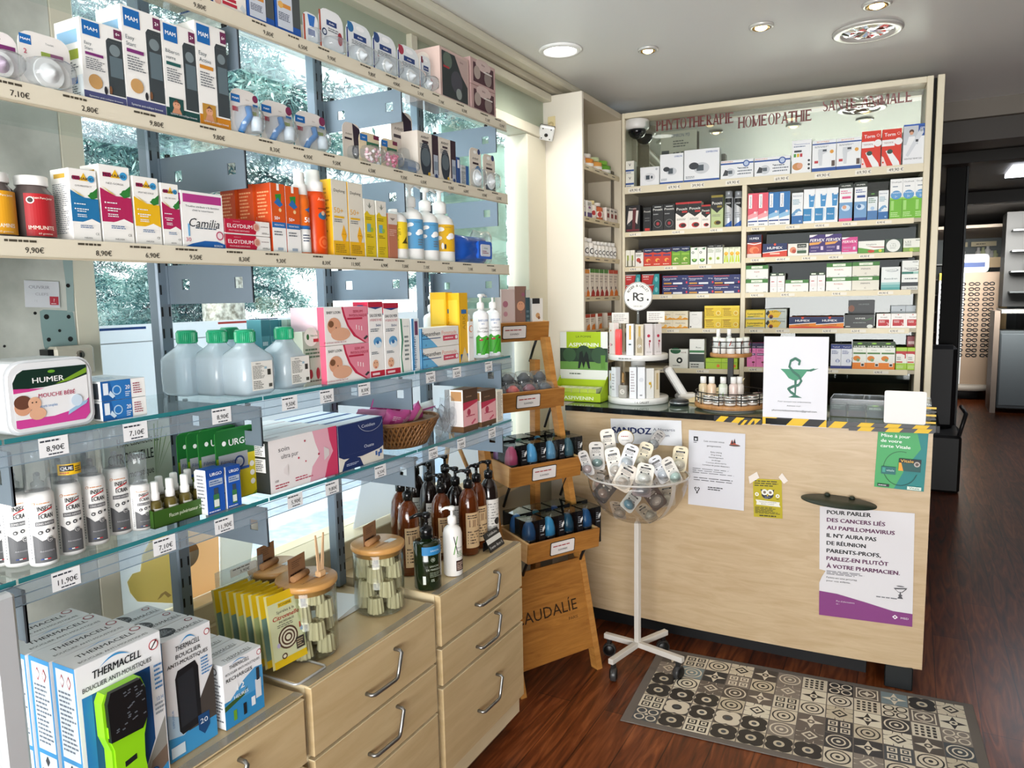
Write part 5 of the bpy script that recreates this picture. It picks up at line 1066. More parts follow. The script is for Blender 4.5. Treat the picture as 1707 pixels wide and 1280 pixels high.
for k in range(3):
    loc,w,h = LP(5,773,797,648,.014+.055*(k+1));carton('care_carton','brown and pink carton, %s behind the left front one' % ('first','second','third')[k],'box',loc,R90,.046,h,.05,'f0eee8',wo,[R(0,0,1,1,'f2f0ec'),R(.12,.72,.88,.95,'b98a5a'),R(.5,.72,.7,.95,'8a5a34')],group='brown and pink cartons')
packs(5,'patterned_carton','box',None,[(829,839,650,'cream carton with black line drawing, last at the right end')],'e4ded0',[LN(.05,.05,.95,.95,22,'3a3a36',.3)],d=.05)
# ================================================================== goods on the drawer chests
zc1,zc2,zc3 = TOP[0]+.0016,TOP[1]+.0016,TOP[2]+.0016
def CPx(z,x,pl,pr,pt):
    y0 = tpx((x,0,z),(0,1,0),pl);y1 = tpx((x,0,z),(0,1,0),pr);ym = (y0+y1)/2;return (x,ym,z),y1-y0,tpy((x,ym,z),(0,0,1),pt)
th1t = [R(0,0,1,1,'eef0f2'),T(.5,.62,.3,'THERMACELL','22262c',b=.01,w=.66,sh=.1),T(.5,.22,.16,'BOUCLIER ANTI-MOUSTIQUES','3a3f46',w=.8),P([(.3,.84),(.5,.96),(.7,.84),(.5,.92)],'4a9ad4'),E(.9,.8,.06,'a04050'),E(.9,.8,.045,'eef0f2')]
sd = [R(0,0,1,1,'3f92cc'),R(.12,.40,.94,.97,'d8e2ec'),R(.12,.02,.94,.37,'d8e2ec'),LN(.18,.44,.9,.84,14,'6a7684'),LN(.18,.05,.9,.28,9,'6a7684'),P([(.3,.90),(.4,.945),(.5,.90),(.4,.855)],'a83a40'),P([(.3,.90),(.4,.93),(.5,.90),(.4,.87)],'eef0f2'),P([(.62,.90),(.72,.945),(.82,.90),(.72,.855)],'a83a40'),P([(.64,.90),(.72,.93),(.8,.90),(.72,.87)],'eef0f2'),P([(.4,.33),(.5,.365),(.6,.33),(.5,.295)],'3a3f46')]
def swoosh(x0,x1,y,h,c): return P([(x0+(x1-x0)*i/10,y+h*sin(pi*i/10)) for i in range(11)]+[(x0+(x1-x0)*i/10,y+h*.72*sin(pi*i/10)) for i in range(10,-1,-1)],c)
# big box with lime device in an open window
L1,w1,h1 = CPx(zc1,XD-.028,148,285,1075);h1 = .286
def repellent_box(loc,lab,first):
    t = thing('repellent_carton',lab,'box',loc,R90,'large mosquito repellent cartons');w,h,d = w1,h1,.062
    o = carton_g(w,h,d,'eef0f2',[R(0,0,1,.02,'d8dde2')],sd,th1t)
    o.face([P([(.05,0),(.05,.80),(.84,.80),(.84,.30),(.62,.04),(.62,0)],'17508c'),R(.05,0,.16,.80,'2a7cc0'),P([(.62,0),(.62,.04),(.86,.30),(.98,.42),(.98,0)],'9a9a94'),P([(.70,0),(.78,.16),(.98,.22),(.98,0)],'7c6a5c'),P([(.62,0),(.7,.06),(.84,.05),(.98,.1),(.98,0)],'3a92cc'),E(.80,.08,.06,'1c4a7c'),E(.80,.08,.045,'2a7cc0'),T(.80,.08,.03,'20','e8f0f8',w=.08),
            T(.46,.915,.07,'THERMACELL','1d2128',b=.02,w=.56,sh=.1),T(.46,.845,.042,'BOUCLIER ANTI-MOUSTIQUES','2c3138',b=.01,w=.80),swoosh(.26,.62,.945,.045,'3a92cc'),E(.9,.93,.06,'b03a44'),E(.9,.93,.048,'f2f4f4'),P([(.86,.91),(.93,.96),(.94,.95),(.87,.905)],'3a2a2a'),LN(.88,.62,.99,.8,6,'4a8ac4'),T(.93,.56,.035,'12 H','4a8ac4',w=.08),LN(.86,.45,.98,.54,3,'9aa4ae')],w,h,FX(w))
    o.obj('box_body',t)
    if first:
        o = G();LM = M('8fd41c',.3);X = Matrix.Translation((0,0,.002))
        prof = [(-.040,0),(-.040,.030),(-.034,.055),(-.034,.085),(-.045,.105),(-.046,.150),(-.038,.160),(.042,.160),(.050,.145),(.050,.105),(.040,.085),(.038,.055),(.043,.03),(.043,0)]
        prof = [(a*.84*w/.16-.014,b*h/.232*1.15) for a,b in prof]
        o.prism(prof,-.022,-.001,LM,X);o.prism([(a*.9,b*.99+.0005) for a,b in prof],-.025,-.022,LM,X);o.obj('device',t,label='lime green handheld device')
        o = G();g2 = [(-.036,.100),(-.038,.150),(-.030,.163),(.036,.163),(.046,.148),(.046,.110),(.034,.098)];g2 = [(a*.84*w/.16-.016,b*h/.232*1.15) for a,b in g2]
        o.prism(g2,-.031,-.022,M('16181a',.35));rn = random.Random(2)
        for k in range(26): cx,cz = rn.uniform(-.026,.030)*w/.16-.012,rn.uniform(.108,.155)*h/.232*1.15;o.prism([(cx,cz),(cx+.005,cz+.001),(cx+.004,cz+.003),(cx-.001,cz+.002)],-.0316,-.031,M('5a5f66',.3))
        o.prism([(-.010*w/.16-.012,.082),(.012*w/.16-.012,.086),(.012*w/.16-.012,.096),(-.010*w/.16-.012,.092)],-.0256,-.025,M('1c2022',.4));o.obj('device_grille',t)
    return t
for k in range(4): repellent_box((L1[0]-.0655*k,L1[1]-.004*k,zc1),'large blue and white repellent carton, %s' % ('frontmost, showing the lime green device','second of four from the front','third of four from the front','rearmost of four')[k],k == 0)
f2 = [R(0,0,1,.0,'eef0f2'),R(0,0,1,.20,'3f98d0'),P([(.4,.18),(.75,.45),(1,.62),(1,.18)],'4a4440'),P([(0,.2),(.3,.17),(.5,.22),(.3,.32),(0,.4)],'b8d4e8'),P([(.22,.22),(.20,.66),(.26,.72),(.62,.74),(.68,.68),(.68,.24),(.62,.20),(.28,.18)],'1b1e22'),P([(.26,.24),(.25,.66),(.58,.69),(.6,.26)],'2a2e34'),T(.5,.90,.06,'THERMACELL','22262c',b=.01,w=.5,sh=.1),T(.5,.835,.05,'BOUCLIER','22262c',b=.01,w=.52),T(.48,.78,.045,'ANTI-MOUSTIQUES','22262c',b=.01,w=.84),swoosh(.34,.68,.925,.05,'3a92cc'),LN(.74,.58,.98,.74,6,'4a8ac4'),P([(.60,.26),(.60,.14),(.72,.08),(.84,.14),(.84,.26)],'1c4a7c'),T(.72,.20,.06,'20','e8f0f8',w=.16),R(.02,.03,.3,.12,'d8e8f2'),E(.9,.93,.06,'b03a44'),E(.9,.93,.045,'f2f4f4'),T(.1,.35,.05,'DIFFUSEUR','4a8ac4',r=1,w=.16)]
t2 = [R(0,0,1,1,'e8ebee'),E(.28,.6,.2,'3a4044'),LN(.1,.4,.5,.8,5,'c8cdd0',.25),T(.6,.3,.28,'THERMACELL','22262c',w=.7,sh=.1),E(.86,.75,.07,'a04050'),E(.86,.75,.05,'e8ebee')]
L2,w2,h2 = CPx(zc1,XD-.052,285,363,1053)
for k in range(3): carton('diffuser_carton','white carton showing a black device, %s' % ('frontmost of three','second of three from the front','rearmost of three')[k],'box',(L2[0]-.064*k,L2[1]-.003*k,zc1),R90,w2,h2,.061,'eef0f2',f2,sd,t2,group='black device cartons')
f3 = [R(0,0,1,.42,'2f8ac4'),P([(0,.36),(.1,.39),(.5,.62),(.8,.72),(1,.7),(1,.36)],'4f9cd0'),P([(0,.36),(.5,.44),(.6,.5),(.5,.38),(0,.28)],'3a5a2a'),T(.42,.92,.08,'THERMACELL','22262c',b=.01,w=.5,sh=.1),T(.5,.83,.055,'BOUCLIER ANTI-MOUSTIQUES','2c3138',w=.86),T(.4,.74,.08,'RECHARGES','22262c',b=.01,w=.66),T(.42,.56,.13,'12','f4f8fa',b=.02,w=.24),T(.42,.43,.07,'HEURES','f4f8fa',b=.01,w=.36),swoosh(.2,.6,.945,.05,'3a92cc'),R(.2,.08,.28,.24,'6aa028'),R(.45,.08,.53,.26,'1c2024'),R(.66,.14,.76,.28,'e8ecf0'),R(.78,.22,.93,.52,'d8dce0'),R(.82,.5,.9,.7,'2a2e34'),E(.92,.93,.06,'b03a44'),E(.92,.93,.045,'f2f4f4')]
t3 = [R(0,0,1,1,'e8ebee'),T(.5,.4,.4,'THERMACELL','22262c',w=.7,sh=.1),R(.2,.2,.8,.23,'22262c')]
L3,w3,h3 = CPx(zc1,XD-.045,377,441,1093)
for k in range(4): carton('refill_carton','small white and blue refill carton, %s' % ('frontmost of four','second of four from the front','third of four from the front','rearmost of four')[k],'box',(L3[0]-.043*k,L3[1]-.003*k,zc1),R90,w3,h3,.040,'eef0f2',f3,[blurb(.1,.1,.9,.8,14),E(.4,.88,.2,'3a3f46'),E(.4,.88,.14,'eef0f2')],t3,group='small refill cartons')
# white steel post in front at the far left
o = G();o.box(-.012,.012,-.02,.02,0,1.14,M('c9cdd0',.35,.3),.006);tag(o.obj('metal_post',loc=(XF+.018,tpx((XF+.018,0,.9),(0,1,0),22),0)),'pale grey metal post at the left edge in front of the repellent cartons','post')
# yellow sachets hanging in a holder
ys = tpx((-1.30,0,zc2),(0,1,0),478)
sf = [R(0,0,1,.10,'e8c41c'),R(0,.88,1,1,'e8c41c'),R(0,.10,1,.88,'d9dfb4'),R(.30,.80,.72,.86,'e8c41c'),T(.51,.83,.045,'ECOGENE','2a2a24',b=.01,w=.36),T(.5,.74,.055,'Spirales à la','4a4a44',w=.6),T(.5,.665,.085,'Citronnelle','b8281c',b=.02,w=.8,sh=.1),T(.5,.60,.045,'INCASSABLES','2a2a24',w=.46),LN(.2,.52,.8,.57,2,'7a7a6a')]
sf += [E(.48,.36,.30-.045*i,('5a4030','e4e2c8')[i % 2],.24-.037*i) for i in range(6)]+[E(.3,.13,.08,'5a4030',.06),E(.3,.13,.05,'e4e2c8',.035),R(.68,.14,.94,.30,'3a3430'),LN(.71,.16,.92,.28,4,'c8b890'),E(.16,.3,.05,'c0b8d8'),E(.9,.4,.05,'9ab8d0'),R(.84,.42,.88,.5,'b84a38')]
for k in range(8):
    w,h = .112,.172;o = G();pillow(w,h,.008,M('e0dca0',.35),8,seed=k,o=o);o.face(sf if k == 0 else [R(0,0,1,.1,'e8c41c'),R(0,.10,1,.70,('b8c890','7a9a90')[k % 2]),R(0,.68,1,1,'e8c41c')],w*.97,h*.98,FX(w*.97,h*.01),up0=.0022)
    ob = o.obj('citronella_sachet',loc=(-1.268-.021*k,ys-.014-.0035*k,zc2+.030),rz=R90-.0);ob.rotation_euler = (-.18,.08,R90+.05);tag(ob,'yellow citronella spiral sachet%s' % (', frontmost of the row',', second from the front',', third from the front',', fourth from the front',', fifth from the front',', sixth from the front',', seventh from the front',', rearmost of the row')[k],'sachet','yellow sachets standing in a row')
t = thing('sachet_holder','white wire holder with clear price plate carrying the yellow sachets','display holder',(-1.33,ys,zc2))
o = G();WT = M('c8cacc',.3,.5)
o.tube([(-.13,-.05,.003),(.105,-.05,.003),(.112,-.044,.003),(.112,.044,.003),(.105,.05,.003),(-.13,.05,.003)],.003,WT,8)
o.tube([(-.13,-.05,.003),(-.13,-.05,.19),(-.13,.05,.19),(-.13,.05,.003)],.002,WT,6);o.obj('wire_frame',t)
o = G();X = Matrix.Translation((-.128,-.06,.20)) @ Matrix.Rotation(R90,4,'Z');o.box(-.128-.001,-.128,-.06,.09,.18,.235,glassy('rail_plastic','',1));o.face([R(.3,.2,.85,.8,'d8dcd8'),T(.6,.4,.3,'3,90€','2a2e2a',w=.2),LN(.35,.6,.8,.75,1,'4a4e4a')],.15,.035,X);o.obj('price_plate',t)
# glass jars of fluted soaps
CORK = BAMBOO;SOAP = M('cfc6a8',.5);SOAP2 = M('b8ad8c',.5)
JGL = glassy('jar_glass','f4f6f2',.22,.02)
def soap_mesh():
    o = G();n = 24;prof = [(1.0,0),(1.0,.004),(.84,.040),(.78,.044),(.5,.044),(.45,.034),(0,.032)];r = .0225;vs = [];fs = []
    for q,z in prof:
        for i in range(n): a = 2*pi*i/n;k = r*q*(1+(.07 if i % 2 else -.07));vs.append((k*cos(a),k*sin(a),z))
    for j in range(len(prof)-1):
        for i in range(n): a,b = j*n+i,j*n+(i+1) % n;fs.append((a,b,b+n,a+n))
    o.add(vs,fs,SOAP,False);return o
soap0 = None
def jar(x,y,z,R_,H,lab,nsoap,tag_=True,tongs=False,seed=0):
    global soap0
    t = thing('glass_jar',lab,'jar',(x,y,z),0,'glass jars with bamboo lids')
    o = G();o.lathe([(0,.001),(R_*.92,.001),(R_,.008),(R_,H-.014),(R_*.97,H-.010)],JGL,40);o.lathe([(R_-.003,H-.012),(R_-.003,.012),(R_*.9,.005)],JGL,40);o.obj('glass_body',t)
    o = G();o.lathe([(R_*.93,H-.024),(R_*.93,H-.010),(R_*1.03,H-.010),(R_*1.06,H-.006),(R_*1.06,H+.004),(R_*1.02,H+.006),(0,H+.006)],BAMBOO,40);o.face([R(.55,.25,.8,.4,'dfe0dc'),T(.4,.32,.08,'La cosmétique','5a3a18',w=.4)],R_*2,R_*2,Matrix.Translation((0,0,H+.006)) @ Matrix.Rotation(R90,4,'Z') @ Matrix.Rotation(-R90,4,'X') @ Matrix.Translation((-R_,0,-R_)));o.obj('lid',t)
    # kraft card in a paper roll on the lid
    if tag_:
        o = G();X = Matrix.Translation((-.012,-.018,H+.006)) @ Matrix.Rotation(R90+.15,4,'Z');KR = M('8a6444',.7)
        o.box(-.034,.034,.0,.0012,0,.058,KR,X=X);o.face([LN(.2,.5,.8,.85,4,'4a3020',.3),LN(.1,.2,.9,.32,1,'3a2416',.9)],.068,.058,X @ FX(.068));o.tube([X @ Vector((-.03,-.008,.008)),X @ Vector((.03,-.008,.008))],.0085,M('a87c52',.6),10);o.obj('kraft_card',t)
    rn = random.Random(seed);n = 0
    if nsoap:
        for L in range(4):
            zz = z+.006+.0455*L
            if L*.0455+.05 > H: break
            for i in range(4):
                if L == 3 and i > 2: break
                a = 2*pi*i/4+L*.8+.4;rr = R_-.0285
                loc = (x+rr*cos(a),y+rr*sin(a),zz)
                lab2 = 'ivory fluted soap in the %s jar, layer %s, %s side' % (nsoap,('one','two','three','four')[L],('first','second','third','fourth')[i])
                if soap0 is None: soap0 = tag(soap_mesh().obj('fluted_soap',loc=loc),lab2,'soap','fluted soaps in the glass jars')
                else:
                    q = dup(soap0,loc,rn.uniform(0,1),lab2,kids=[])
                n += 1
    if tongs:
        o = G()
        for s_ in (-1,1): o.add([Vector(v) for v in ((.030,.012+s_*.004,H+.008),(.030,.024+s_*.004,H+.008),(.030,.022+s_*.014,H+.115),(.030,.018+s_*.014,H+.115),(.033,.012+s_*.004,H+.008),(.033,.024+s_*.004,H+.008),(.033,.022+s_*.014,H+.115),(.033,.018+s_*.014,H+.115))],[(0,1,2,3),(4,7,6,5),(0,4,5,1),(1,5,6,2),(2,6,7,3),(3,7,4,0)],M('d8b48c',.5))
        o.box(.022,.040,.006,.030,H+.0065,H+.022,M('cfa87c',.5),.003);ob = o.obj('wooden_tongs',loc=(x,y,z));tag(ob,'pale wooden tongs standing on the lid of the nearest jar','tongs')
    return t
J1 = onp(529,1000,cn,(0,0,0)) if False else None
jy1 = tpx((-1.300,0,zc2),(0,1,0),520);jy2 = tpx((-1.305,0,zc2),(0,1,0),641)
jar(-1.315,jy1+.010,zc2,.072,.190,'glass jar of ivory soaps with bamboo lid and tongs, nearest the yellow sachets','near',True,True,1)
jar(-1.320,jy2,zc2,.072,.190,'glass jar of ivory soaps with bamboo lid, beside the dark green soap bottle','right',True,False,2)
jy3 = tpx((-1.43,0,zc2),(0,1,0),476)
jar(-1.452,jy3,zc2,.066,.190,'glass jar with bamboo lid at the back behind the nearest jar',None,True,False,3)
rn = random.Random(6)
o = G()
for k in range(26):
    a = rn.uniform(0,6.28);rr = rn.uniform(.0,.036);o.lathe([(.006,0),(.009,.004),(.009,.012),(.005,.015)],M(rn.choice(['d8cfb8','c4b898','8a8474']),.5),8,(rr*cos(a),rr*sin(a),.004+.085*k/26))
tag(o.obj('soap_pieces',loc=(-1.435,jy3,zc2+.002),kind='stuff'),'small soap pieces heaped in the back jar','soap')
o = G()
for k in range(5): o.box(-.10,.10,-.14,.14,.0015*k,.0015*k+.0013,M('f0f0ee' if k < 4 else 'e8e8e4',.5),X=Matrix.Rotation(.05*k,4,'Z'))
tag(o.obj('paper_pile',loc=(-1.47,(jy1+jy2)/2+.03,zc2)),'small pile of white paper behind the two soap jars','paper')
# soap bottles
AMB = M('7a3a14',.12,coat=.5);AMB.node_tree.nodes['Principled BSDF'].inputs['Transmission Weight'].default_value = .55
DRK = M('1a1210',.12,coat=.5);BKP = M('0e0f10',.2)
def soapb(px,x,H,r,mat,cap,lab,ops=(),lz=(.1,.6),lb=None,na=2.6,sh=.28,nm='soap_bottle'):
    y = min(2.21,tpx((x,0,zc3),(0,1,0),px));return bottle(nm,lab,'bottle',(x,y,zc3),R90-.45,r,H,.004,mat,cap,'pump',ops,lz,'pump bottles on the right chest',sh,.85,na=na,lbase=lb)
lb = [T(.5,.7,.3,'LIN','5a2a10',w=.6),LN(.1,.1,.9,.5,5,'3a2416'),LN(.1,.82,.9,.95,2,'3a2416')]
for px,x,H,m_,l_ in ((672,-1.44,.172,AMB,'amber pump bottle at the back left behind the tallest label'),(684,-1.375,.165,AMB,'amber pump bottle with paper label at the left, before the rearmost amber one'),(718,-1.46,.165,DRK,'dark pump bottle in the back row, leftmost of the dark ones'),(738,-1.36,.155,AMB,'amber pump bottle directly behind the green soap bottle'),
                         (745,-1.475,.165,DRK,'dark pump bottle in the back row behind the white pump bottle'),(696,-1.535,.17,DRK,'dark pump bottle in the back row with the highest pump'),(762,-1.385,.15,DRK,'dark pump bottle in the second row behind the amber labelled one'),
                         (783,-1.30,.158,AMB,'amber pump bottle with pale label right of the white one'),(797,-1.31,.160,AMB,'amber pump bottle with speckled label near the black sign'),(829,-1.30,.160,DRK,'dark pump bottle with white speckled label, rightmost of all')):
    soapb(px,x,H*1.42,.034,m_,BKP,l_,lb if m_ is AMB else [LN(.1,.1,.9,.9,9,'4a4a48',.3),E(.7,.3,.22,'1a1a1a')],(.12,.66) if m_ is AMB else (.2,.7),'d2b48a' if m_ is AMB else 'dcdad4',na=2.6+px % 3*.3)
y = tpx((-1.258,0,zc3),(0,1,0),714)
bottle('soap_bottle','dark green shouldered soap bottle with blue band and black pump','bottle',(-1.258,y,zc3),R90-.45,.041,.150,.004,M('16210f',.12,coat=.4),BKP,'pump',[R(0,.74,1,.92,'2a7ab0'),T(.55,.83,.05,'SAVON','d8e4ea',w=.4),E(.45,.64,.09,'b8c0b0'),E(.45,.64,.08,'16210f'),T(.45,.64,.07,'98','b8c0b0',w=.1),T(.5,.50,.06,'SAVON','a8b0a0',w=.4),T(.5,.43,.06,'DE MARSEILLE','a8b0a0',w=.66),T(.42,.2,.08,'0%','c8d0c0',w=.14),LN(.3,.26,.9,.38,4,'7a8270'),R(.02,.12,.14,.3,'d0d4cc')],(.03,.98),'pump bottles on the right chest',.05,.9,na=2.8)
y = tpx((-1.245,0,zc3),(0,1,0),756)
bottle('soap_bottle','white pump bottle with green x and dark label beside the dark green one','bottle',(-1.245,y,zc3),R90-.4,.030,.160,.004,M('eceae6',.3),WHT,'pump',[P([(.2,.5),(.26,.5),(.5,.95),(.45,.95)],'5a9a3a'),P([(.5,.5),(.45,.5),(.22,.95),(.27,.95)],'2a2a2a'),T(.6,.66,.05,'Xérolys','4a4a48',w=.5),LN(.4,.42,.9,.58,4,'6a8a5a'),R(.35,.08,.95,.34,'3a2420'),LN(.4,.1,.9,.3,5,'d0b8a8')],(.05,.85),'pump bottles on the right chest',.16,.9,na=2.8)
t = thing('price_sign','black slanted sign with white lettering beside the soap bottles','sign',(-1.235,tpx((-1.235,0,zc3),(0,1,0),830),zc3),R90+.04)
o = G();X = Matrix.Rotation(-.45,4,'X');o.box(-.052,.052,0,.003,0,.066,BLK,X=X);o.box(-.052,.052,.028,.031,0,.03,BLK)
o.face([T(.55,.84,.18,'Lab&Bulles','e8e8e6',w=.62),R(0,.40,1,.66,'e4e4e0'),T(.5,.2,.2,'5 euros - flacon 1L','e8e8e6',w=.88)],.104,.066,X @ FX(.104));o.obj('sign_board',t)
# ================================================================== goods in the wall cabinet
def CP(zz,row,pl,pr,pt,sb=.012,z=None):
    z = (zz[row] if z is None else z)+.0006;B = c0-cn*sb+Vector((0,0,z));u0_ = tpx(B,cu,pl);u1_ = tpx(B,cu,pr);um = (u0_+u1_)/2
    p = B+cu*um;return (p.x,p.y,p.z),u1_-u0_,tpy(p,(0,0,1),pt)
def CS(side,row,name,cat,group,items,base,front,d=.06,n=1,sb=.012,left=(),lab=None):
    """items: (px l, px r, py top, label) -> cartons, n stacked"""
    zz = LZ if side == 'L' else RZ;first = None
    for pl,pr,pt,la in items:
        loc,w,h = CP(zz,row,pl,pr,pt,sb);w -= .001;h = h/n-.0008
        for k in range(n):
            l2 = la+((', lower of the stack',', upper of the stack')[k] if n == 2 else '')
            lc = (loc[0],loc[1],loc[2]+k*(h+.0008))
            if first and abs(first[1]-w) < .008 and abs(first[2]-h) < .010: dup(first[0],lc,CRZ,l2,group,kids=[])
            else: o = carton(name,l2,cat,lc,CRZ,w,h,d,base,front,left,(),(),group);first = (o,w,h)
def row_of(pl,pr,n,pt,lab):
    """n equal columns between two photo columns"""
    s_ = (pr-pl)/n;return [(pl+s_*i,pl+s_*(i+1),pt,lab+OR(i,n)) for i in range(n)]
# top shelf
CS('L',0,'monitor_carton','box','small cartons at the left end of the cabinet top shelf',[(1043,1057,268,'small cream and navy carton under the dome camera')],'e6e4da',[R(0,.2,1,.34,'2a4a8a'),T(.5,.7,.3,'V','1c2028',b=.02),LN(.1,.04,.9,.16,1,'2a4a8a')],n=2)
om = lambda: [R(0,0,1,.08,'24509a'),T(.78,.9,.08,'OMRON','24509a',b=.015,w=.32),E(.5,.42,.22,'c9cdd2',.16),R(.36,.34,.56,.52,'4a545c'),E(.28,.5,.14,'34383e',.1),blurb(.05,.12,.4,.2,2)]
CS('L',0,'monitor_carton','box',None,[(1067,1099,278,'small white monitor carton with grey device, left on the top shelf')],'e9ebee',[E(.5,.45,.3,'d6d8dc',.22),R(.3,.34,.5,.56,'3a4650'),R(.56,.38,.66,.52,'3a4650'),E(.86,.86,.06,'b8bcc4'),R(0,0,1,.03,'24509a')])
CS('L',0,'monitor_carton','box',None,[(1100,1139,256,'white monitor carton with arm cuff, in front of the 97,50 price card')],'e9ebee',om())
CS('L',0,'monitor_carton','box',None,[(1140,1199,248,'large white monitor carton with arm cuff and blue base line')],'e9ebee',om())
bio = [R(0,.78,1,.86,'24509a'),T(.2,.92,.1,'BIOSYNEX','d87a3a',w=.36),E(.78,.78,.1,'24509a'),E(.78,.78,.07,'b8c8e0'),E(.30,.36,.14,'c9cdd2',.13),R(.24,.28,.36,.46,'5a646c'),P([(.06,.2),(.14,.52),(.24,.44),(.22,.2)],'3a3e44'),LN(.55,.18,.95,.62,3,'7a828c'),E(.53,.58,.015,'3a3e44'),E(.53,.4,.015,'3a3e44'),E(.53,.24,.015,'3a3e44')]
CS('L',0,'pressure_carton','box','low cuff cartons on the cabinet top shelf',[(1201,1256,266,'low white carton with navy line and cuff, left one of the two'),(1257,1317,261,'low white carton with navy line and cuff, right one of the two')],'e9ebee',bio)
CS('L',0,'thermometer_carton','box',None,[(1319,1352,233,'white thermometer carton with small coloured squares and child photo')],'eceef0',[T(.5,.88,.06,'Thermomètre','3a5aa0',w=.8),LN(.1,.78,.7,.84,1,'6a7a9a'),R(.12,.64,.5,.70,'3a3e44'),R(.1,.5,.22,.6,'4a9a3a'),R(.26,.5,.38,.6,'e0b020'),R(.42,.5,.54,.6,'b83038'),E(.3,.22,.26,'c98f5a',.2),E(.42,.24,.15,SK),E(.88,.38,.06,'2a2e36'),E(.88,.26,.06,'2a2e36'),E(.88,.14,.06,'2a2e36')])
bt = [R(0,0,1,.13,'24509a'),R(0,.86,1,.90,'24509a'),T(.45,.945,.06,'BIOSYNEX','d87a3a',w=.6),P([(.3,.2),(.42,.2),(.44,.55),(.62,.62),(.62,.72),(.26,.72),(.24,.6)],'cfd3d8'),R(.44,.64,.6,.7,'3a424a'),E(.82,.62,.08,'e0a040'),R(.1,.28,.26,.36,'b83038'),R(.82,.16,.96,.34,'5a4a44'),LN(.1,.76,.7,.82,2,'7a828c')]
CS('L',0,'thermometer_carton','box','white navy banded thermometer cartons',[(1353,1393,233,'white thermometer carton with navy bands, left one of the pair'),(1394,1434,229,'white thermometer carton with navy bands, right one of the pair')],'eceef0',bt)
to = [R(0,0,1,1,'d8331f'),T(.40,.86,.13,'Torm','f4f0ee',b=.015,w=.56),E(.85,.87,.08,'f0c8c0'),E(.85,.87,.055,'d8331f'),R(0,.55,.66,.72,'f0eeee'),E(.85,.66,.2,'f0eeee'),T(.34,.64,.06,'THERMOMETRE','8a2a20',w=.5),P([(.2,.42),(.42,.46),(.9,.12),(.95,.02),(.6,.02),(.36,.26)],'eceef0'),E(.42,.40,.15,'2a4a3c',.13),P([(0,0),(.3,0),(.1,.26),(0,.3)],'f0d8d4'),E(.08,.12,.05,'d8331f')]
CS('L',0,'thermometer_carton','box','red thermometer cartons',[(1435,1467,218,'red thermometer carton with white device, left one of the pair'),(1468,1502,214,'red thermometer carton with white device, right one of the pair')],'d8331f',to)
CS('L',0,'thermometer_carton','box',None,[(1504,1549,206,'white and blue thermometer carton with photo, at the right end of the top shelf')],'e9ebee',[R(.55,.70,1,.96,'24509a'),R(0,.96,1,1,'2a5ab0'),T(.8,.9,.06,'OMRON','e8ecf2',b=.01,w=.36),R(0,.5,.55,.96,'c4cad0'),E(.3,.82,.09,'5a3a2c'),E(.3,.78,.07,SK),P([(.12,.5),(.2,.7),(.42,.7),(.5,.5)],'eceef0'),P([(.1,.24),(.2,.2),(.75,.78),(.72,.88),(.62,.88)],'d4d8de'),E(.66,.84,.06,'9aa4ae'),R(.46,.56,.56,.62,'2a2e36'),T(.38,.15,.05,'GENTLE TEMP 520','3a3e46',w=.66)])
# price card behind the cartons
loc,w,h = CP(LZ,0,1101,1161,218,.105);carton('price_card','grey price card reading 97,50 behind the monitor cartons','sign',loc,CRZ,w,h,.004,'b4ae9e',[T(.62,.56,.17,'97,50 €','2a2a2e',b=.015,w=.56),T(.55,.92,.09,'OMRON M3','3a4a6a',w=.5),LN(.35,.70,.8,.84,3,'5a5650'),R(.03,.48,.24,.66,'3a3a3c'),LN(.1,.02,.95,.1,1,'5a3a34')])
# lice combs, first row left
bk = lambda c,r: [R(0,0,1,.6,c),P([(0,1),(1,1),(1,.62),(.5,.46),(0,.62)],'121214'),T(.5,.76,.13,'Pouxit','f0eee8',b=.01,w=.84),R(.5,.62,.9,.68,r),R(0,.93,1,1,r),LN(.1,.34,.9,.42,2,'7a7672'),E(.55,.16,.3,r,.2),E(.6,.16,.2,'2a1a18',.14)]
CS('L',1,'lice_kit','box',None,[(1043,1067,342,'dark carton with maroon figure at the left end of the first row')],'17171a',[P([(.1,.3),(.2,.8),(.9,.8),(.8,.3),(.5,.5)],'d8d0ca'),P([(.45,.1),(.5,.9),(.75,.9),(.65,.1)],'5a1c24'),T(.5,.88,.08,'Pouxit','e8e0d8',w=.5),R(.05,.05,.95,.12,'6a1c28'),E(.25,.3,.12,'3a3a3e')])
CS('L',1,'treatment_carton','box',None,[(1072,1086,345,'narrow black carton with red foot, left in the first row')],'141416',[T(.5,.82,.1,'Pouxit','e8e4dc',w=.8),R(.2,.04,.8,.14,'c0302a'),LN(.2,.4,.8,.6,2,'5a5a5c')])
CS('L',1,'treatment_carton','box','black cartons with red rings',row_of(1087,1125,2,341,'black carton with red dial'),'141416',[T(.5,.82,.11,'Pouxit','f0eee8',b=.01,w=.84),R(.2,.90,.8,.93,'c8c8c8'),E(.5,.28,.34,'8a8a8c'),E(.5,.28,.31,'141416'),E(.5,.28,.14,'a02830'),LN(.1,.6,.8,.68,1,'9a9a9c')])
CS('L',1,'treatment_carton','box','white and black cartons with red caps',row_of(1126,1169,2,337,'white and black carton with red top strip'),'e9e6e0',bk('e9e6e0','b82a2a'))
CS('L',1,'treatment_carton','box',None,[(1169,1184,341,'narrow white and black carton before the green one')],'e9e6e0',bk('e9e6e0','b82a2a'))
CS('L',1,'treatment_carton','box',None,[(1185,1205,325,'pale green carton with black top, tallest in the first row')],'b4c48e',bk('b4c48e','8a7a2a'))
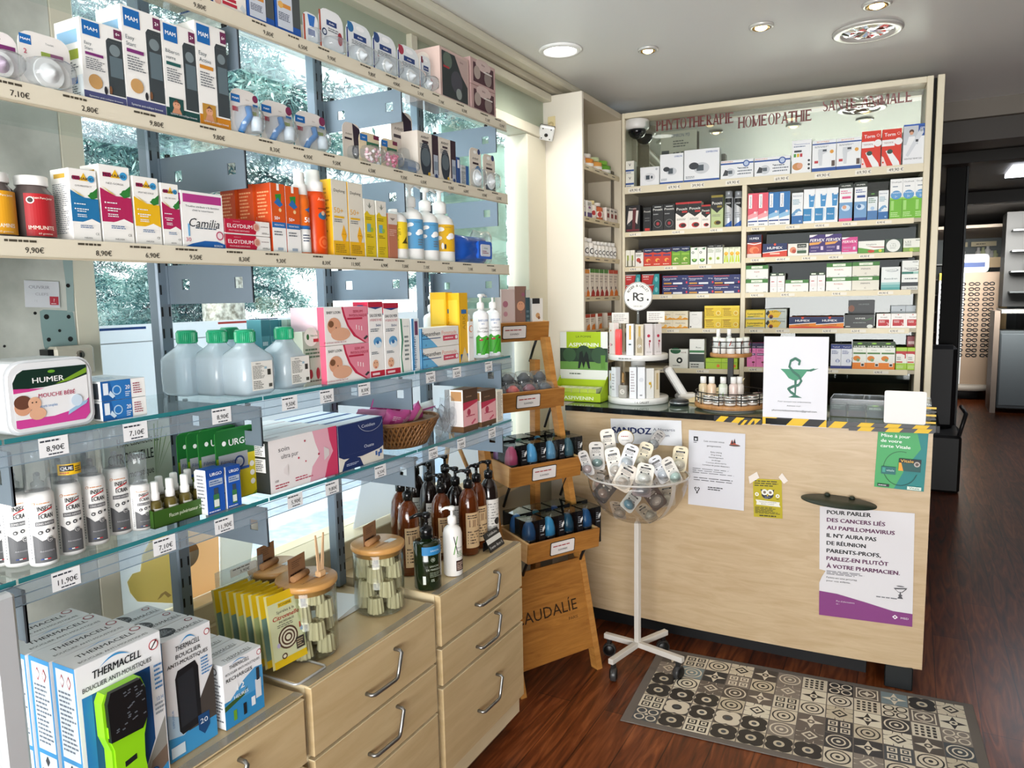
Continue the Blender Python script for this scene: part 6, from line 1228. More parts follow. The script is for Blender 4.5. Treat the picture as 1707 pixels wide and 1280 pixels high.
def can(zz,row,pl,pr,pt,lab,body,cap,ops,group,capf=.16,sb=.012,nm='spray_can'):
    loc,w,h = CP(zz,row,pl,pr,pt,sb);r = w/2-.0008;t = thing(nm,lab,'spray can',(loc[0]-cn.x*r,loc[1]-cn.y*r,loc[2]),CRZ,group)
    o = G();hb = h*(1-capf);o.lathe([(r*.96,0),(r,.003),(r,hb*.97),(r*.8,hb)],M(body,.3,.3),18);o.face(ops,r*1.7,hb,Matrix.Translation((-r*.85,-r,0)),curve=r);o.obj('body',t)
    o = G();o.lathe([(r*.86,hb*.98),(r*.86,h*.97),(r*.8,h),(0,h)],M(cap,.3,.2),18);o.obj('cap',t)
for i,(a,b) in enumerate(((1206,1221),(1222,1237))): can(LZ,1,a,b,318,'silver spray can with black and blue print%s' % OR(i,2),'c4c8ce','8e9298',[P([(0,.95),(1,.95),(1,.62),(0,.78)],'16181c'),T(.5,.8,.1,'poux','e8ecf0',w=.7),P([(0,0),(1,0),(1,.22),(0,.06)],'2a5aa8'),LN(.1,.3,.9,.5,3,'8a9098')],'silver spray cans')
# first row right
def spr(c1,c2): return [R(0,0,1,1,'eceef0'),R(.0,.34,1,1,c1),P([(0,.34),(1,.46),(1,.3),(0,.22)],c2),R(.08,.55,.42,.96,'eef0f2'),T(.25,.75,.2,'Physiomer','2a3a70',r=1,w=.36),E(.72,.42,.12,'f0d8dc'),R(.04,.14,.96,.18,'2a4a90'),LN(.1,.03,.9,.1,1,'7a828c')]
CS('R',1,'nasal_spray_carton','box','coral nasal spray cartons',row_of(1246,1280,2,322,'coral nasal spray carton'),'eceef0',spr('e0566a','f0a0a8'))
CS('R',1,'nasal_spray_carton','box','blue nasal spray cartons',row_of(1280.5,1316,2,320,'bright blue nasal spray carton'),'eceef0',spr('2a74b4','8ab8dc'))
sea = [R(0,0,1,.28,'2a68a8'),P([(0,.28),(.3,.3),(.6,.42),(.9,.4),(.7,.5),(.4,.48),(0,.34)],'6a9cc8'),E(.55,.34,.24,'d8e4ee',.1),T(.5,.9,.06,'Stérimar','2a4a80',w=.8),LN(.1,.62,.8,.8,4,'6a9ab0'),E(.75,.1,.1,'8ab0d8')]
CS('R',1,'sea_spray_carton','box',None,[(1319,1338,321,'white sea spray carton with breaking wave, left of the three blue ones')],'e6eaee',sea)
CS('R',1,'eye_drop_carton','box','white and blue cartons',row_of(1338.5,1396,3,315,'white carton with blue pot drawings'),'eaeef2',[R(.0,.08,.72,.44,'2d84bc'),P([(.5,.48),(.9,.48),(1,.84),(.45,.84)],'3f8ec8'),R(.6,.8,.92,.84,'eaeef2'),E(.74,.66,.14,'b8d4ea',.07),T(.36,.26,.07,'Rhino','e8f0f6',w=.5),P([(.72,.08),(.9,.2),(.9,.40),(.72,.44)],'cfdce8')])
hb_ = lambda c: [R(0,.87,1,1,'1c2a20'),T(.5,.93,.05,'HUMER','f0f2ee',b=.01,w=.7),LN(.1,.72,.9,.82,2,c),R(.2,.60,.86,.66,c),R(0,.08,1,.5,'6f9cc8'),E(.5,.36,.34,'c8dcf0',.25),E(.4,.38,.16,SK if c[0] != '2' else '3a6aa0',.16),R(0,0,1,.09,c)]
CS('R',1,'nasal_spray_carton','box',None,[(1398,1420,305,'tall white nasal spray carton with pink base and dark green top')],'e9ecee',hb_('d85a8a'))
CS('R',1,'nasal_spray_carton','box',None,[(1423,1444,303,'tall white nasal spray carton with navy base and dark green top')],'e9ecee',hb_('2a4a90'))
CS('R',1,'nasal_spray_carton','box',None,[(1445,1462,319,'short carton with dark green top between the tall navy and the wave carton')],'dfe6ea',[R(0,.82,1,1,'1c2a20'),E(.5,.92,.2,'5a9a3a',.06),LN(.1,.6,.9,.78,3,'4a7a5a'),R(0,0,1,.34,'4a7ab0'),E(.5,.42,.2,'a8c4e0')])
CS('R',1,'sea_spray_carton','box',None,[(1463,1480,317,'white sea spray carton with breaking wave, left of the three green ones')],'e6eaee',sea)
CS('R',1,'eye_wash_carton','box','green based cartons',row_of(1482,1544,3,298,'white carton with green base and blue disc'),'eceeee',[R(0,0,1,.52,'6db52c'),R(0,.50,1,.54,'9ad05a'),E(.5,.60,.44,'3f86c0',.40),E(.5,.60,.40,'5a9ad0',.36),T(.5,.66,.06,'Actimaris','e8f0f6',w=.7),T(.5,.56,.08,'5+','e8f0f6',w=.2),T(.5,.92,.05,'Ocufresh','3a4650',w=.8),LN(.2,.78,.8,.84,1,'7a8a9a'),R(.1,.22,.34,.46,'9fd474'),LN(.1,.05,.9,.18,3,'c8e8a8')])
# second row left
CS('L',2,'drops_carton','box','narrow cream cartons',row_of(1043,1058,2,417,'narrow cream carton with olive picture'),'e4e2d6',[R(.3,.4,.7,.7,'8a9a3a'),R(0,0,1,.06,'2a2a2a'),R(.3,.06,.6,.4,'6a6a50')])
CS('L',2,'drops_carton','box',None,[(1059,1072.5,416,'white carton with black top and red flower')],'e6e4de',[R(0,.84,1,1,'16181a'),T(.5,.91,.06,'HUMER','f0f0ee',w=.6),E(.4,.4,.26,'b83a30'),E(.6,.28,.16,'8a2a24'),LN(.1,.6,.9,.74,2,'5a5a5a')])
hx = lambda c,c2: [R(0,0,1,1,c),P([(0,1),(1,1),(1,.78),(.5,.72),(0,.78)],'1c2850'),T(.5,.88,.08,'HUMEX','f0f0f4',b=.02,w=.7),R(.1,.56,.9,.66,c2),E(.5,.34,.24,'e0a04a' if c[0] != '6' else 'c8d878',.2),E(.6,.3,.14,c),LN(.1,.08,.9,.16,1,'f0d8c8')]
CS('L',2,'syrup_carton_red','box','red syrup cartons',row_of(1073,1119,3,414,'red syrup carton with navy top'),'c83a24',hx('c83a24','5a3a6a'))
CS('L',2,'syrup_carton_green','box','green syrup cartons',row_of(1119.5,1150,2,411,'green syrup carton with navy top'),'6a9a2a',hx('6a9a2a','8ab83a'))
CS('L',2,'capsule_carton','box','white cartons with green half disc',row_of(1151,1177,2,412,'white carton with green disc'),'eceee8',[E(.5,.3,.34,'3a7a2a'),R(.1,.34,.9,.5,'eceee8'),E(.5,.3,.16,'a8d070'),E(.3,.7,.16,'3a4a3a'),E(.3,.7,.09,'eceee8'),P([(.4,.9),(.9,.98),(.8,.84)],'3a7a4a')])
CS('L',2,'capsule_carton','box','white cartons with black top',row_of(1179,1204.5,2,408,'white carton with black top and green fruit'),'e8eae4',[R(0,.86,1,1,'16181a'),T(.5,.93,.05,'HUMER','f0f0ee',w=.6),LN(.1,.6,.9,.8,3,'8a9a7a'),E(.4,.3,.22,'b8c868'),E(.4,.3,.12,'7a9a2a')])
CS('L',2,'sunny_carton','box','yellow green cartons',row_of(1205.5,1234,3,412,'yellow green carton with orange disc'),'e4ead0',[P([(.1,.1),(.9,.1),(.7,.6),(.3,.6)],'b8d020'),E(.5,.62,.36,'f0a820',.34),E(.5,.66,.18,'f4c84a'),R(.4,.1,.56,.5,'e8eab8'),LN(.1,.9,.9,.98,1,'9aa080')])
# second row right
CS('R',2,'sachet_carton','box',None,[(1245,1269,391,'red and navy sachet carton at the left end of the right column')],'c84828',[R(0,.66,1,1,'1a2448'),T(.5,.84,.13,'HUMEX','e8eaf2',b=.02,w=.66),P([(0,.66),(.5,.60),(1,.66),(1,.62),(.5,.56),(0,.62)],'f0f0f4'),E(.5,.34,.34,'e8845a',.25),E(.6,.3,.2,'d85a30'),R(0,0,1,.18,'e0d0c8')])
hw = lambda c: [R(0,0,1,1,c),P([(0,1),(1,1),(1,.52),(.5,.44),(0,.36)],'1a2c5c'),T(.5,.68,.26,'HUMEX','f4f4f8',b=.02,w=.62),E(.5,.93,.05,'d84a30'),P([(0,.36),(.5,.44),(1,.52),(1,.46),(.5,.38),(0,.3)],'f0f0f4')]
CS('R',2,'tablet_carton','box',None,[(1271,1312,405.6,'low navy and red tablet carton in the second row')],'d4402c',hw('d4402c')+[R(.3,.2,.7,.32,'f0c0b0')])
CS('R',2,'tablet_carton','box',None,[(1313,1347.5,405.6,'white carton with red flower picture and two dark labels')],'e4e2dc',[E(.25,.5,.16,'d88a6a'),E(.3,.4,.1,'b84a3a'),R(.45,.66,.9,.96,'1c2a24'),T(.68,.8,.16,'HUMER','e8eae4',w=.36),R(.45,.22,.9,.46,'3a5a44'),LN(.45,.5,.9,.6,1,'6a6a64')])
fv = lambda c,c2: [R(0,0,1,.14,'e4e0e4'),R(0,.14,1,1,c),P([(0,1),(.5,1),(.2,.9),(0,.88)],'e8e4ea'),T(.5,.74,.2,'FERVEX','f4f2f6',b=.02,w=.92,sh=.2),P([(0,.62),(.8,.66),(.6,.54),(0,.5)],c2),LN(.1,.34,.7,.44,2,'b8a8c8'),R(.72,.26,.88,.44,'d8c8e0'),LN(.1,.2,.5,.26,1,'b8a8c8')]
CS('R',2,'cold_carton','box','violet cold remedy cartons',row_of(1348.5,1402,2,391,'violet cold remedy carton'),'3c2a70',fv('3c2a70','e0a050'))
CS('R',2,'cold_carton','box',None,[(1402.6,1429,395,'pink cold remedy carton right of the violet pair')],'d0488c',fv('d0488c','c03a7c'))
CS('R',2,'herb_carton','box',None,[(1430,1474,401,'low white and green carton with red oval')],'e8eae4',[P([(0,0),(1,0),(1,.34),(.6,.28),(0,.5)],'5a9a3a'),T(.5,.72,.16,'Arkopharma','2a2a2a',w=.4),P([(.3,.62),(.6,.52),(1,.5),(1,.44),(.6,.46)],'a8343a'),E(.5,.18,.13,'c03a28',.06),E(.85,.2,.06,'d8d04a')])
CS('R',2,'herb_carton','box',None,[(1474.5,1504,398,'dark green carton with large white disc')],'1c3c28',[E(.48,.52,.40,'e4e8e4'),T(.48,.52,.22,'L52','a8b0a8',w=.4),T(.48,.68,.08,'Fatigue','6a7a6e',w=.4),LN(.3,.3,.66,.38,1,'8a948e')])
CS('R',2,'herb_carton','box',None,[(1505,1540,397,'white and green carton reading L52 at the right end')],'7aa03a',[R(.0,.34,1,1,'e6e8e0'),T(.24,.76,.2,'L52','3a4a3e',w=.3),LN(.1,.44,.5,.64,2,'6a7a6e'),LN(.6,.8,.94,.92,1,'6a7a6e'),E(.4,.16,.1,'a8c84a')])
# third row left
rteal = [P([(0,0),(.55,0),(.68,1),(0,1)],'c02a2a'),P([(.62,0),(1,0),(1,1),(.74,1)],'2a949c'),LN(.08,.66,.56,.84,1,'f0e0e0',.6),LN(.1,.44,.5,.6,1,'e8c0c0'),R(.05,.9,.7,1,'a8b0b4'),E(.84,.5,.08,'7ac8cc',.14)]
CS('L',3,'lozenge_carton','box','red and teal lozenge cartons',[(1042,1067.5,457.5,'red and teal lozenge carton, left column'),(1069.5,1099,456.7,'red and teal lozenge carton, right column')],'7a2a30',rteal,n=2)
pz = [R(0,0,1,1,'232e66'),R(.02,.84,.6,.90,'d84a34'),T(.30,.64,.2,'Pantoprazole','e8ecf4',b=.015,w=.5),T(.86,.64,.18,'20 mg','e8ecf4',w=.16),LN(.06,.42,.4,.52,1,'b8c0d8'),R(.06,.08,.36,.24,'c8923a'),R(.42,.06,.78,.24,'e0e4ec'),R(.92,.12,.98,.34,'d0304a')]
CS('L',3,'stomach_carton','box','navy stomach tablet cartons',row_of(1104,1232.5,3,458.7,'navy carton with orange lines'),'232e66',pz,n=2)
gw_ = lambda nm,c='e9ebe6',tc='b83a44': [R(0,.72,1,1,'3a7a30'),R(.25,.77,.75,.94,'dfe8d8'),T(.5,.85,.1,'arrow','4a6a4a',w=.36),T(.5,.52,.13,nm,tc,b=.01,w=.36),T(.5,.2,.14,'C','3a3e44',w=.08),LN(.05,.02,.2,.08,1,'7a7a7a'),LN(.8,.02,.95,.08,1,'7a7a7a')]
CS('R',3,'relief_carton','box','white cartons with green heads',[(1242.5,1280,442,'white carton with green head, first wide column from the left')],'e9ebe6',gw_('FLEX'),n=2)
nar = lambda: [R(0,.84,1,1,'1f3c24'),R(.2,.88,.8,.95,'dfe8d8'),LN(.2,.5,.8,.6,1,'c05a64'),R(.1,.38,.9,.39,'d8a0a8'),R(.1,.30,.9,.31,'d8a0a8'),T(.5,.16,.1,'C','3a3e44',w=.2)]
CS('R',3,'relief_tube_carton','box','narrow white cartons with green heads',row_of(1283,1307.6,2,454.6,'narrow green headed carton, first pair'),'eae8e8',nar())
CS('R',3,'relief_carton','box',None,[(1308.5,1347.5,466,'single low white carton with green head between the narrow pairs')],'e9ebe6',gw_('ALCOOL'))
CS('R',3,'relief_tube_carton','box','narrow white cartons with green heads',row_of(1349,1375,2,453.5,'narrow green headed carton, second pair'),'eae8e8',nar())
CS('R',3,'relief_carton','box','white cartons with green heads',[(1376.5,1419,438,'white carton with green head, second wide column')],'e9ebe6',gw_('ROSEAL'),n=2)
CS('R',3,'relief_carton','box','cream cartons with green heads',[(1419.5,1465,436,'cream carton with green head and dark writing')],'dcd9cc',gw_('SPASMODYL',tc='3a2a3a'),n=2)
CS('R',3,'digestive_carton','box',None,[(1468,1500,444.6,'white carton fading to teal at its base')],'e2e8e8',[R(0,0,1,.12,'4fa0a0'),R(0,.12,1,.24,'74b4b4'),R(0,.24,1,.34,'a4cccc'),E(.55,.86,.34,'9aa4a8',.1),E(.5,.87,.32,'e2e8e8',.085),T(.5,.50,.1,'flaxodren','2a5a5c',w=.8),T(.45,.87,.07,'ergyphilus','6a7478',w=.5)])
CS('R',3,'digestive_carton','box',None,[(1502,1537,433.5,'tall white carton with dark base reading activa')],'e4e8e6',[R(0,.0,1,.26,'2a3236'),R(0,0,1,.13,'d0d4d2'),T(.5,.065,.1,'activa','3a4448',w=.9),R(.0,.54,.55,.62,'2f7a6c'),R(.55,.54,1,.62,'9ac4bc'),E(.55,.74,.40,'22282c',.14),E(.50,.75,.38,'e4e8e6',.125),T(.42,.74,.1,'Inovance','3a4448',w=.6),LN(.15,.34,.85,.42,1,'6a7478'),LN(.5,.92,.9,.97,1,'6a7478')])
# fourth row left
CS('L',4,'orange_carton','box','cream and orange cartons',row_of(1097,1146.6,2,518.4,'cream carton with orange wave'),'e8dfc8',[P([(0,0),(1,0),(1,.16),(.8,.26),(.6,.12),(.4,.26),(.2,.12),(0,.24)],'e09a28'),T(.5,.62,.18,'Oxyboldine','6a5a3a',w=.86),E(.5,.3,.1,'e8b860')],n=2)
CS('L',4,'plain_carton','box',None,[(1149,1170.5,519.4,'plain white carton left of the yellow stack')],'e8e8e6',[E(.1,.1,.06,'2a2a2a'),LN(.2,.8,.8,.86,1,'8a8a8a'),E(.5,.45,.3,'d8d8d8'),E(.5,.45,.28,'e8e8e6')])
CS('L',4,'yellow_carton','box','yellow cartons',row_of(1174,1232,2,509.5,'yellow carton'),'e4c41c',[R(0,.84,1,1,'f0d84a'),LN(.1,.1,.6,.7,4,'9a7a10'),E(.8,.35,.14,'f0e08a'),E(.8,.35,.09,'d8a818'),R(.06,.7,.5,.8,'b89010')],n=2)
CS('R',4,'throat_carton','box','yellow throat lozenge cartons',[(1242.5,1275,516,'yellow lozenge carton with black name')],'e6c81c',[R(0,.0,1,.16,'b8b8a8'),R(0,.9,1,1,'b8a82a'),T(.5,.58,.3,'Lysopaïne','1c1a14',b=.015,w=.9),LN(.4,.24,.9,.36,1,'4a4420'),R(.1,.2,.4,.3,'6a8a4a')],n=2)
CS('R',4,'throat_carton','box','grey and yellow throat cartons',[(1275.7,1311,514.7,'grey and yellow carton with dark figure')],'b9c2bc',[P([(.1,.1),(.6,.1),(.75,.6),(.5,.9),(.1,.8)],'e0b82c'),T(.62,.76,.26,'Lysoryne','1c1a14',b=.01,w=.66),P([(0,.5),(.12,.9),(.2,.6),(.1,.3)],'17171a'),E(.26,.2,.1,'8a3a20'),E(.26,.12,.06,'17171a')],n=2)
CS('R',4,'tablet_carton_orange','box','navy and orange tablet cartons',row_of(1315,1405.5,2,528,'low navy and orange tablet carton'),'e07a24',hw('e88a28')+[T(.5,.3,.14,'MAL DE GORGE','4a2a4a',b=.01,w=.5),P([(0,0),(1,0),(1,.12),(.5,.2),(0,.12)],'d8482a')])
CS('R',4,'charcoal_carton','box',None,[(1407,1457,524,'black carton with white name and green stroke')],'1b1f1e',[T(.54,.72,.15,'HUMER','e4e8e4',b=.02,w=.4),P([(.5,.5),(.9,.66),(.95,.8),(.7,.6)],'3a7a3a'),LN(.3,.36,.8,.46,1,'9aa4a0'),E(.86,.14,.1,'d8dcd8',.07),R(.05,.1,.2,.16,'c8ccc8')],d=.05)
CS('R',4,'charcoal_carton','box',None,[(1413,1457,500,'taller black carton standing behind the low black one')],'23282a',[T(.6,.85,.08,'HUMER','8a9490',w=.4),E(.12,.7,.12,'8a5a44',.14)],sb=.085,d=.05)
CS('R',4,'white_red_carton','box','white cartons with red block',row_of(1460.5,1533,3,522.5,'white carton with red block'),'eceae8',[R(.12,.16,.88,.60,'b8202c'),T(.5,.76,.1,'forcapil','3a3a3a',b=.01,w=.7),LN(.2,.36,.8,.54,2,'f0d8d8'),E(.74,.28,.12,'e8c8c8'),E(.7,.28,.1,'b8202c'),E(.5,.92,.04,'b8202c')])
CS('R',4,'grey_carton','box','pale grey cartons behind the white red ones',row_of(1484,1533,2,509,'pale grey carton behind the white and red ones'),'b8c0c6',[E(.7,.8,.06,'3a444c'),R(0,.7,1,.72,'98a2aa')],sb=.085,d=.05)
# fifth row right, left
pk = [R(0,.78,1,1,'221c4c'),T(.5,.84,.06,'PHARYX','f0e8f4',w=.8),R(.08,.48,.92,.58,'5a3a6a'),LN(.14,.5,.86,.56,1,'e8d0e4'),LN(.2,.64,.8,.74,2,'8a2a6a'),E(.72,.2,.16,'6a1a2c',.1),R(.7,.04,.74,.16,'3a1a1c'),LN(.1,.34,.6,.40,1,'a83a7a')]
CS('R',5,'pink_syrup_carton','box','pink syrup cartons',row_of(1244.5,1275.7,2,571.5,'pink syrup carton, violet head'),'e276b4',pk)
CS('R',5,'blue_syrup_carton','box','white and navy syrup cartons',row_of(1384,1419,2,573.8,'white and navy syrup carton'),'e2e6f0',[R(0,.82,1,1,'2a3a80'),T(.5,.9,.06,'Toplexil','e8ecf4',w=.7),LN(.1,.6,.8,.76,3,'3a4a90'),E(.68,.32,.2,'5a6aa8'),R(.56,.24,.8,.38,'c8d0e8'),R(0,0,1,.12,'2a3a80')])
CS('R',5,'honey_syrup_carton','box','honey syrup cartons',row_of(1420.4,1491,3,570,'white and orange syrup carton with green head'),'e8eae2',[R(0,.80,1,1,'24421c'),E(.5,.95,.18,'8ac83a',.06),T(.5,.84,.09,'HUMER','f0f4ec',b=.02,w=.84),T(.5,.70,.05,'TOUX','5a6a5a',w=.4),R(.05,.56,.95,.62,'4a7a3a'),E(.3,.40,.26,'d8801c',.2),E(.4,.34,.12,'7a9a6a'),R(0,0,1,.24,'e8821c'),R(.6,.1,.86,.3,'e8e4dc'),R(.64,.12,.82,.2,'2a2a2a')])
CS('R',5,'lime_carton','box','lime cartons',row_of(1492.4,1530,2,579,'lime carton with white panel and red strip'),'9ec81c',[R(0,.30,1,.84,'eceae4'),R(0,.72,1,.84,'b82a30'),P([(.5,.72),(.9,.72),(.9,.52),(.8,.5),(.8,.66)],'b82a30'),R(.04,.32,.6,.38,'c84a34'),LN(.1,.44,.6,.6,2,'7a7a7a'),LN(.1,.06,.9,.2,2,'d8e8a8')])
CS('R',5,'red_carton','box',None,[(1510,1530,560,'dark red carton behind the lime ones at the right end')],'8a1c28',[LN(.1,.7,.9,.9,1,'e8c8c8')],sb=.085,d=.05)
CS('L',5,'dressing_carton','box',None,[(1115,1146.6,582,'white carton with dark green half disc behind the handheld device')],'e4e6e0',[E(.35,.92,.28,'1f5a3a',.16),R(0,.98,1,1,'e4e6e0'),E(.56,.42,.16,'17201c'),E(.56,.42,.07,'e4e6e0'),LN(.2,.1,.8,.18,1,'6a6a6a'),T(.78,.84,.1,'NOE','6a3a3a',w=.3)])
CS('L',5,'dressing_carton','box',None,[(1149,1174,565,'tall white, green and black carton behind the tiered stand')],'e6e8e4',[R(0,.22,1,.5,'2c3834'),R(0,0,1,.2,'c8ccc6'),R(0,.54,1,.62,'3a7a4a'),T(.6,.72,.08,'Rou','4a4a4a',w=.5),LN(.1,.02,.9,.18,2,'4a4a48')])
CS('L',5,'lime_carton','box','lime cartons behind the tiered stand',row_of(1176,1229,2,597,'lime green carton seen under the small round tray'),'a4c81c',[T(.4,.84,.12,'Citrate','3a5a1a',w=.6),R(.0,.6,1,.64,'5a8a1a'),E(.8,.3,.1,'e06a20')])
# ================================================================== goods on the tall white unit (facing the counter side)
def TP(z,pl,pr,pt,sb=.006):
    x = TX1-.010-sb;z += .0006;y0 = tpx((x,0,z),(0,1,0),pl);y1 = tpx((x,0,z),(0,1,0),pr);ym = (y0+y1)/2;return (x,ym,z),y1-y0,tpy((x,ym,z),(0,0,1),pt)
def TS_(row,name,cat,group,items,base,front,d=.05,left=()):
    first = None
    for pl,pr,pt,la in items:
        loc,w,h = TP(TS[row],pl,pr,pt);w -= .0008
        if first: dup(first,loc,R90,la,group,kids=[])
        else: first = carton(name,la,cat,loc,R90,w,h,d,base,front,left,(),(),group)
def tb(row,pl,pr,pt,body,cap,lab,group,ops=(),capf=.2,nm='pill_bottle'):
    loc,w,h = TP(TS[row],pl,pr,pt);r = w/2;t = thing(nm,lab,'bottle',(loc[0]-r,loc[1],loc[2]),R90-.5,group)
    o = G();o.lathe([(r*.95,0),(r,.002),(r,h*(.9-capf)),(r*.62,h*(1-capf))],M(body,.35),14)
    if ops: o.face(ops,r*1.7,h*(.85-capf),Matrix.Translation((-r*.85,-r,.003)),curve=r)
    o.obj('body',t);o = G();o.lathe([(r*.72,h*(1-capf)),(r*.72,h*.99),(r*.66,h),(0,h)],M(cap,.35),14);o.obj('cap',t)
for i,(a,b,c,cp,lab) in enumerate(((969,981,'e4c8c4','d8a0a8','pale pink jar'),(982,995,'d88a3a','ece8e0','orange jar'),(996,1009,'e0a050','c8d8a8','amber jar'),(1010,1024,'6aa83a','8ac04a','green jar'))):
    tb(0,a,b,250+i*6,c,cp,lab+' on the uppermost shelf of the tall white unit','jars on the uppermost shelf',[R(.1,.1,.9,.5,'ece8e0')],.3,'cosmetic_jar')
TS_(1,'supplement_carton','box','white cartons on the second shelf of the tall unit',[(969,977,332,'white and purple carton, leftmost on the second shelf of the tall unit'),(978,988,326,'white and purple carton, second on the second shelf of the tall unit')],'e2e0dc',[R(0,0,1,.3,'5a4a7a'),E(.5,.6,.24,'8a5a8a',.1),LN(.1,.7,.9,.9,2,'5a5a5a')])
for i,(a,b,pt,c,cp) in enumerate(((989,998,334,'d8d0c8','e8d8a0'),(999,1009,338,'b8603a','e8e4dc'))): tb(1,a,b,pt,c,cp,('beige bottle','rust coloured bottle')[i]+' on the second shelf of the tall unit','bottles on the second shelf',[R(0,.2,1,.7,'e8e4dc'),E(.5,.45,.2,'a83a3a')])
TS_(1,'supplement_carton','box','narrow cartons on the second shelf of the tall unit',[(1011,1017,346,'narrow white carton right of the rust bottle, second shelf of tall unit'),(1018,1023,348,'narrow white carton, next to last on the second shelf of tall unit'),(1024,1029,350,'narrow white carton, rightmost on the second shelf of tall unit')],'dcd4cc',[R(.2,.3,.8,.6,'8a3a3a'),LN(.1,.7,.9,.9,1,'5a5a5a')])
pb = [R(0,.1,1,.8,'e8e8e6'),E(.62,.45,.3,'3a3a3e',.28),E(.62,.45,.2,'e8e8e6',.18),LN(.0,.2,.3,.7,3,'6a6a6a')]
for i in range(3): tb(2,969+8*i,977+8*i,394+i*1.5,'e6e4e0','f0efec','larger white pill bottle on the third shelf'+OR(i,3),'larger white pill bottles',pb)
for i in range(6): tb(2,993+6.2*i,999+6.2*i,402+i*.6,'e6e4e0','f0efec','smaller white pill bottle on the third shelf'+OR(i,6),'smaller white pill bottles',pb)
def TC(a,b,top,foot): return [R(0,.86,1,1,top),LN(.15,.5,.85,.8,3,'a8a098'),P([(.2,0),(1,0),(1,.16),(.6,.28),(.3,.16)],foot),R(0,0,1,.03,foot),E(.5,.32,.12,'3a2a2a')]
TS_(3,'tea_carton','box','cartons with orange heads',[(969+7*i,976+7*i,449,'slim carton with orange head on the fourth shelf'+OR(i,2)) for i in range(2)],'dcd4c8',TC(0,0,'d88a2a','d8741c'))
TS_(3,'tea_carton','box','cartons with green heads',[(984+7.6*i,991.6+7.6*i,448,'slim carton with green head on the fourth shelf'+OR(i,4)) for i in range(4)],'dcd4c8',TC(0,0,'3a7a2a','a02820'))
TS_(3,'tea_carton','box','cartons with red heads',[(1015+7.5*i,1022.5+7.5*i,450,'slim carton with red head on the fourth shelf'+OR(i,2)) for i in range(2)],'dcd4c8',TC(0,0,'b83a20','d8741c'))
TS_(4,'low_carton','box','low cartons on the fifth shelf',[(976,984,524,'low orange and white carton on the fifth shelf, leftmost of the four'),(985,992,522,'low orange and white carton on the fifth shelf, second of the four'),(993,1007,519,'low orange and white carton on the fifth shelf, third of the four'),(1008,1024,518,'low orange and white carton on the fifth shelf, rightmost of the four')],'dcd2c6',[R(0,.8,1,1,'a83a24'),P([(.2,0),(1,0),(.9,.4),(.4,.3)],'d87a24'),LN(.1,.5,.8,.74,2,'8a7a70')])
for i in range(5):
    loc,w,h = TP(TS[5]+.0135*i,1002,1032,600);carton('flat_carton','flat mauve carton lying in a pile on the sixth shelf, %s of five' % ('bottom','second from bottom','middle','fourth from bottom','top')[i],'box',loc,R90,w,.0128,.09,'b89aa4',[R(0,0,1,.5,'7a3a50'),LN(.1,.55,.9,.9,1,'e0d0d4')],group='flat mauve cartons')
TS_(3,'spare','box',None,[],'dcd4c8',[])
# ================================================================== papers fixed on the counter front
PN = Matrix.Identity(4)
def cpt(px,py,off=0):
    """photo pixel -> (x, z) on the bowed counter front"""
    y = CYF
    for _ in range(6):
        q = on(px,py,1,y);y = CYF+bulge(q.x)+off
    return q.x,q.z,y
def poster(name,label,cat,corners,base,ops,off=-.0015,group=None,cut=None):
    """corners TL, TR, BR, BL in the photo; the sheet follows the counter front"""
    P4 = [cpt(*c) for c in corners];w = (P4[1][0]-P4[0][0]+P4[2][0]-P4[3][0])/2;h = (P4[0][1]-P4[3][1]+P4[1][1]-P4[2][1])/2
    ang = (atan2(P4[1][1]-P4[0][1],P4[1][0]-P4[0][0])+atan2(P4[2][1]-P4[3][1],P4[2][0]-P4[3][0]))/2
    cx = sum(p[0] for p in P4)/4;cz = sum(p[1] for p in P4)/4;y = CYF+bulge(cx)
    sl = (bulge(cx+.1)-bulge(cx-.1))/.2;yo = min(CYF+bulge(cx+s*w/2)-(y+sl*s*w/2) for s in (-1,0,1))
    o = G()
    if cut: o.prism([((a-.5)*w,(b-.5)*h) for a,b in cut],-.0006,0,M(base,.6))
    else: o.box(-w/2,w/2,-.0006,0,-h/2,h/2,M(base,.6))
    o.face(ops,w,h,Matrix.Translation((-w/2,-.0006,-h/2)),up0=.0002)
    ob = o.obj(name,loc=(cx,y-.002,cz));ob.rotation_euler = (0,-ang,atan2(sl,1));return tag(ob,label,cat,group)
poster('pharma_notice','white notice with bold navy lettering behind the bowl stand','notice',[(1019,697),(1137,701),(1137,743),(1019,738)],'dfe0e4',[T(.30,.54,.36,'SANDOZ','17275e',b=.06,w=.56),T(.61,.62,.16,'A Novartis','2a3450','l',w=.30),T(.61,.40,.16,'Division','2a3450','l',w=.22)])
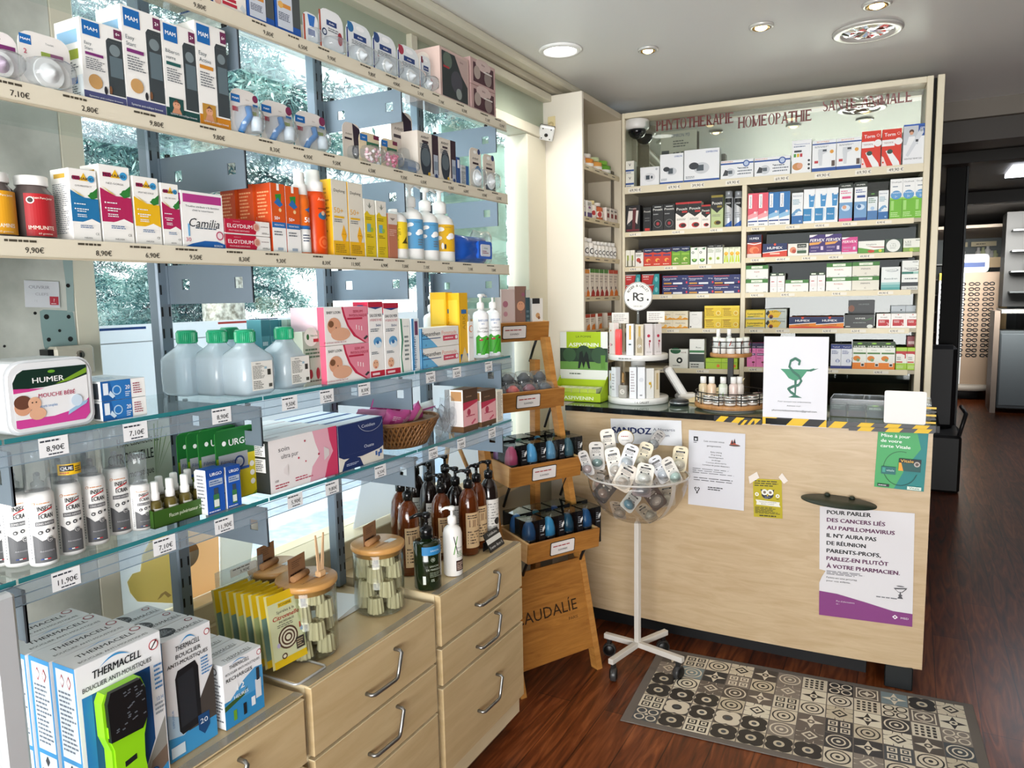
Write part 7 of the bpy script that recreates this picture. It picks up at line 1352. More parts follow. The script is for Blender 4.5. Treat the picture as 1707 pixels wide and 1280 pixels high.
poster('scout_notice','white sheet with small centred text and a heart, beside the bowl','notice',[(1148,716),(1242,723),(1241,851),(1148,840)],'d6d6dc',[R(.09,.86,.17,.92,'1f2024'),E(.13,.885,.02,'d6d6dc'),LN(.09,.83,.17,.855,1,'6a6a70'),T(.46,.87,.032,'Les scouts vous','1f2024',b=.01,w=.36),T(.46,.81,.032,'proposent','1f2024',b=.01,w=.26),E(.82,.84,.10,'5a4a44',.018),P([(.74,.85),(.77,.91),(.79,.87),(.82,.93),(.84,.86),(.9,.85)],'b84a30'),P([(.76,.86),(.78,.915),(.8,.86)],'20242a'),P([(.8,.87),(.82,.93),(.84,.87)],'20242a'),
    T(.5,.73,.024,'Baby sitting','2a2a2e',w=.2),T(.5,.695,.024,'Dog sitting','2a2a2e',w=.18),T(.5,.66,.024,'Déménagement','2a2a2e',w=.26),T(.5,.625,.024,'Jardinage','2a2a2e',w=.16),T(.5,.59,.024,'Courses alimentaires','2a2a2e',w=.36),T(.5,.555,.024,'Livraison de petits déjeuners','2a2a2e',w=.48),LN(.08,.43,.92,.51,3,'4a4a50',.22),LN(.1,.33,.9,.39,2,'3a3a40',.25),LN(.36,.22,.64,.275,2,'2a2a2e',.4),
    P([(.11,.235),(.14,.25),(.165,.235),(.19,.25),(.215,.235),(.2,.205),(.15,.16),(.18,.165),(.135,.2)],'1f2024'),P([(.13,.232),(.145,.24),(.165,.222),(.185,.24),(.2,.232),(.165,.185)],'d6d6dc')])
ow = poster('child_care_flyer','mustard yellow flyer with navy owl, taped to the counter','flyer',[(1256,797),(1304,800),(1304,864),(1256,861)],'b8a81c',[LN(.05,.80,.95,.97,3,'3a3a1c'),E(.5,.60,.21,'1d2438',.16),P([(.3,.62),(.26,.74),(.4,.70),(.6,.70),(.74,.74),(.7,.62)],'1d2438'),E(.40,.66,.11,'e8e6dc'),E(.60,.66,.11,'e8e6dc'),E(.40,.66,.05,'7a6a5a'),E(.60,.66,.05,'7a6a5a'),P([(.46,.6),(.54,.6),(.5,.55)],'d8c23a'),LN(.4,.48,.6,.56,2,'8a8aa0'),E(.13,.60,.07,'e8e6dc'),E(.13,.60,.03,'b8a81c'),E(.85,.58,.07,'e8e6dc'),E(.85,.58,.03,'b8a81c'),LN(.08,.5,.2,.53,1,'3a3a1c'),LN(.8,.48,.92,.51,1,'3a3a1c'),
    P([(.08,.46),(.92,.42),(.9,.36),(.94,.3),(.1,.33),(.12,.4)],'e6e4d8'),T(.5,.41,.04,'Transports accompagnés','2a2a2a',w=.6),T(.5,.36,.04,'Ecole / crèche','2a2a2a',w=.5),LN(.05,.1,.95,.28,6,'3a3a1c'),LN(.2,.03,.8,.07,1,'2a2a1c',.7)])
for i,(cs,s_) in enumerate(((((1248,794),(1262,786),(1266,796),(1250,806)),'left'),(((1298,795),(1304,788),(1314,801),(1307,806)),'right'))):
    q = [cpt(*c) for c in cs];o = G();y = min(a[2] for a in q)-.004;n = 4
    o.prism([(a[0],a[1]) for a in q],y,y+.0006,M('e6dcd2',.5));tag(o.obj('tape_piece'),'piece of whitish tape at the %s upper corner of the mustard flyer' % s_,'tape','tape pieces')
poster('card_poster','green and teal poster about updating a health card','poster',[(1464,715),(1547,722),(1541,819),(1457,811)],'3f9a5e',[P([(.78,1),(1,1),(1,0),(.42,0),(.70,.30),(.88,.52),(.72,.86)],'17807f'),P([(.55,1),(.78,1),(.88,.72),(.42,0),(0,0),(0,1)],'46a562'),P([(.78,1),(.9,.74),(.62,.40),(.40,.0),(.62,0),(1,.5),(1,1)],'17807f'),T(.07,.91,.075,'Mise à jour','e8f0ea','l',.03,w=.58),T(.07,.82,.075,'de votre','e8f0ea','l',.03,w=.42),T(.07,.73,.075,'carte Vitale','e8f0ea','l',.03,w=.60)]
    + [E(.50+.34*cos(radians(a)),.36+.29*sin(radians(a)),.009,'12302a') for a in range(75,345,4)]
    + [R(.12,.25,.41,.38,'1c6a68'),T(.3,.32,.05,'vitale','b8d8d4',w=.16),R(.14,.28,.2,.36,'3a9a8a'),R(.46,.33,.90,.54,'17504e'),P([(.46,.33),(.56,.33),(.48,.54),(.46,.54)],'e8a030'),R(.46,.47,.9,.54,'1a2024'),T(.62,.505,.07,'Vitale','e8b84a',b=.01,w=.26),E(.82,.46,.06,'b8b0a8'),E(.82,.46,.035,'5a4a44'),R(.06,.03,.3,.075,'20282c'),LN(.08,.04,.28,.065,1,'e8f0ea'),R(.66,.02,.94,.075,'d8e8dc'),T(.8,.05,.05,'Vitale','17504e',w=.2)],)
pp = poster('prevention_poster','large white poster with black and purple French text and purple foot','poster',[(1370,846),(1529,853),(1517,1046),(1362,1021)],'dcdadd',[P([(0,0),(1,0),(1,.115),(.8,.12),(.5,.17),(.2,.215),(0,.225)],'833a7c'),] +
    [T(.08,y_,.050,s_,c,'l',.05,w=w_) for y_,s_,c,w_ in ((.955,'POUR PARLER','1a1a1e',.47),(.885,'DES CANCERS LIÉS','5c2a50',.62),(.815,'AU PAPILLOMAVIRUS','5c2a50',.72),(.745,"IL N'Y AURA PAS",'1a1a1e',.53),(.675,'DE RÉUNION','1a1a1e',.42),(.605,'PARENTS-PROFS,','1a1a1e',.58),(.535,'PARLEZ-EN PLUTÔT','5c2a50',.66),(.465,'À VOTRE PHARMACIEN.','5c2a50',.78))] +
    [LN(.08,.385,.55,.425,3,'6a6a70'),T(.08,.36,.021,'Faites-en une priorité','1a1a1e','l',.008,w=.36),T(.08,.33,.021,'pour vos enfants.','1a1a1e','l',.008,w=.28),T(.19,.15,.02,'Plus d’informations','e0d0de','l',w=.2),T(.19,.125,.02,'ici :','e0d0de','l'),P([(.79,.07),(.82,.09),(.85,.07),(.82,.05)],'eee8ee'),E(.82,.07,.01,'833a7c'),T(.92,.068,.024,'MSD','eee8ee',w=.08),LN(.62,.225,.95,.245,1,'7a7a80'),
     P([(.80,.33),(.94,.34),(.93,.325),(.89,.295),(.85,.295),(.82,.315)],'55555a'),P([(.82,.32),(.92,.328),(.885,.30),(.85,.30)],'dcdadd'),P([(.865,.30),(.875,.30),(.88,.265),(.90,.24),(.84,.24),(.86,.265)],'55555a'),E(.87,.27,.022,'55555a',.01),E(.87,.35,.04,'55555a',.006)],cut=[(0,0),(1,0),(1,1),(0,1),(0,.425),(.07,.415),(.03,.36),(0,.30)])
# dark green oval sheet tilted out from the counter
q = cpt(1400,838)
o = G();o.lathe([(0,0),(.136,0),(.136,.004),(0,.004)],M('1f2a20',.5),40,sy=.62)
for s_ in (-1,1): o.lathe([(.011,.004),(.011,.010),(.006,.014),(0,.014)],M('1f2a20',.5),12,(s_*.045,.062,0))
ob = o.obj('bag_hook_shelf',loc=(q[0],CYF+bulge(q[0])-.085,q[1]+.024));ob.rotation_euler = (.02,.04,0);tag(ob,'dark green oval shelf sticking out of the counter above the large poster','small shelf')

# ================================================================== on the counter
ZC = 1.0670
def ctr(px,py,z=ZC): q = on(px,py,2,z);return q.x,q.y
# rescue tool display box
x0,y0 = -1.455,3.235
t = thing('sales_display','lime green cardboard display with park photo and lime boxes at the counter left end','display box',(-1.425,3.262,ZC),.0)
LG = M('a8c41c',.5);w = .185
dl = onp(921,668,(0,1,0),(0,3.262,0));dr = onp(1001,664,(0,1,0),(0,3.262,0));w = dr.x-dl.x;t.location = ((dl.x+dr.x)/2,3.262,ZC)
o = G();o.box(-w/2,w/2,0,.002,0,.045,LG);o.box(-w/2,w/2,0,.10,0,.003,LG)
for s_ in (-1,1): o.add([(s_*w/2,0,0),(s_*w/2,.10,0),(s_*w/2,.10,.12),(s_*w/2,0,.045),(s_*(w/2-.002),0,0),(s_*(w/2-.002),.10,0),(s_*(w/2-.002),.10,.12),(s_*(w/2-.002),0,.045)],[(0,1,2,3),(4,7,6,5),(3,2,6,7)],LG)
o.face([T(.55,.5,.6,'ASPIVENIN','eef2d8',b=.02,w=.8)],w,.040,FX(w));o.obj('tray_box',t)
hh = tpy((t.location.x,3.362,ZC),(0,0,1),553)
o = G();o.box(-w/2,w/2,.098,.101,0,hh,M('e8ebe6',.5),.001)
o.face([R(.0,.84,1,1,'e8ebe6'),R(.14,.76,.86,1,'a8c41c'),T(.5,.93,.04,'LA POMPE','3a4a1a',w=.4),T(.5,.81,.08,'ASPIVENIN','f0f4e0',b=.03,w=.62),R(0,.44,1,.76,'24382c'),R(0,.44,1,.56,'6a9a4a'),E(.2,.66,.14,'3a5a3c'),E(.5,.68,.16,'2c4632'),E(.82,.66,.16,'35523a'),R(.86,.46,.95,.66,'5a8a3a'),P([(.38,.46),(.42,.7),(.48,.72),(.5,.62),(.56,.72),(.6,.66),(.64,.46),(.6,.46),(.55,.58),(.5,.46),(.46,.56),(.42,.46)],'16201c'),R(0,.32,1,.44,'e8ebe6'),LN(.2,.36,.5,.4,1,'5a6a5a'),R(0,0,1,.3,'a8c41c')],w,hh,Matrix.Translation((-w/2,.098,0)));o.obj('header_card',t)
for i in range(5):
    carton('venin_carton','lime and grey carton in the lime display%s' % OR(i,5),'box',(t.location.x-w*.36+w*.17*i,3.268,ZC+.0032),0,w*.16,.062,.085,'d8dcc0',[R(0,0,1,.5,'a8b0b8'),R(0,.5,1,1,'b8cc4a')],(),[R(0,0,1,1,'dfe4c8'),LN(.1,.2,.9,.8,3,'8a9a5a')],group='cartons in the lime display')
# two-tier round perfume display
pc = ctr(1055,655);pc = (-1.145,3.385)
def disc(o,r,z,h,mat,n=40,b=.003): o.lathe([(r-b,z),(r,z+b),(r,z+h-b),(r-b,z+h),(0,z+h)],mat,n)
PW = M('e4e4e2',.25,coat=.3)
R1 = (tpx((pc[0],pc[1],1.07),(1,0,0),1106)-tpx((pc[0],pc[1],1.07),(1,0,0),1004))/2*.93
z2 = tpy((pc[0],pc[1],ZC),(0,0,1),598)
t = thing('perfume_stand','white two tier round perfume display on the counter','display stand',(pc[0],pc[1],ZC),.18)
o = G();disc(o,R1,0,.030,PW);disc(o,R1*.98,z2,.026,PW);o.lathe([(.034,.03),(.034,z2)],PW,24);o.lathe([(.006,z2+.026),(.006,tpy((pc[0],pc[1],ZC),(0,0,1),494)-.066)],CLEAR,12)
o.face([T(.5,.5,.5,'ROGER & GALLET','2a2a2a',b=.005,w=.6)],.17,.026,Matrix.Translation((-.085+.02,-R1,.002)),curve=R1);o.face([LN(.1,.2,.9,.8,1,'8a8a88')],.13,.02,Matrix.Translation((-.085,-R1*.98,z2+.002)),curve=R1*.98);o.obj('tiers',t)
zt_ = tpy((pc[0],pc[1],ZC),(0,0,1),494);o = G();X = Matrix.Translation((0,0,zt_)) @ Matrix.Rotation(R90,4,'X')
o.lathe([(0,-.003),(.068,-.003),(.068,.003),(0,.003)],M('e2e0da',.4),40,X=X)
o.face([E(.5,.5,.49,'2a2a2a'),E(.5,.5,.475,'e2e0da'),T(.44,.5,.40,'R','1a1a1a',b=.02),T(.56,.47,.40,'G','1a1a1a',b=.01),E(.16,.38,.035,'2a2a2a'),E(.84,.38,.035,'2a2a2a'),T(.5,.16,.055,'DEPUIS 1862','1a1a1a',w=.3)],.136,.136,Matrix.Translation((-.068,-.0035,zt_-.068)))
txt = 'ROGER & GALLET'
for i,ch in enumerate(txt):
    if ch == ' ': continue
    a = radians(152-124*i/(len(txt)-1));Xc = Matrix.Translation((.051*cos(a),-.0042,zt_+.051*sin(a))) @ Matrix.Rotation(-(a-pi/2),4,'Y');o.face([T(.5,.5,.95,ch,'1a1a1a',b=.01)],.018,.018,Xc @ Matrix.Translation((-.009,0,-.009)),up0=.0001)
o.obj('round_sign',t);rot = t.rotation_euler.z
for i,(px,py,ang) in enumerate(((1034,530,-.05),(1093,528,.05))):
    p = onp(px,py,cn,(pc[0],pc[1],1.3));o = G();o.box(-.042,.042,0,.001,-.026,.026,M('dedad4',.5));o.box(-.003,.003,.001,.003,-.05,.0,CLEAR);o.face([LN(.1,.2,.9,.85,4,'7a6a6a',.3)],.084,.052,Matrix.Translation((-.042,0,-.026)))
    ob = o.obj('header_card',t);ob.location = Matrix.Rotation(-rot,3,'Z') @ (p-Vector((pc[0],pc[1],ZC)));ob.rotation_euler = (0,0,CRZ-rot)
vr = Vector((pc[0],pc[1],0)).normalized();vs_ = Vector((vr.y,-vr.x,0));va = atan2(vs_.y,vs_.x)
def around(px,py_t,z,rr,ww,name,lab,build,grp,cat='box'):
    """stand a thing on the rim of a tier at the given photo column"""
    B = Vector((pc[0],pc[1],z));s_ = tpx(B-vr*rr,vs_,px);s_ = max(-rr*.97,min(rr*.97,s_));d = sqrt(max(0,rr*rr-s_*s_));p = B+vs_*s_-vr*d
    h = tpy(p,(0,0,1),py_t);return build(p,h,va+asin_(s_/rr)*.75)
def asin_(x): return math.asin(max(-1,min(1,x)))
def perf(px,pt,tier,w,base,ops,lab,d=.03):
    z = ZC+(.0305 if tier == 0 else z2+.0265);rr = R1*(.92 if tier == 0 else .90)
    around(px,pt,z,rr,w,'','',lambda p,h,a: carton('perfume_carton',lab,'box',p,a,w,h,d,base,ops,group='perfume goods on the white round display'),None)
rosy = [E(.45,.62,.2,'b8304a',.2),E(.6,.45,.14,'a02840',.16),P([(.45,.4),(.55,.2),(.6,.4)],'a02840'),T(.5,.1,.05,'ROSE','8a8a8a',w=.6)]
perf(1014,538,1,.040,'e4dcd8',[E(.4,.75,.12,'b8824a',.1),E(.6,.3,.14,'2a2a3a',.1),E(.4,.3,.2,'d8a8b0')],'white perfume carton with gold motif, leftmost on the upper tier')
perf(1050,540,1,.034,'d8dce0',[R(.4,.5,.66,.95,'d0a02a'),E(.5,.35,.2,'2a4a4a',.1)],'pale perfume carton with yellow stripe on the upper tier')
perf(1066,541,1,.036,'c8bea8',[R(.36,.6,.64,.95,'b89a4a'),P([(.2,.08),(.8,.08),(.85,.5),(.6,.62),(.4,.62),(.15,.5)],'a89a7a'),E(.5,.3,.24,'e0d8c8'),T(.5,.3,.14,'G','3a3a30')],'beige perfume carton with flask drawing on the upper tier')
perf(1082,540,1,.036,'dcd6d6',rosy,'white perfume carton with red flower, left one on the upper tier')
perf(1098,540,1,.036,'dcd6d6',rosy,'white perfume carton with red flower, right one on the upper tier')
around(1029,549,ZC+z2+.0265,R1*.9,0,'','',lambda p,h,a: [None for k in [0] for t9 in [thing('perfume_vials','block of bright coral vials on the upper tier of the white display','perfume',p,a)] for o9 in [G()] for _ in [[o9.lathe([(.006,0),(.006,h*.9),(.004,h)],M('ff5a5a',.3),12,(-.009+.006*i*3/2,.004+.01*j,0)) for i in range(3) for j in range(2)],o9.obj('vials',t9)]],None)
perf(1012,618,0,.036,'d4dade',[R(.3,.6,.5,.9,'b8922a'),E(.5,.35,.2,'8a9a9e',.2)],'clear fronted perfume carton, leftmost on the lower tier',.03)
perf(1022,612,0,.030,'dfe2e6',[LN(.2,.2,.8,.8,6,'a8aab0')],'slim white perfume carton, second on the lower tier')
perf(1055,612,0,.032,'dcdee2',[LN(.2,.2,.8,.9,8,'a8a0a4')],'white perfume carton with fine text, middle of the lower tier')
perf(1069,612,0,.034,'e0e2e6',[E(.5,.6,.3,'cdd0d6',.3),LN(.3,.06,.7,.16,1,'8a8a90')],'white perfume carton with pale arch, on the lower tier')
perf(1084,614,0,.036,'e0e0dc',[E(.45,.5,.16,'d0a82a',.2),P([(.5,.3),(.6,.6),(.7,.4)],'c09a2a')],'white perfume carton with yellow flower, on the lower tier')
perf(1096,617,0,.026,'d8ceb8',[R(.3,.3,.7,.9,'c0a878')],'beige slim perfume carton, rightmost on the lower tier')
def flask(p,h,a):
    h = min(h,.12)
    t = thing('perfume_bottle','clear square perfume bottle with gold necks on the lower tier','perfume',p,a);o = G();o.box(-.020,.020,0,.02,0,h*.5,M('a8a49c',.15),.003);o.face([E(.5,.5,.3,'d8d4cc'),T(.5,.5,.3,'G','4a4a44')],.04,h*.5,FX(.04));o.lathe([(.008,h*.5),(.008,h*.6)],PET,12,(0,.01,0));o.obj('flask',t)
    o = G();o.lathe([(.009,h*.6),(.009,h*.66),(.006,h*.68),(.006,h*.94),(.004,h)],M('b08a5a',.25,.7),14,(0,.01,0));o.obj('neck',t)
around(1037,605,ZC+.0305,R1*.92,0,'','',flask,None)
# two-tier wooden turntable with cream tins
kc = (-.70,3.335);RB = (tpx((kc[0],kc[1],1.08),(1,0,0),1262)-tpx((kc[0],kc[1],1.08),(1,0,0),1137))/2*.93
zk = tpy((kc[0],kc[1],ZC),(0,0,1),590);RT = RB*.58
t = thing('turntable_stand','two tier bamboo turntable with black wire rims holding tins and bottles','display stand',(kc[0],kc[1],ZC),0)
WD = wood('tray_wood','9a6a3c','bd8a54',(30,4,4),.45)
BW = M('141414',.4)
o = G();disc(o,RB*.80,0,.008,M('d8d8d4',.4));disc(o,RB,.008,.018,WD,b=.002);o.obj('lower_tray',t)
o = G();disc(o,RT,zk-.010,.016,WD,b=.002);o.obj('upper_tray',t)
o = G();o.box(-.012,.012,-.008,.008,.026,zk-.010,BW);o.obj('pole',t)
o = G()
for rr,z,n in ((RB*.97,.026,10),(RT*.97,zk+.006,6)):
    o = G()
    for dz in (.026,.052): o.tube([(rr*cos(2*pi*i/40),rr*sin(2*pi*i/40),z+dz) for i in range(41)],.0022,BW,6)
    for i in range(n): a = 2*pi*i/n+.2;o.tube([(rr*cos(a),rr*sin(a),z),(rr*cos(a),rr*sin(a),z+.054)],.0022,BW,6)
    o.obj('wire_rim',t)
tin0 = None
def tin(x,y,z,lab):
    global tin0
    if tin0: return dup(tin0,(x,y,z),0,lab)
    t_ = thing('cream_tin',lab,'tin',(x,y,z),0,'silver cream tins on the turntable')
    o = G();o.lathe([(.021,0),(.023,.002),(.023,.012)],M('c8c8c6',.25,.8),22);o.lathe([(.0232,.004),(.0232,.011)],M('e4e0da',.5),22);o.obj('tin_body',t_)
    o = G();o.lathe([(.0238,.012),(.0238,.019),(.022,.020),(0,.020)],M('d4d4d2',.22,.85),22);o.obj('lid',t_);tin0 = t_;return t_
vk = Vector((kc[0],kc[1],0)).normalized();ak = atan2(-vk.y,-vk.x)
pos = []
for i in range(9):
    a = ak+radians(-98+24.5*i);x,y = kc[0]+RB*.78*cos(a),kc[1]+RB*.78*sin(a)
    for k in range(2):
        tin(x,y,ZC+.0265+.0205*k,'silver cream tin on the turntable, %s layer, place %s along the rim from the left' % (('lower','upper')[k],('one','two','three','four','five','six','seven','eight','nine')[i]))
mb = lambda nm,lab,x,y,z,r,h,body,cap,ops=(),grp=None,ch=.25: bottle(nm,lab,'bottle',(x,y,z),ak+R90,r,h*(1-ch),.002,M(body,.2),M(cap,.3),h*ch*.9,ops,(.1,.8),grp,.15,.85,capr=.66)
for i,(px,rr_,bd,lab,op) in enumerate(((1172,.45,'c8b89a','small bottle with white cap and pale content, left on the large tray',[]),(1186,.5,'dcc0a4','small flask with beige content on the large tray',[]),(1205,.5,'cfd6c4','small square bottle with green leaf print on the large tray',[R(0,0,1,1,'dfe2da'),P([(.3,.3),(.5,.7),(.6,.3)],'7aa83a')]),(1222,.45,'e0ccc4','small tall frosted bottle with pale pink content on the large tray',[]),(1232,.3,'d8d0c8','small bottle at the back right of the large tray',[]))):
    B = Vector((kc[0],kc[1],ZC))-vk*RB*rr_*.6;s_ = tpx(B,Vector((vk.y,-vk.x,0)),px);p = B+Vector((vk.y,-vk.x,0))*s_;mb('travel_bottle',lab,p.x,p.y,ZC+.0265,.0195,.118,bd,'efeeea',op,'small bottles on the large tray')
for i in range(7):
    a = ak+radians(-105+35*i);x,y = kc[0]+RT*.72*cos(a),kc[1]+RT*.72*sin(a);r_ = .0175
    t_ = thing('cream_tube','white tube standing on the small upper tray%s' % OR(i,7),'tube',(x,y,ZC+zk+.0065),a+R90,'white tubes on the small upper tray')
    o = G();o.lathe([(r_,0),(r_,.026),(r_*.96,.028)],M('e9e8e4',.35),18);o.obj('cap',t_)
    o = G();o.lathe([(r_*.96,.028),(r_,.05),(r_*.99,.068)],M('dfe4e2',.3),18,sy=.9);o.face([P([(.2,.2),(.5,.8),(.6,.7),(.35,.2)],'b84a3a'),LN(.5,.2,.9,.6,2,'8a8a88')],r_*1.6,.04,Matrix.Translation((-r_*.8,-r_*1.0,.026)),curve=r_);o.obj('tube_body',t_)
for i,px in enumerate((1197,1215)):
    B = Vector((kc[0],kc[1],ZC));s_ = tpx(B+Vector((0,0,zk)),Vector((vk.y,-vk.x,0)),px);p = B+Vector((vk.y,-vk.x,0))*s_+vk*.0;mb('mini_bottle','clear bottle with tall white cap amid the tubes%s' % OR(i,2),p.x,p.y,ZC+zk+.0065,.013,.105,'dfe6e8','f2f2f0',(),'small bottles in the middle of the upper tray',.3)
# handheld payment terminal leaning on its cradle, papers, glasses case
p = Vector((-.94,3.50,ZC));t = thing('barcode_terminal','white handheld terminal with black screen leaning between the two displays','terminal',p,.5)
X = Matrix.Rotation(-.55,4,'Y');o = G();o.box(-.018,.018,-.035,.035,0,.19,M('e6e6e4',.3),.008,X);o.box(-.05,.05,-.045,.045,0,.035,M('dcdcda',.35),.012);o.obj('housing',t)
o = G();o.box(.018,.0195,-.03,.03,.04,.175,M('22252a',.15),0,X);o.obj('screen',t)
o = G();o.lathe([(.0,0),(.042,.0),(.045,.012),(.042,.024),(.030,.028),(0,.028)],M('23262a',.3),28);o.lathe([(.0455,.010),(.0455,.016)],M('b8bcc0',.2,.8),28);tag(o.obj('round_scale',loc=(-.93,3.335,ZC)),'round black and silver gadget lying between the displays','gadget')
sheet0 = G();sheet0.add([(-.10,-.07,.002),(.10,-.07,.004),(.16,.07,.11),(-.10,.07,.008),(-.10,-.07,.001),(.10,-.07,.003),(.16,.07,.109),(-.10,.07,.007)],[(0,1,2,3),(4,7,6,5)],M('e0cfa4',.6));tag(sheet0.obj('manila_folder',loc=(-.84,3.49,ZC)),'cream folder lying open behind the bamboo turntable','folder')
o = G();rn = random.Random(4)
for k in range(4): o.box(-.09,.09,-.05,.05,.0012*k,.0012*k+.001,M(('e8e4c0','e6e6e0','d8dcb8','eceac8')[k],.6),X=Matrix.Rotation(rn.uniform(-.3,.3),4,'Z'))
tag(o.obj('paper_sheets',loc=(-.52,3.33,ZC)),'pale yellow papers lying right of the turntable','paper')
# price easels with text: big white poster standing on the counter edge
q1 = on(1272,684,1,3.128);q2 = on(1378,700,1,3.128);cx = (q1.x+q2.x)/2;w = q2.x-q1.x;hz = tpy((cx,3.128,1.066),(0,0,1),561)
t = thing('email_poster','white poster with green snake and bowl emblem standing on the counter edge','poster',(cx,3.122,1.066),.02)
o = G();o.box(-w/2,w/2,0,.002,-.028,hz,M('e0e0e6',.5)); 
def serp():
    pts = [(.505,.30),(.44,.33),(.40,.37),(.47,.40),(.56,.42),(.60,.47),(.56,.53),(.47,.58),(.41,.64),(.43,.71),(.50,.74),(.57,.71),(.56,.67)]
    ops = [];w0 = .034
    for i in range(len(pts)-1):
        (a,b),(c,d) = pts[i],pts[i+1];L = hypot(c-a,(d-b)*1.3);nx,ny = -(d-b)/L*w0/2*1.2,(c-a)/L*w0/2;ops.append(P([(a+nx,b+ny),(a-nx,b-ny),(c-nx,d-ny),(c+nx,d+ny)],'2c6a56'));ops.append(E(c,d,w0/2*1.05,'2c6a56'))
    return ops
o.face([P([(.27,.61),(.72,.61),(.80,.63),(.76,.59),(.68,.585),(.60,.50),(.53,.475),(.47,.475),(.40,.50),(.34,.56)],'3f8f6c'),P([(.66,.60),(.72,.61),(.86,.625),(.74,.585)],'2c6a56'),P([(.49,.48),(.53,.48),(.52,.30),(.62,.265),(.40,.265),(.50,.30)],'2c6a56')]+serp()+[T(.5,.215,.022,'Pour envoyer vos ordonnances','55565c',w=.56),T(.5,.165,.022,'Adresse mail :','55565c',w=.24),T(.5,.105,.028,'pharmaciedesamandiers@gmail.com','26272c',b=.004,w=.70)],w,hz,FX(w))
o.obj('sheet',t)
def hazard(o,w,h,X,n,ph=0,sl=.6):
    """black / yellow slanted stripes"""
    st = w/n;ops = [R(0,0,1,1,'16171c')]
    for i in range(-1,n+1,2):
        a = (i+ph)*st/w;b = a+st/w;d = h*sl/w
        pts = clipx([(a,0),(b,0),(b+d,1),(a+d,1)],0,1)
        if pts: ops.append(P(pts,'e2b81c'))
    o.face(ops,w,h,X,up0=.0002)
o = G();hazard(o,w,.030,Matrix.Translation((-w/2,-.0006,-.026)),4,.5,.9);o.obj('tape_strip',t,label='black and yellow striped tape strip')
# hazard tape along the counter edge
def tape(x0,x1,z0,h,lab,n,ph,dy=0,tilt=0,zt=0):
    o = G();m = 8
    for i in range(m):
        a = x0+(x1-x0)*i/m;b = x0+(x1-x0)*(i+1)/m;ya,yb = CYF-.012+bulge(a)-.0025-dy,CYF-.012+bulge(b)-.0025-dy;L = hypot(b-a,yb-ya);X = Matrix.Translation((a,ya,z0+tilt*i/m)) @ Matrix.Rotation(atan2(yb-ya,b-a),4,'Z') @ Matrix.Rotation(-tilt/(x1-x0),4,'Y')
        o.box(0,L,0,.0008,0,h,M('16171c',.35),X=X);st = (x1-x0)/n
        ops = [];A = a-x0
        for k in range(-2,n+2,2):
            pts = []
            for u,v in (((k+ph)*st,0),((k+1+ph)*st,0),((k+1+ph)*st+h*.9,1),((k+ph)*st+h*.9,1)): pts.append(((u-A)/L,v))
            pts = clipx(pts,0,1)
            if pts: ops.append(P(pts,'e2b81c'))
        o.face(ops,L,h,X,up0=.0002)
    return tag(o.obj('hazard_tape'),lab,'tape','striped hazard tape on the counter edge')
tape(-.72,cx-w/2-.002,1.040,.024,'black and yellow hazard tape on the counter edge left of the email poster',6,.2,tilt=-.004)
tape(-.62,cx-w/2-.03,1.030,.020,'second crumpled hazard tape strand just below the left one',5,.7,.002,tilt=.006)
tape(cx+w/2+.002,.095,1.041,.026,'black and yellow hazard tape on the counter edge right of the email poster',8,.1)
tape(-.20,.09,1.034,.016,'twisted narrow hazard tape strand below the right one',6,.6,.003,tilt=.004)
# blank white holder and clear case with little bottles
q1 = on(1473,700,1,3.155);q2 = on(1543,704,1,3.155);w = q2.x-q1.x;o = G();hz = tpy(((q1.x+q2.x)/2,3.155,ZC),(0,0,1),652)
o.prism(rrect(w,hz,.008),0,.004,M('e4e2df',.4));o.add([(-w*.3,.004,hz*.9),(w*.3,.004,hz*.9),(w*.3,.045,0),(-w*.3,.045,0),(-w*.3,.006,hz*.9),(w*.3,.006,hz*.9),(w*.3,.047,0),(-w*.3,.047,0)],[(0,1,2,3),(4,7,6,5),(0,4,5,1),(0,3,7,4),(1,5,6,2)],M('dcdad6',.4));tag(o.obj('blank_card',loc=((q1.x+q2.x)/2,3.155,ZC)),'blank white card holder standing at the right end of the counter','card holder')
t = thing('clear_case','low clear acrylic case on the counter right of the email poster','acrylic case',(-.10,3.24,ZC));o = G()
W_,D_,H_ = .36,.16,.075
for a in ((-W_/2,W_/2,0,.003,.0,H_),(-W_/2,W_/2,D_-.003,D_,0,H_),(-W_/2,-W_/2+.003,0,D_,0,H_),(W_/2-.003,W_/2,0,D_,0,H_),(-.06,-.058,0,D_,0,H_),(.06,.062,0,D_,0,H_)): o.box(*a,CLEAR)
o.box(-W_/2,W_/2,0,D_,0,.002,M('7a7a4a',.4));o.obj('case',t)
for i in range(5):
    carton('sample_carton','small dark green carton inside the clear case%s' % OR(i,5),'box',(-.100-.15+.068*i,3.25,ZC+.0025),0,.060,.05,.05,'24382a',[R(0,.6,1,1,'3a5a2a'),T(.5,.72,.24,'HUMER','d8e4d0',b=.02,w=.7),E(.5,.95,.2,'8ab83a',.06)] if i > 1 else [R(0,0,1,.5,'4a3a34'),LN(.1,.6,.9,.9,2,'6a7a6a')],group='cartons inside the clear case')
# striped tape loop at the right corner
o = G()
for i in range(5): o.box(.055,.095,3.17+.0,3.172,ZC+.004+.014*i,ZC+.011+.014*i,M(('e2b81c','16171c')[i % 2],.4))
tag(o.obj('hazard_tape'),'short upright bands of striped tape at the right corner of the counter','tape','striped hazard tape on the counter edge')
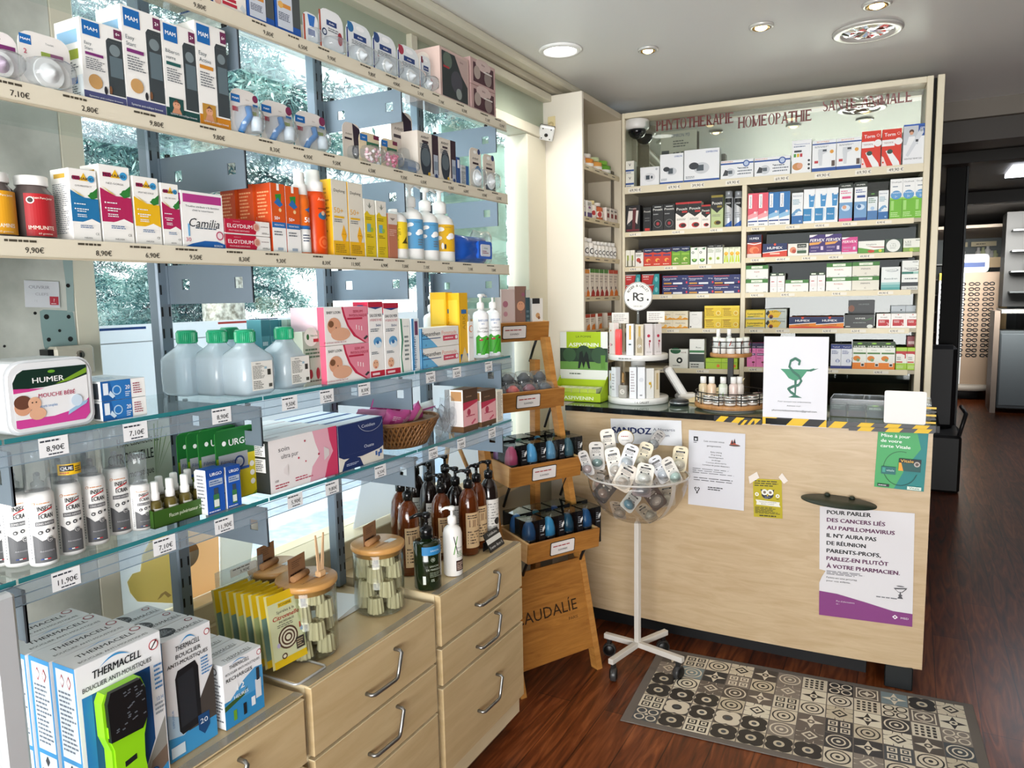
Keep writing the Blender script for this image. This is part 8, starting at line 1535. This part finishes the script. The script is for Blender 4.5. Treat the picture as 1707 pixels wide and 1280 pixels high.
# ================================================================== cameras on the wall unit
p = on(905,222,1,TY0-.05);t = thing('security_camera','small white box camera on a bracket at the top of the tall white unit','camera',(p.x+.025,TY0,p.z))
o = G();o.box(-.020,.020,-.005,0,.02,.085,M('e8d8a8',.5),.002);o.tube([(0,-.004,.05),(0,-.03,.03),(0,-.05,.012)],.011,M('ecdcae',.5),12);o.obj('bracket',t)
X = Matrix.Translation((0,-.065,-.01)) @ Matrix.Rotation(.35,4,'Z') @ Matrix.Rotation(-.95,4,'X') @ Matrix.Rotation(.25,4,'Z');o = G();o.box(-.036,.036,-.040,.030,-.012,.010,M('e6e8e8',.35),.005,X);o.box(-.037,.037,-.041,.031,.006,.014,M('2a2420',.3),.002,X)
o.obj('housing',t);o = G();o.lathe([(0,-.0135),(.009,-.0135),(.009,-.012)],M('15161a',.1),16,X=X)
for a,b in ((-.02,-.03),(.02,-.03),(-.02,.018),(.02,.018)): o.lathe([(0,-.013),(.003,-.013),(.003,-.012)],M('15161a',.1),8,(a,b,0),X=X)
o.obj('lens',t)
p = on(900,250,1,TY0-.02);o = G();o.box(-.026,.026,-.035,0,-.05,.045,M('dcdcd8',.4),.008);o.box(-.020,.020,-.037,-.034,.0,.038,M('c0c2c2',.3),.003);tag(o.obj('motion_sensor',loc=(p.x,TY0,p.z)),'white motion sensor below the small box camera','sensor')
B = c0-cn*.06;u = tpx(B+Vector((0,0,2.47)),cu,1062);p = B+cu*u;t = thing('dome_camera','white dome camera with black dome at the upper left of the cabinet','camera',(p.x,p.y,2.519),0)
o = G();o.lathe([(.062,0),(.066,-.006),(.066,-.040),(.060,-.050),(.045,-.052)],M('dedcd8',.35),32);o.obj('base',t)
o = G();o.lathe([(.050,-.050),(.047,-.068),(.036,-.086),(.02,-.096),(0,-.10)],M('0c0e12',.06),28);o.obj('dome',t)
# ================================================================== wooden four tier stand with trays
F1 = Vector((-1.30,2.42,0));F2 = Vector((-1.10,2.80,0));ee = (F2-F1).normalized();nn = Vector((ee.y,-ee.x,0));EZ = atan2(ee.y,ee.x);EM = Matrix.Rotation(EZ,4,'Z')
EW = .4294
t = thing('tray_stand','oak folding display stand with four tilted trays between chest and counter','display stand',F1,EZ)   # local: x along width, -y toward the viewer, z up
lean = .372/1.47
OK2 = wood('stand_oak','a06a2e','c48c48',(6,6,40),.45,1.4)
def leg(x,y0,y1,z1,nm='leg'):
    o = G();o.add([(x+a,(y0 if k == 0 else y1)+b,0 if k == 0 else z1) for k in (0,1) for a,b in ((-.014,-.02),(.014,-.02),(.014,.02),(-.014,.02))],[(0,3,2,1),(4,5,6,7),(0,1,5,4),(1,2,6,5),(2,3,7,6),(3,0,4,7)],OK2);o.obj(nm,t)
leg(.016,.02,.36,1.40);leg(EW-.02,.02,.36,1.40);leg(.07,.29,.375,1.30);leg(EW-.055,.42,.39,1.30)
TR = [(-.375,1.385),(-.268,1.097),(-.158,.808),(-.040,.522)]   # (offset of tray front, bottom height)
for k,(of,zb) in enumerate(TR):
    o = G();fy = -of;x0,x1 = (.095,.08,.075,.075)[k],EW+.012;d = (.095,.15,.185,.20)[k];hb = .083
    X = Matrix.Translation((0,fy,zb)) @ Matrix.Rotation(.10,4,'X')
    o.box(x0,x1,0,.012,0,hb,OAK,.0015,X);o.box(x0,x0+.012,.012,d,0,hb,OAKL,.001,X);o.box(x1-.012,x1,.012,d,0,hb,OAKL,.001,X);o.box(x0+.012,x1-.012,.012,d,0,.008,OAKL,0,X);o.box(x0,x1,d,d+.012,0,hb*1.1,OAKL,.001,X)
    tr = o.obj('tray',t)
    o = G();cx_ = x0+(x1-x0)*.46;o.prism([(cx_+a,b) for a,b in rrect(.125,.058,.006)],-.0022,-.0005,M('2a2420',.4),X @ Matrix.Translation((0,0,.013)));o.prism([(cx_+a,b+.0025) for a,b in rrect(.118,.052,.005)],-.003,-.0022,M('e4dfdc',.4),X @ Matrix.Translation((0,0,.0135)));o.face([LN(.08,.58,.92,.78,1,'a84a4a'),T(.5,.34,.22,'SUAVINEX','2a2a2a',b=.01,w=.4)],.118,.052,X @ Matrix.Translation((cx_-.059,-.003,.016)));o.obj('tray_label',tr,label='white label with black rim')
for k in (0,1,2,3):
    of,zb = TR[k]
    for x in (EW-.03,.10): o = G();o.tube([(x,-of+.03,zb+.01),(x,-of+.06,zb-.04),(x,-of+.09,zb-.10)],.006,BLK,6);o.obj('steel_strut',t)
o = G();X = Matrix.Translation((0,.02+.34*.09/1.40,.09)) @ Matrix.Rotation(-atan2(.34,1.40),4,'X');o.box(.0,EW-.034,-.016,-.004,0,.38,OAK,.001,X)
o.face([T(.47,.52,.17,'CAUDALÍE','241408',w=.80),T(.80,.38,.045,'PARIS','241408',w=.12)],EW-.034,.38,X @ Matrix.Translation((0,-.016,0)),up0=.0004);o.obj('name_board',t,label='oak board with dark burnt lettering')
# goods in the trays
def L2W(x,y,z): return F1+ee*x-nn*y+Vector((0,0,z))
def boxed_bottle(x,y,z,col,lab,tilt=0,h=.17,w=.066,rz=0,cup=False,grp='dark windowed baby bottle boxes',card='15161a'):
    t = thing('baby_bottle_box',lab,'box',L2W(x,y,z),EZ+rz,grp); 
    o = G();c_ = M(card,.25)
    o.box(-w/2,-w/2+.001,0,w,0,h,GLASS);o.box(-w/2,w/2,0,.001,0,h,GLASS);o.box(w*.16,w/2,-.0012,-.0002,0,h*.98,c_);o.box(w/2-.001,w/2,0,w,0,h,c_);o.box(-w/2,w/2,w-.001,w,0,h,c_);o.box(-w/2,w/2,0,w,h-.001,h,GLASS);o.box(-w/2,w/2,0,w,0,.001,c_)
    o.face([LN(.12,.66,.8,.86,4,'9aa0a8',.35),T(.5,.60,.06,'suavinex','c8ccd0',w=.6)]+([P([(.5,.74),(.9,.84),(.95,.76),(.6,.66)],'e0e0de')] if rz == 0 else []),w*.34,h,Matrix.Translation((w*.16,-.0013,0)));o.obj('box_shell',t)
    o = G();q_ = w*.33;o.lathe([(q_*.88,.004),(q_*.95,.01),(q_*.95,h*.38),(q_,h*.44),(q_,h*.48)],M('23242a',.3),20,(-w*.14,w*.40,0));o.lathe([(q_,h*.48),(q_*.97,h*.66),(q_*.72,h*.84),(q_*.34,h*.94),(0,h*.96)],M(col,.35),20,(-w*.14,w*.40,0));o.obj('bottle',t);return t
PL4 = ('leftmost','second from the left','third from the left','rightmost')
for j in range(2):
    for i in range(4):
        boxed_bottle(.130+.098*i,.040+.018+.088*j,TR[3][1]+.012+.009*j,['1c4c7c','2a6cb8','3a86b8','1a5a6e','14405a','2a4a8a'][(i*2+j) % 6],'dark bottle box with blue cap in the lowest tray, %s row, %s' % (('front','back')[j],PL4[i]),h=.155,w=.088,grp='blue capped bottle boxes in the lowest tray')
        boxed_bottle(.130+.098*i,.158+.018+.086*j,TR[2][1]+.012+.009*j,(['b04a6e','5aa0d8','5a8ab0','3a5a6a'],['8a5a9a','4a8a7a','4a90c0','5a7a8a'])[j][i],'dark bottle box in the third tray, %s row, %s' % (('front','back')[j],PL4[i]),h=.155,w=.086,grp='pink and blue capped bottle boxes in the third tray')
rn = random.Random(11)
sc = [('2a3a44','c83a34','2a8a84'),('3a5a70','4a88a8','22303a'),('5a2434','8a3a4a','3a2028'),('2c2e34','44484e','24262a'),('22262c','3a3e46','18191c')]
for i in range(9):
    a,b,c = sc[[1,0,2,4,3,3,4,3,1][i]];X = L2W(.12+.085*(i % 4)+.01*(i//4),.268+.05+.055*(i//4),TR[1][1]+.020+.05*(i//4)*.9)
    t2 = thing('sippy_cup_pack','wrapped baby cup in the second tray, %s' % ('blue one at the front left','red and teal one at the front','maroon one at the front right','black one at the right end of the front','grey one second row left','grey, second row beside left one','black, second row right of middle','grey one second row right','blue grey one lying on top')[i],'cup pack',X,EZ+rn.uniform(-.3,.3),'wrapped cups in the second tray')
    o = G();o.lathe([(.022,.0),(.026,.01),(.028,.05),(.026,.058)],M(c,.35),18,(0,.0,0));o.lathe([(.029,.056),(.029,.066),(.018,.078),(.010,.085),(0,.086)],M(b,.3),18);o.tube([(.028,0,.015),(.046,0,.025),(.046,0,.05),(.028,0,.058)],.004,M(a,.4),6);o.obj('cup',t2)
    o = G();o.lathe([(.034,0),(.038,.02),(.038,.06),(.030,.088),(.010,.094),(0,.095)],CLEAR,20,sx=1.15,pw=3);o.obj('wrapper',t2)
for i,(w_,h_,d_,base,ops,lab) in enumerate(((.068,.115,.05,'d8c4c0',[E(.3,.7,.2,'b8788a'),E(.3,.5,.16,'c894a0'),LN(.1,.1,.5,.3,3,'8a6a6a')],'pale pink baby carton at the left of the top tray'),(.060,.120,.05,'c4b0a8',[R(0,0,1,1,'8a6a5e'),E(.5,.62,.34,SK),E(.4,.66,.03,'5a3a30'),E(.58,.66,.03,'5a3a30'),E(.5,.5,.05,'b86a5a'),E(.72,.84,.14,'9a5a72')],'carton with sleeping baby photo in the top tray'),(.022,.098,.04,'3a5058',[R(0,.84,1,1,'c8c4b8'),LN(.1,.2,.9,.6,4,'6a8088')],'narrow blue grey carton in the top tray'),(.058,.085,.05,'e4e0da',[R(0,.86,.7,1,'2a2a2c'),E(.5,.56,.2,'c89a6a',.2),E(.6,.5,.12,'8a5a3a'),R(0,.12,1,.26,'d8d4ce')]+[E(.12+.19*k,.12,.07,'23303a') for k in range(5)],'white carton with wooden toy photo at the right of the top tray'))):
    px_,pt_ = ((848,482),(869,477),(881,483),(897,497))[i];B_ = F1-nn*(.393-.004*i)+Vector((0,0,TR[0][1]+.014));s_ = tpx(B_,ee,px_);B_ = B_+ee*s_;h_ = tpy(B_,(0,0,1),pt_)
    carton('baby_gift_carton',lab,'box',B_,EZ,w_,h_,d_,base,ops,[R(0,0,1,1,base)],group=None)
# ================================================================== bowl stand on castors
bc = Vector((-.985,2.905,0));t = thing('bowl_stand','clear acrylic bowl on a white pole with four castors','display stand',bc,0)
WM = M('d4d0c8',.4)
o = G();o.box(-.011,.011,-.011,.011,.085,.625,WM,.002,Matrix.Rotation(-.3,4,'Z'));o.obj('pole',t)
cst = [on(1020,1135,2,.0),on(1135,1132,2,.0),on(1108,1085,2,.0),on(1012,1090,2,.0)]
for i,q in enumerate(cst):
    d = Vector((q.x-bc.x,q.y-bc.y,0));L = d.length;a = atan2(d.y,d.x);X = Matrix.Rotation(a,4,'Z')
    o = G();o.box(.0,L+.01,-.012,.012,.075,.098,WM,.002,X);fo = o.obj('foot_bar',t)
    o = G();Y = X @ Matrix.Translation((L-.012,0,.026)) @ Matrix.Rotation(.5+i,4,'Z') @ Matrix.Rotation(R90,4,'X')
    o.lathe([(0,-.016),(.020,-.016),(.026,-.010),(.026,.010),(.020,.016),(0,.016)],M('141414',.35),20,X=Y);o.lathe([(.0265,-.012),(.029,-.008),(.029,.008),(.0265,.012)],M('3a3a3a',.3),20,X=Y);o.box(-.008,.008,-.008,.008,.04,.078,M('2a2a2a',.4),X=X @ Matrix.Translation((L-.012,0,0)));o.obj('castor',fo)
RBW = .208;zr = .832;zb = .628;prof = []
for i in range(13): a = radians(90*i/12);prof.append((RBW*sin(a),zr-(zr-zb)*cos(a)))
ACR = glassy('acrylic','f0ece6',.2,.03,.03,'e8e4e0')
o = G();o.lathe(prof,ACR,44);o.obj('bowl',t)
o = G();o.tube([(RBW*1.01*cos(2*pi*i/48),RBW*1.01*sin(2*pi*i/48),zr) for i in range(49)],.0042,glassy('acrylic_rim','ece8e4',.3,.03,.45,'efece8'),8);o.obj('bowl_rim',t)
o = G();pr = [((RBW+.002)*sin(radians(a)),(zr-(zr-zb)*cos(radians(a)))-.001) for a in range(0,91,6)];b0 = -.5
vs = [];fs = []
for r_,z_ in pr:
    for s_ in (-1,1): a = b0;vs.append((r_*cos(a)-s_*.011*sin(a),r_*sin(a)+s_*.011*cos(a),z_))
for i in range(len(pr)-1): fs.append((2*i,2*i+1,2*i+3,2*i+2))
o.add(vs,fs,glassy('seam_strip','e8e4de',.2,.1,.5,'dcd8d2'),True);o.obj('seam_strip',t)
# round sign stuck in the goods
p = onp(1043,730,fw,bc+Vector((0,0,.9)));t = thing('round_price_sign','round white sign with gold rim sticking out of the bowl','sign',p,va)
o = G();X = Matrix.Rotation(R90,4,'X');o.lathe([(0,-.003),(.034,-.003),(.034,.003),(0,.003)],M('b89a3a',.3,.5),32,X=X);o.lathe([(0,.003),(.032,.003),(.032,.0036),(0,.0036)],M('eceae6',.4),32,X=X);o.face([LN(.2,.56,.8,.68,1,'a85050'),T(.5,.36,.10,'SUAVINEX','2a2a2a',w=.5)],.064,.064,Matrix.Translation((-.032,-.0038,-.032)));o.obj('sign_disc',t)
o = G();o.tube([(0,.004,-.02),(.0,.004,-.16)],.003,CLEAR,6);o.obj('stem',t)
# soother packs piled in the bowl
def spack(px,py,dep,w,h,base,bub,tilt,lab,txt='suavinex',dark=False):
    """dep: distance toward the back of the bowl (m)"""
    p = onp(px,py,(vr.x,vr.y,0),bc+vr*dep);t = thing('soother_pack',lab,'blister pack',p,0,'soother packs in the clear bowl')
    o = G();X = Matrix.Translation((0,0,-h/2));o.prism([(a,b) for a,b in rrect(w,h,.012,top=.018)],0,.0012,M(base,.4),X)
    ic = 'd8d4cc' if dark else '35353a'
    o.face([E(.5,.90,.16,'17171a' if not dark else 'c8c8c8',.035),R(.2,.74,.8,.81,'1c1c20' if not dark else '5a5458'),T(.5,.775,.05,txt,'e8e8e6',w=.5),LN(.15,.60,.85,.72,3,ic,.35),E(.28,.54,.06,ic),E(.7,.54,.05,ic)],w,h,Matrix.Translation((-w/2,0,-h/2)));o.obj('card',t)
    o = G();n = 14;vs = [];fs = []
    for s_,q in ((1,0),(.95,.6),(.7,1),(0,1.03)):
        for i in range(n): a = 2*pi*i/n;vs.append((w*.42*s_*cos(a),-.001-.026*q,-h*.22+h*.24*s_*sin(a)))
    for j in range(3):
        for i in range(n): a,b = j*n+i,j*n+(i+1) % n;fs.append((a,b,b+n,a+n))
    o.add(vs,fs,CLEAR,True);o.obj('bubble',t)
    o = G();X = Matrix.Translation((0,-.006,-h*.22)) @ Matrix.Rotation(R90,4,'X');o.lathe([(.017,0),(.018,.003),(.010,.005),(.009,.009),(.005,.011),(0,.012)],M(bub,.3),18,X=X,sx=1.25);o.obj('soother',t)
    t.rotation_euler = (tilt[0],tilt[1],va+tilt[2]);return t
SPK = [(995,760,.02,.062,.125,'d8d4ce','6a8a84',(.1,-.05,0),'grey topped pack with teal soother at the left rear of the bowl'),(977,772,-.03,.05,.11,'cfcac6','a08884',(.1,-.35,-.5),'pack leaning on the left rim of the bowl'),
       (1015,742,.05,.060,.14,'e6dfd4','b8b4ae',(.0,-.15,0),'cream pack with round hole standing tallest at the left'),(1024,772,-.04,.062,.13,'e4dcd2','d8c8b8',(-.2,-.22,0),'beige pack leaning left in front of the tallest one'),
       (1048,762,-.05,.060,.11,'e8e8ea','c4c8cc',(-.3,.35,0),'white pack with grey soother under the round sign'),(1073,760,.03,.058,.12,'e6dcc0','e0d4b8',(.0,.3,0),'cream pack with handwritten style text right of the round sign'),
       (1094,733,.07,.045,.09,'a8a4a0','8a8a8c',(.1,.6,0),'small greyish pack sticking out at the rear right'),(1133,765,.05,.062,.11,'e8dcbc','e4d8c0',(.0,.12,0),'cream pack standing at the right rim of the bowl'),
       (1100,782,-.03,.055,.12,'dfe0e4','c8ccd4',(-.1,-.5,.2),'pale grey pack with smiling soother leaning left at the right'),(1120,785,-.06,.05,.12,'e4e0d8','b4ccc0',(-.1,-.45,.2),'white pack with mint soother near the right rim'),
       (1075,790,-.09,.07,.09,'e6e2da','eae6dc',(-.5,.2,0),'pack with white soothers at the front of the bowl'),(1042,795,-.10,.075,.12,'ece4da','d8c4b4',(-.6,.5,0),'large peach toned pack lying at the front of the bowl'),
       (1070,812,-.10,.075,.10,'8a8088','6a6a78',(-1.0,.1,0),'purple grey pack lying flat at the front rim'),(1010,815,-.06,.07,.11,'3a3230','8a6a5a',(-.4,.7,0),'dark brown pack low at the left inside the bowl'),
       (1090,828,-.06,.07,.11,'4a3a34','9a8a80',(-.6,-.7,0),'dark brown pack low at the right inside the bowl'),(1052,835,-.10,.06,.09,'cfd4d4','3a8aa8',(-.5,.7,0),'pack with turquoise soother seen through the bowl front'),
       (1030,850,-.04,.06,.09,'b8aca0','a89a8a',(-.9,.2,.5),'beige pack at the bottom left of the bowl'),(1078,855,-.02,.07,.09,'b0a698','a8a090',(-.9,-.2,.9),'beige pack at the bottom right of the bowl'),(1112,825,.0,.07,.10,'b4aa9c','c0b8aa',(-.5,-.3,-.4),'beige pack at the right flank inside the bowl'),(1000,800,.02,.06,.10,'c4bab0','c09a90',(-.3,.3,.4),'rosy beige pack at the left flank inside the bowl')]
for px,py,dp,w,h,base,bub,tl_,lab in SPK: spack(px,py,dp,w,h,base,bub,tl_,lab,dark=base[0] in '34')
# ================================================================== left wall: taped note, lock
a = on(37,468,0,XW+.001);b_ = on(95,470,0,XW+.001);c_ = on(40,513,0,XW+.001);w = b_.y-a.y;h = a.z-c_.z
o = G();o.box(-w/2,w/2,-.0006,0,0,h,M('d6d8de',.6));o.face([T(.42,.76,.17,'OUVRIR','9a9aa4',w=.6),T(.48,.5,.14,'CLEFS','a8a8b0',w=.5),R(.70,.10,.96,.42,'b83a48'),T(.83,.28,.18,'?','f0e0e2',b=.02),LN(.74,.12,.92,.18,1,'f0e0e2'),T(.3,.25,.12,'/ (','b8b8c0')],w,h,Matrix.Translation((-w/2,-.0006,0)))
ob = o.obj('paper_note',loc=(XW+.003,(a.y+b_.y)/2,c_.z),rz=R90);ob.rotation_euler = (0,.04,R90);tag(ob,'handwritten paper note with red square stuck on the grey panel at the left','note')
a = on(76,590,0,XW);b_ = on(143,590,0,XW);t = thing('door_lock','beige box lock with round keyhole on the grey panel behind the plastic case','lock',(XW,(a.y+b_.y)/2,a.z-.05),R90)
w = b_.y-a.y;o = G();o.box(-w/2,w/2,-.035,0,0,.065,M('c2bcac',.45),.006);o.box(-w/2-.012,-w/2,-.03,0,.01,.06,BLK);o.obj('lock_case',t);o = G();o.lathe([(0,.036),(.009,.036),(.010,.034)],M('8a8478',.3,.7),18,(0,0,0),X=Matrix.Translation((.01,0,.045)) @ Matrix.Rotation(R90,4,'X'));o.box(-.001,.003,-.0375,-.036,.040,.050,BLK,X=Matrix.Translation((.009,0,0)));o.obj('keyhole',t)
# ================================================================== show cards standing on the window ledge
XS = XW-.028
def win(px,py,x=XS): q = on(px,py,0,x);return (q.y,q.z)
YS = backlit('backlit_yellow','fff0b0');PS = backlit('backlit_peach','ffe2bc');WS = backlit('backlit_card','f2f2ec')
zl = .803
def wy(px,py): return win(px,py)[0]
def low(pts): return [(y,max(z,zl)) for y,z in pts]
sheet('show_card','white show card on the window ledge behind the repellent cartons','show card',low([win(182,1050),win(304,1020),win(296,860),win(180,880)]),XS,BL,group='show cards on the window ledge')
sheet('show_card','yellow cloud shaped show card with a faint signature, left of the upright','show card',low([win(216,988),win(228,1002),win(305,1030),win(318,1000),win(312,880),win(250,900),win(236,925),win(233,952),win(220,956),win(211,970)]),XS+.006,YS,[('p',[win(262,1000,XS+.006),win(268,990,XS+.006),win(276,985,XS+.006),win(286,992,XS+.006),win(280,996,XS+.006),win(274,990,XS+.006),win(268,996,XS+.006)],'d8bc80')],group='show cards on the window ledge')
sheet('show_card','peach coloured show card right of the slotted upright','show card',low([win(322,1012),win(367,990),win(364,870),win(312,885)]),XS,PS,group='show cards on the window ledge')
sheet('show_card','pale grey show card with circular cutout edge, middle of the ledge','show card',low([win(368,990),win(415,968),win(425,850),win(366,868)]),XS+.004,WS,group='show cards on the window ledge')
for (px,py,c,lab) in ((312,925,'d8c8b0','round brown and white disc on the yellow show card'),(425,875,'d8d8d0','round pale disc on the grey show card')):
    y,z = win(px,py,XS+.011);o = G();X = Matrix.Translation((XS+.011,y,z)) @ Matrix.Rotation(R90,4,'Y');o.lathe([(0,0),(.034,0),(.034,.003),(0,.003)],M(c,.5),28,X=X)
    o.add([(XS+.0145,y+.034*cos(a),z+.034*sin(a)) for a in [radians(k) for k in range(10,171,20)]],[tuple(range(9))],M('b98a5a',.6));tag(o.obj('disc_sign'),lab,'sign','discs on the show cards')
sheet('show_card','tall white show card behind the amber soap bottles','show card',low([win(590,890),win(700,850),win(706,770),win(604,800)]),XS,BL,group='show cards on the window ledge')
sheet('show_card','white show card at the right end of the window ledge','show card',low([win(745,830),win(830,800),win(830,640),win(742,650)]),XS,BL,group='show cards on the window ledge')
# wooden trestle in the window
t = thing('trestle','small pale wooden trestle standing in the window at the right','trestle',(XW-.0,0,0))
def stick(o,a,b,m): o.tube([Vector(a),Vector(b)],.012,m,4)
o = G();q1,q2,q3 = win(748,715,-1.58),win(733,800,-1.58),win(785,790,-1.58)
t.location = (-1.575,q1[0],.80);o.tube([(0,0,q1[1]-.80),(0,q2[0]-q1[0],.004)],.011,OAKL,4);o.obj('leg',t);o = G();o.tube([(0,.01,q1[1]-.80),(0,q3[0]-q1[0]+.02,.004)],.011,OAKL,4);o.obj('leg',t)
# ================================================================== far end of the shop
def far(px,py,y): q = on(px,py,1,y);return q.x,q.z
YF = 14.5
x0,_ = far(1582,500,YF);x1,_ = far(1702,500,YF)
g = G();g.box(x0-.8,x1+.4,YF+.6,YF+.7,0,2.58,M('55585a',.6));struct(g,'wall_far')
g = G();g.box(x0-.8,x1+.05,YF-2.2,YF+.6,2.40,2.44,M('b8aa9a',.6));struct(g,'ceiling')
lamp('AREA','far_shop_light',(x0+.5,YF-4.6,2.35),(x0+.5,YF,1.3),60,(1,.96,.9),size=.8,spread=1.8)
t = thing('far_shelving','brightly lit grey shelving with green panels at the far end of the shop','shelving',(x0,YF+.3,0));W = x1-x0
def fz(py): return far(1640,py,YF)[1]
o = G();o.box(-.3,W,.20,.24,0,fz(382),M('6a7274',.6));o.obj('back_panel',t)
o = G();o.box(-.3,W,0,.2,fz(384),fz(377),M('d8dce0',.4));o.obj('light_strip',t)
for k,py in enumerate((437,463,490,520,555)): o = G();o.box(-.3,W,0,.2,fz(py)-.02,fz(py),M('d4d8d8',.4));o.obj('shelf',t)
for k,(a,b) in enumerate(((1586,1615),(1621,1664))):
    xa,xb = far(a,405,YF)[0]-x0,far(b,405,YF)[0]-x0;o = G();o.box(xa,xb,-.02,0,fz(409),fz(401),M('c4ba98',.5));o.face([LN(.2,.3,.8,.7,1,'4a4438')],xb-xa,fz(401)-fz(409),Matrix.Translation((xa,-.02,fz(409))));o.obj('sign_plate',t)
xa,xb = far(1629,450,YF)[0]-x0,far(1652,450,YF)[0]-x0;o = G();o.box(xa,xb,-.01,.01,fz(458),fz(437),M('17503c',.5));o.obj('green_panel',t)
for k in range(9):
    px = (1590,1597,1603,1609,1633,1641,1649,1656,1662)[k];xa = far(px,430,YF)[0];r_ = .045;h_ = (.2,.2,.22,.2,.26,.26,.3,.2,.2)[k]
    o = G();o.lathe([(r_,0),(r_,h_*.7),(r_*.5,h_*.8),(r_*.5,h_)],M(('e4e6e6','dcdcdc','c8d0a8')[k % 3],.4),10);tag(o.obj('far_bottle',loc=(xa,YF+.38,fz(437))),'pale bottle on the top far shelf%s' % OR(k,9),'bottle','pale bottles on the top far shelf')
# spectacles carousel
xr = far(1606,600,12.5)[0];zt_ = far(1606,455,12.5)[1];t = thing('spectacles_carousel','tall rotating rack of reading glasses at the far end of the shop','display rack',(xr,12.5,0));hw_ = .36
zbm = .22
o = G();o.box(-hw_,-.05,-.3,.3,zbm,zt_,M('dfe6ea',.4));o.box(-.05,hw_,-.3,.3,zbm,zt_,M('a08a74',.5));o.lathe([(.46,zbm-.08),(.46,zbm)],M('b8b0a4',.5),30);o.lathe([(.2,.0),(.2,zbm-.08)],M('3a3a3a',.5),20);o.obj('panels',t)
o = G();o.prism([(a,b+zt_) for a,b in rrect(.5,.26,.06)],-.02,.02,M('c8ccd0',.4));o.face([R(.1,.3,.9,.55,'24488a'),R(.15,.6,.85,.8,'e8e8e4')],.5,.26,Matrix.Translation((-.25,-.02,zt_)));o.obj('header',t);o = G();o.box(-hw_,-.1,-.31,-.3,zt_-.1,zt_,M('d8c02a',.5));o.obj('price_flag',t,label='yellow flag')
gl0 = None
for r_ in range(15):
    for c_ in range(4):
        z_ = zt_-.16-(zt_-zbm-.5)*r_/15;xx = -.27+.17*c_;nm = 'reading glasses on far rack, row %d, column %d' % (r_+1,c_+1)
        if gl0 is None:
            o = G()
            for s_ in (-1,1): o.tube([(s_*.035+.028*cos(2*pi*i/10),0,.02*sin(2*pi*i/10)) for i in range(11)],.007,M('1a1a1c',.4),5)
            o.box(-.012,.012,-.004,.004,.0,.01,M('1a1a1c',.4));gl0 = o.obj('reading_glasses',loc=(xr+xx,12.19,z_));tag(gl0,nm,'glasses','reading glasses on the far rack')
        else: dup(gl0,(xr+xx,12.19,z_),0,nm,kids=[])
# wooden ladder-like rack, fridge, dark counter at the right, light panel
xa = far(1650,600,13.3)[0];o = G()
for k in range(5): o.box(-.22,.10,0,.1,.35+.38*k,.50+.38*k,M('b8a078',.5))
o.box(.08,.18,.0,.12,0,2.05,M('b89a68',.5));tag(o.obj('wooden_rack',loc=(xa,13.3,0)),'pale wooden rack with side boards right of the glasses carousel','rack')
xf0 = far(1662,600,11.2)[0];t = thing('fridge','grey fridge in the dark area at the right edge','fridge',(xf0,11.0,0));zf = far(1680,552,11.0)[1]
o = G();o.box(0,.95,0,.6,.06,zf,M('565e62',.5),.01);o.obj('body',t);o = G();o.box(.01,.94,-.03,0,.10,zf-.03,M('626b70',.5),.008);d_ = o.obj('door',t);o = G();o.box(-.07,-.01,-.02,.6,0,zf+.25,M('8a7c70',.5));o.obj('side_panel',t)
o = G();o.box(0,.95,0,.7,zf+.22,zf+.27,M('8a8c8c',.3));tag(o.obj('worktop',loc=(xf0,10.98,0)),'narrow dark worktop above the fridge','worktop')
o = G();o.box(0,.95,.0,.5,zf+.3,2.5,M('141718',.6));rn = random.Random(3)
for k in range(4): o.box(.05,.9,-.25,0,1.5+.25*k,1.52+.25*k,M('3a4042',.4))
for k in range(14): a = rn.uniform(.05,.75);z_ = 1.52+.25*rn.randrange(4);o.box(a,a+.10,-.2,-.05,z_,z_+rn.uniform(.05,.14),M(rn.choice(('4a5254','2a2e30','5a3a34','6a7072')),.5))
tag(o.obj('dark_wall_shelf',loc=(xf0+.02,11.2,0)),'dark wall shelf with dim goods above the fridge','shelf')
# black partition post right behind the cabinet
px_ = on(1586,560,1,7.2);o = G();o.box(-.09,.05,0,.08,0,2.57,M('070707',.7),.004);o.box(.052,.066,0,.08,0,2.57,M('232526',.4,.4));tag(o.obj('black_post',loc=(px_.x,7.2,0)),'tall black post right behind the cabinet','post')
p = on(1598,760,1,6.8);o = G();o.box(-.5,.0,0,.55,0,.45,M('141414',.5),.02);o.box(-.5,-.04,.35,.5,.45,1.12,M('17171a',.5),.03);o.tube([(-.02,.02,.45),(.02,.05,.62),(.0,.3,.64)],.015,M('2a2a2c',.3),8);tag(o.obj('black_armchair',loc=(p.x,6.5,0)),'black chair in the dark passage right of the counter','chair')
o = G();o.box(0,.9,0,.6,-.03,0,M('f4f6ff',.5,em=5));q = on(1686,278,2,2.575);t = thing('ceiling_light_panel','square lit panel in the dark ceiling at the right edge','ceiling light',(q.x,q.y-.1,2.575));o.obj('diffuser',t)
lamp('AREA','panel_light_lamp',(q.x+.45,q.y+.2,2.53),(q.x+.45,q.y+.2,0),5,(.9,.95,1),size=.6)
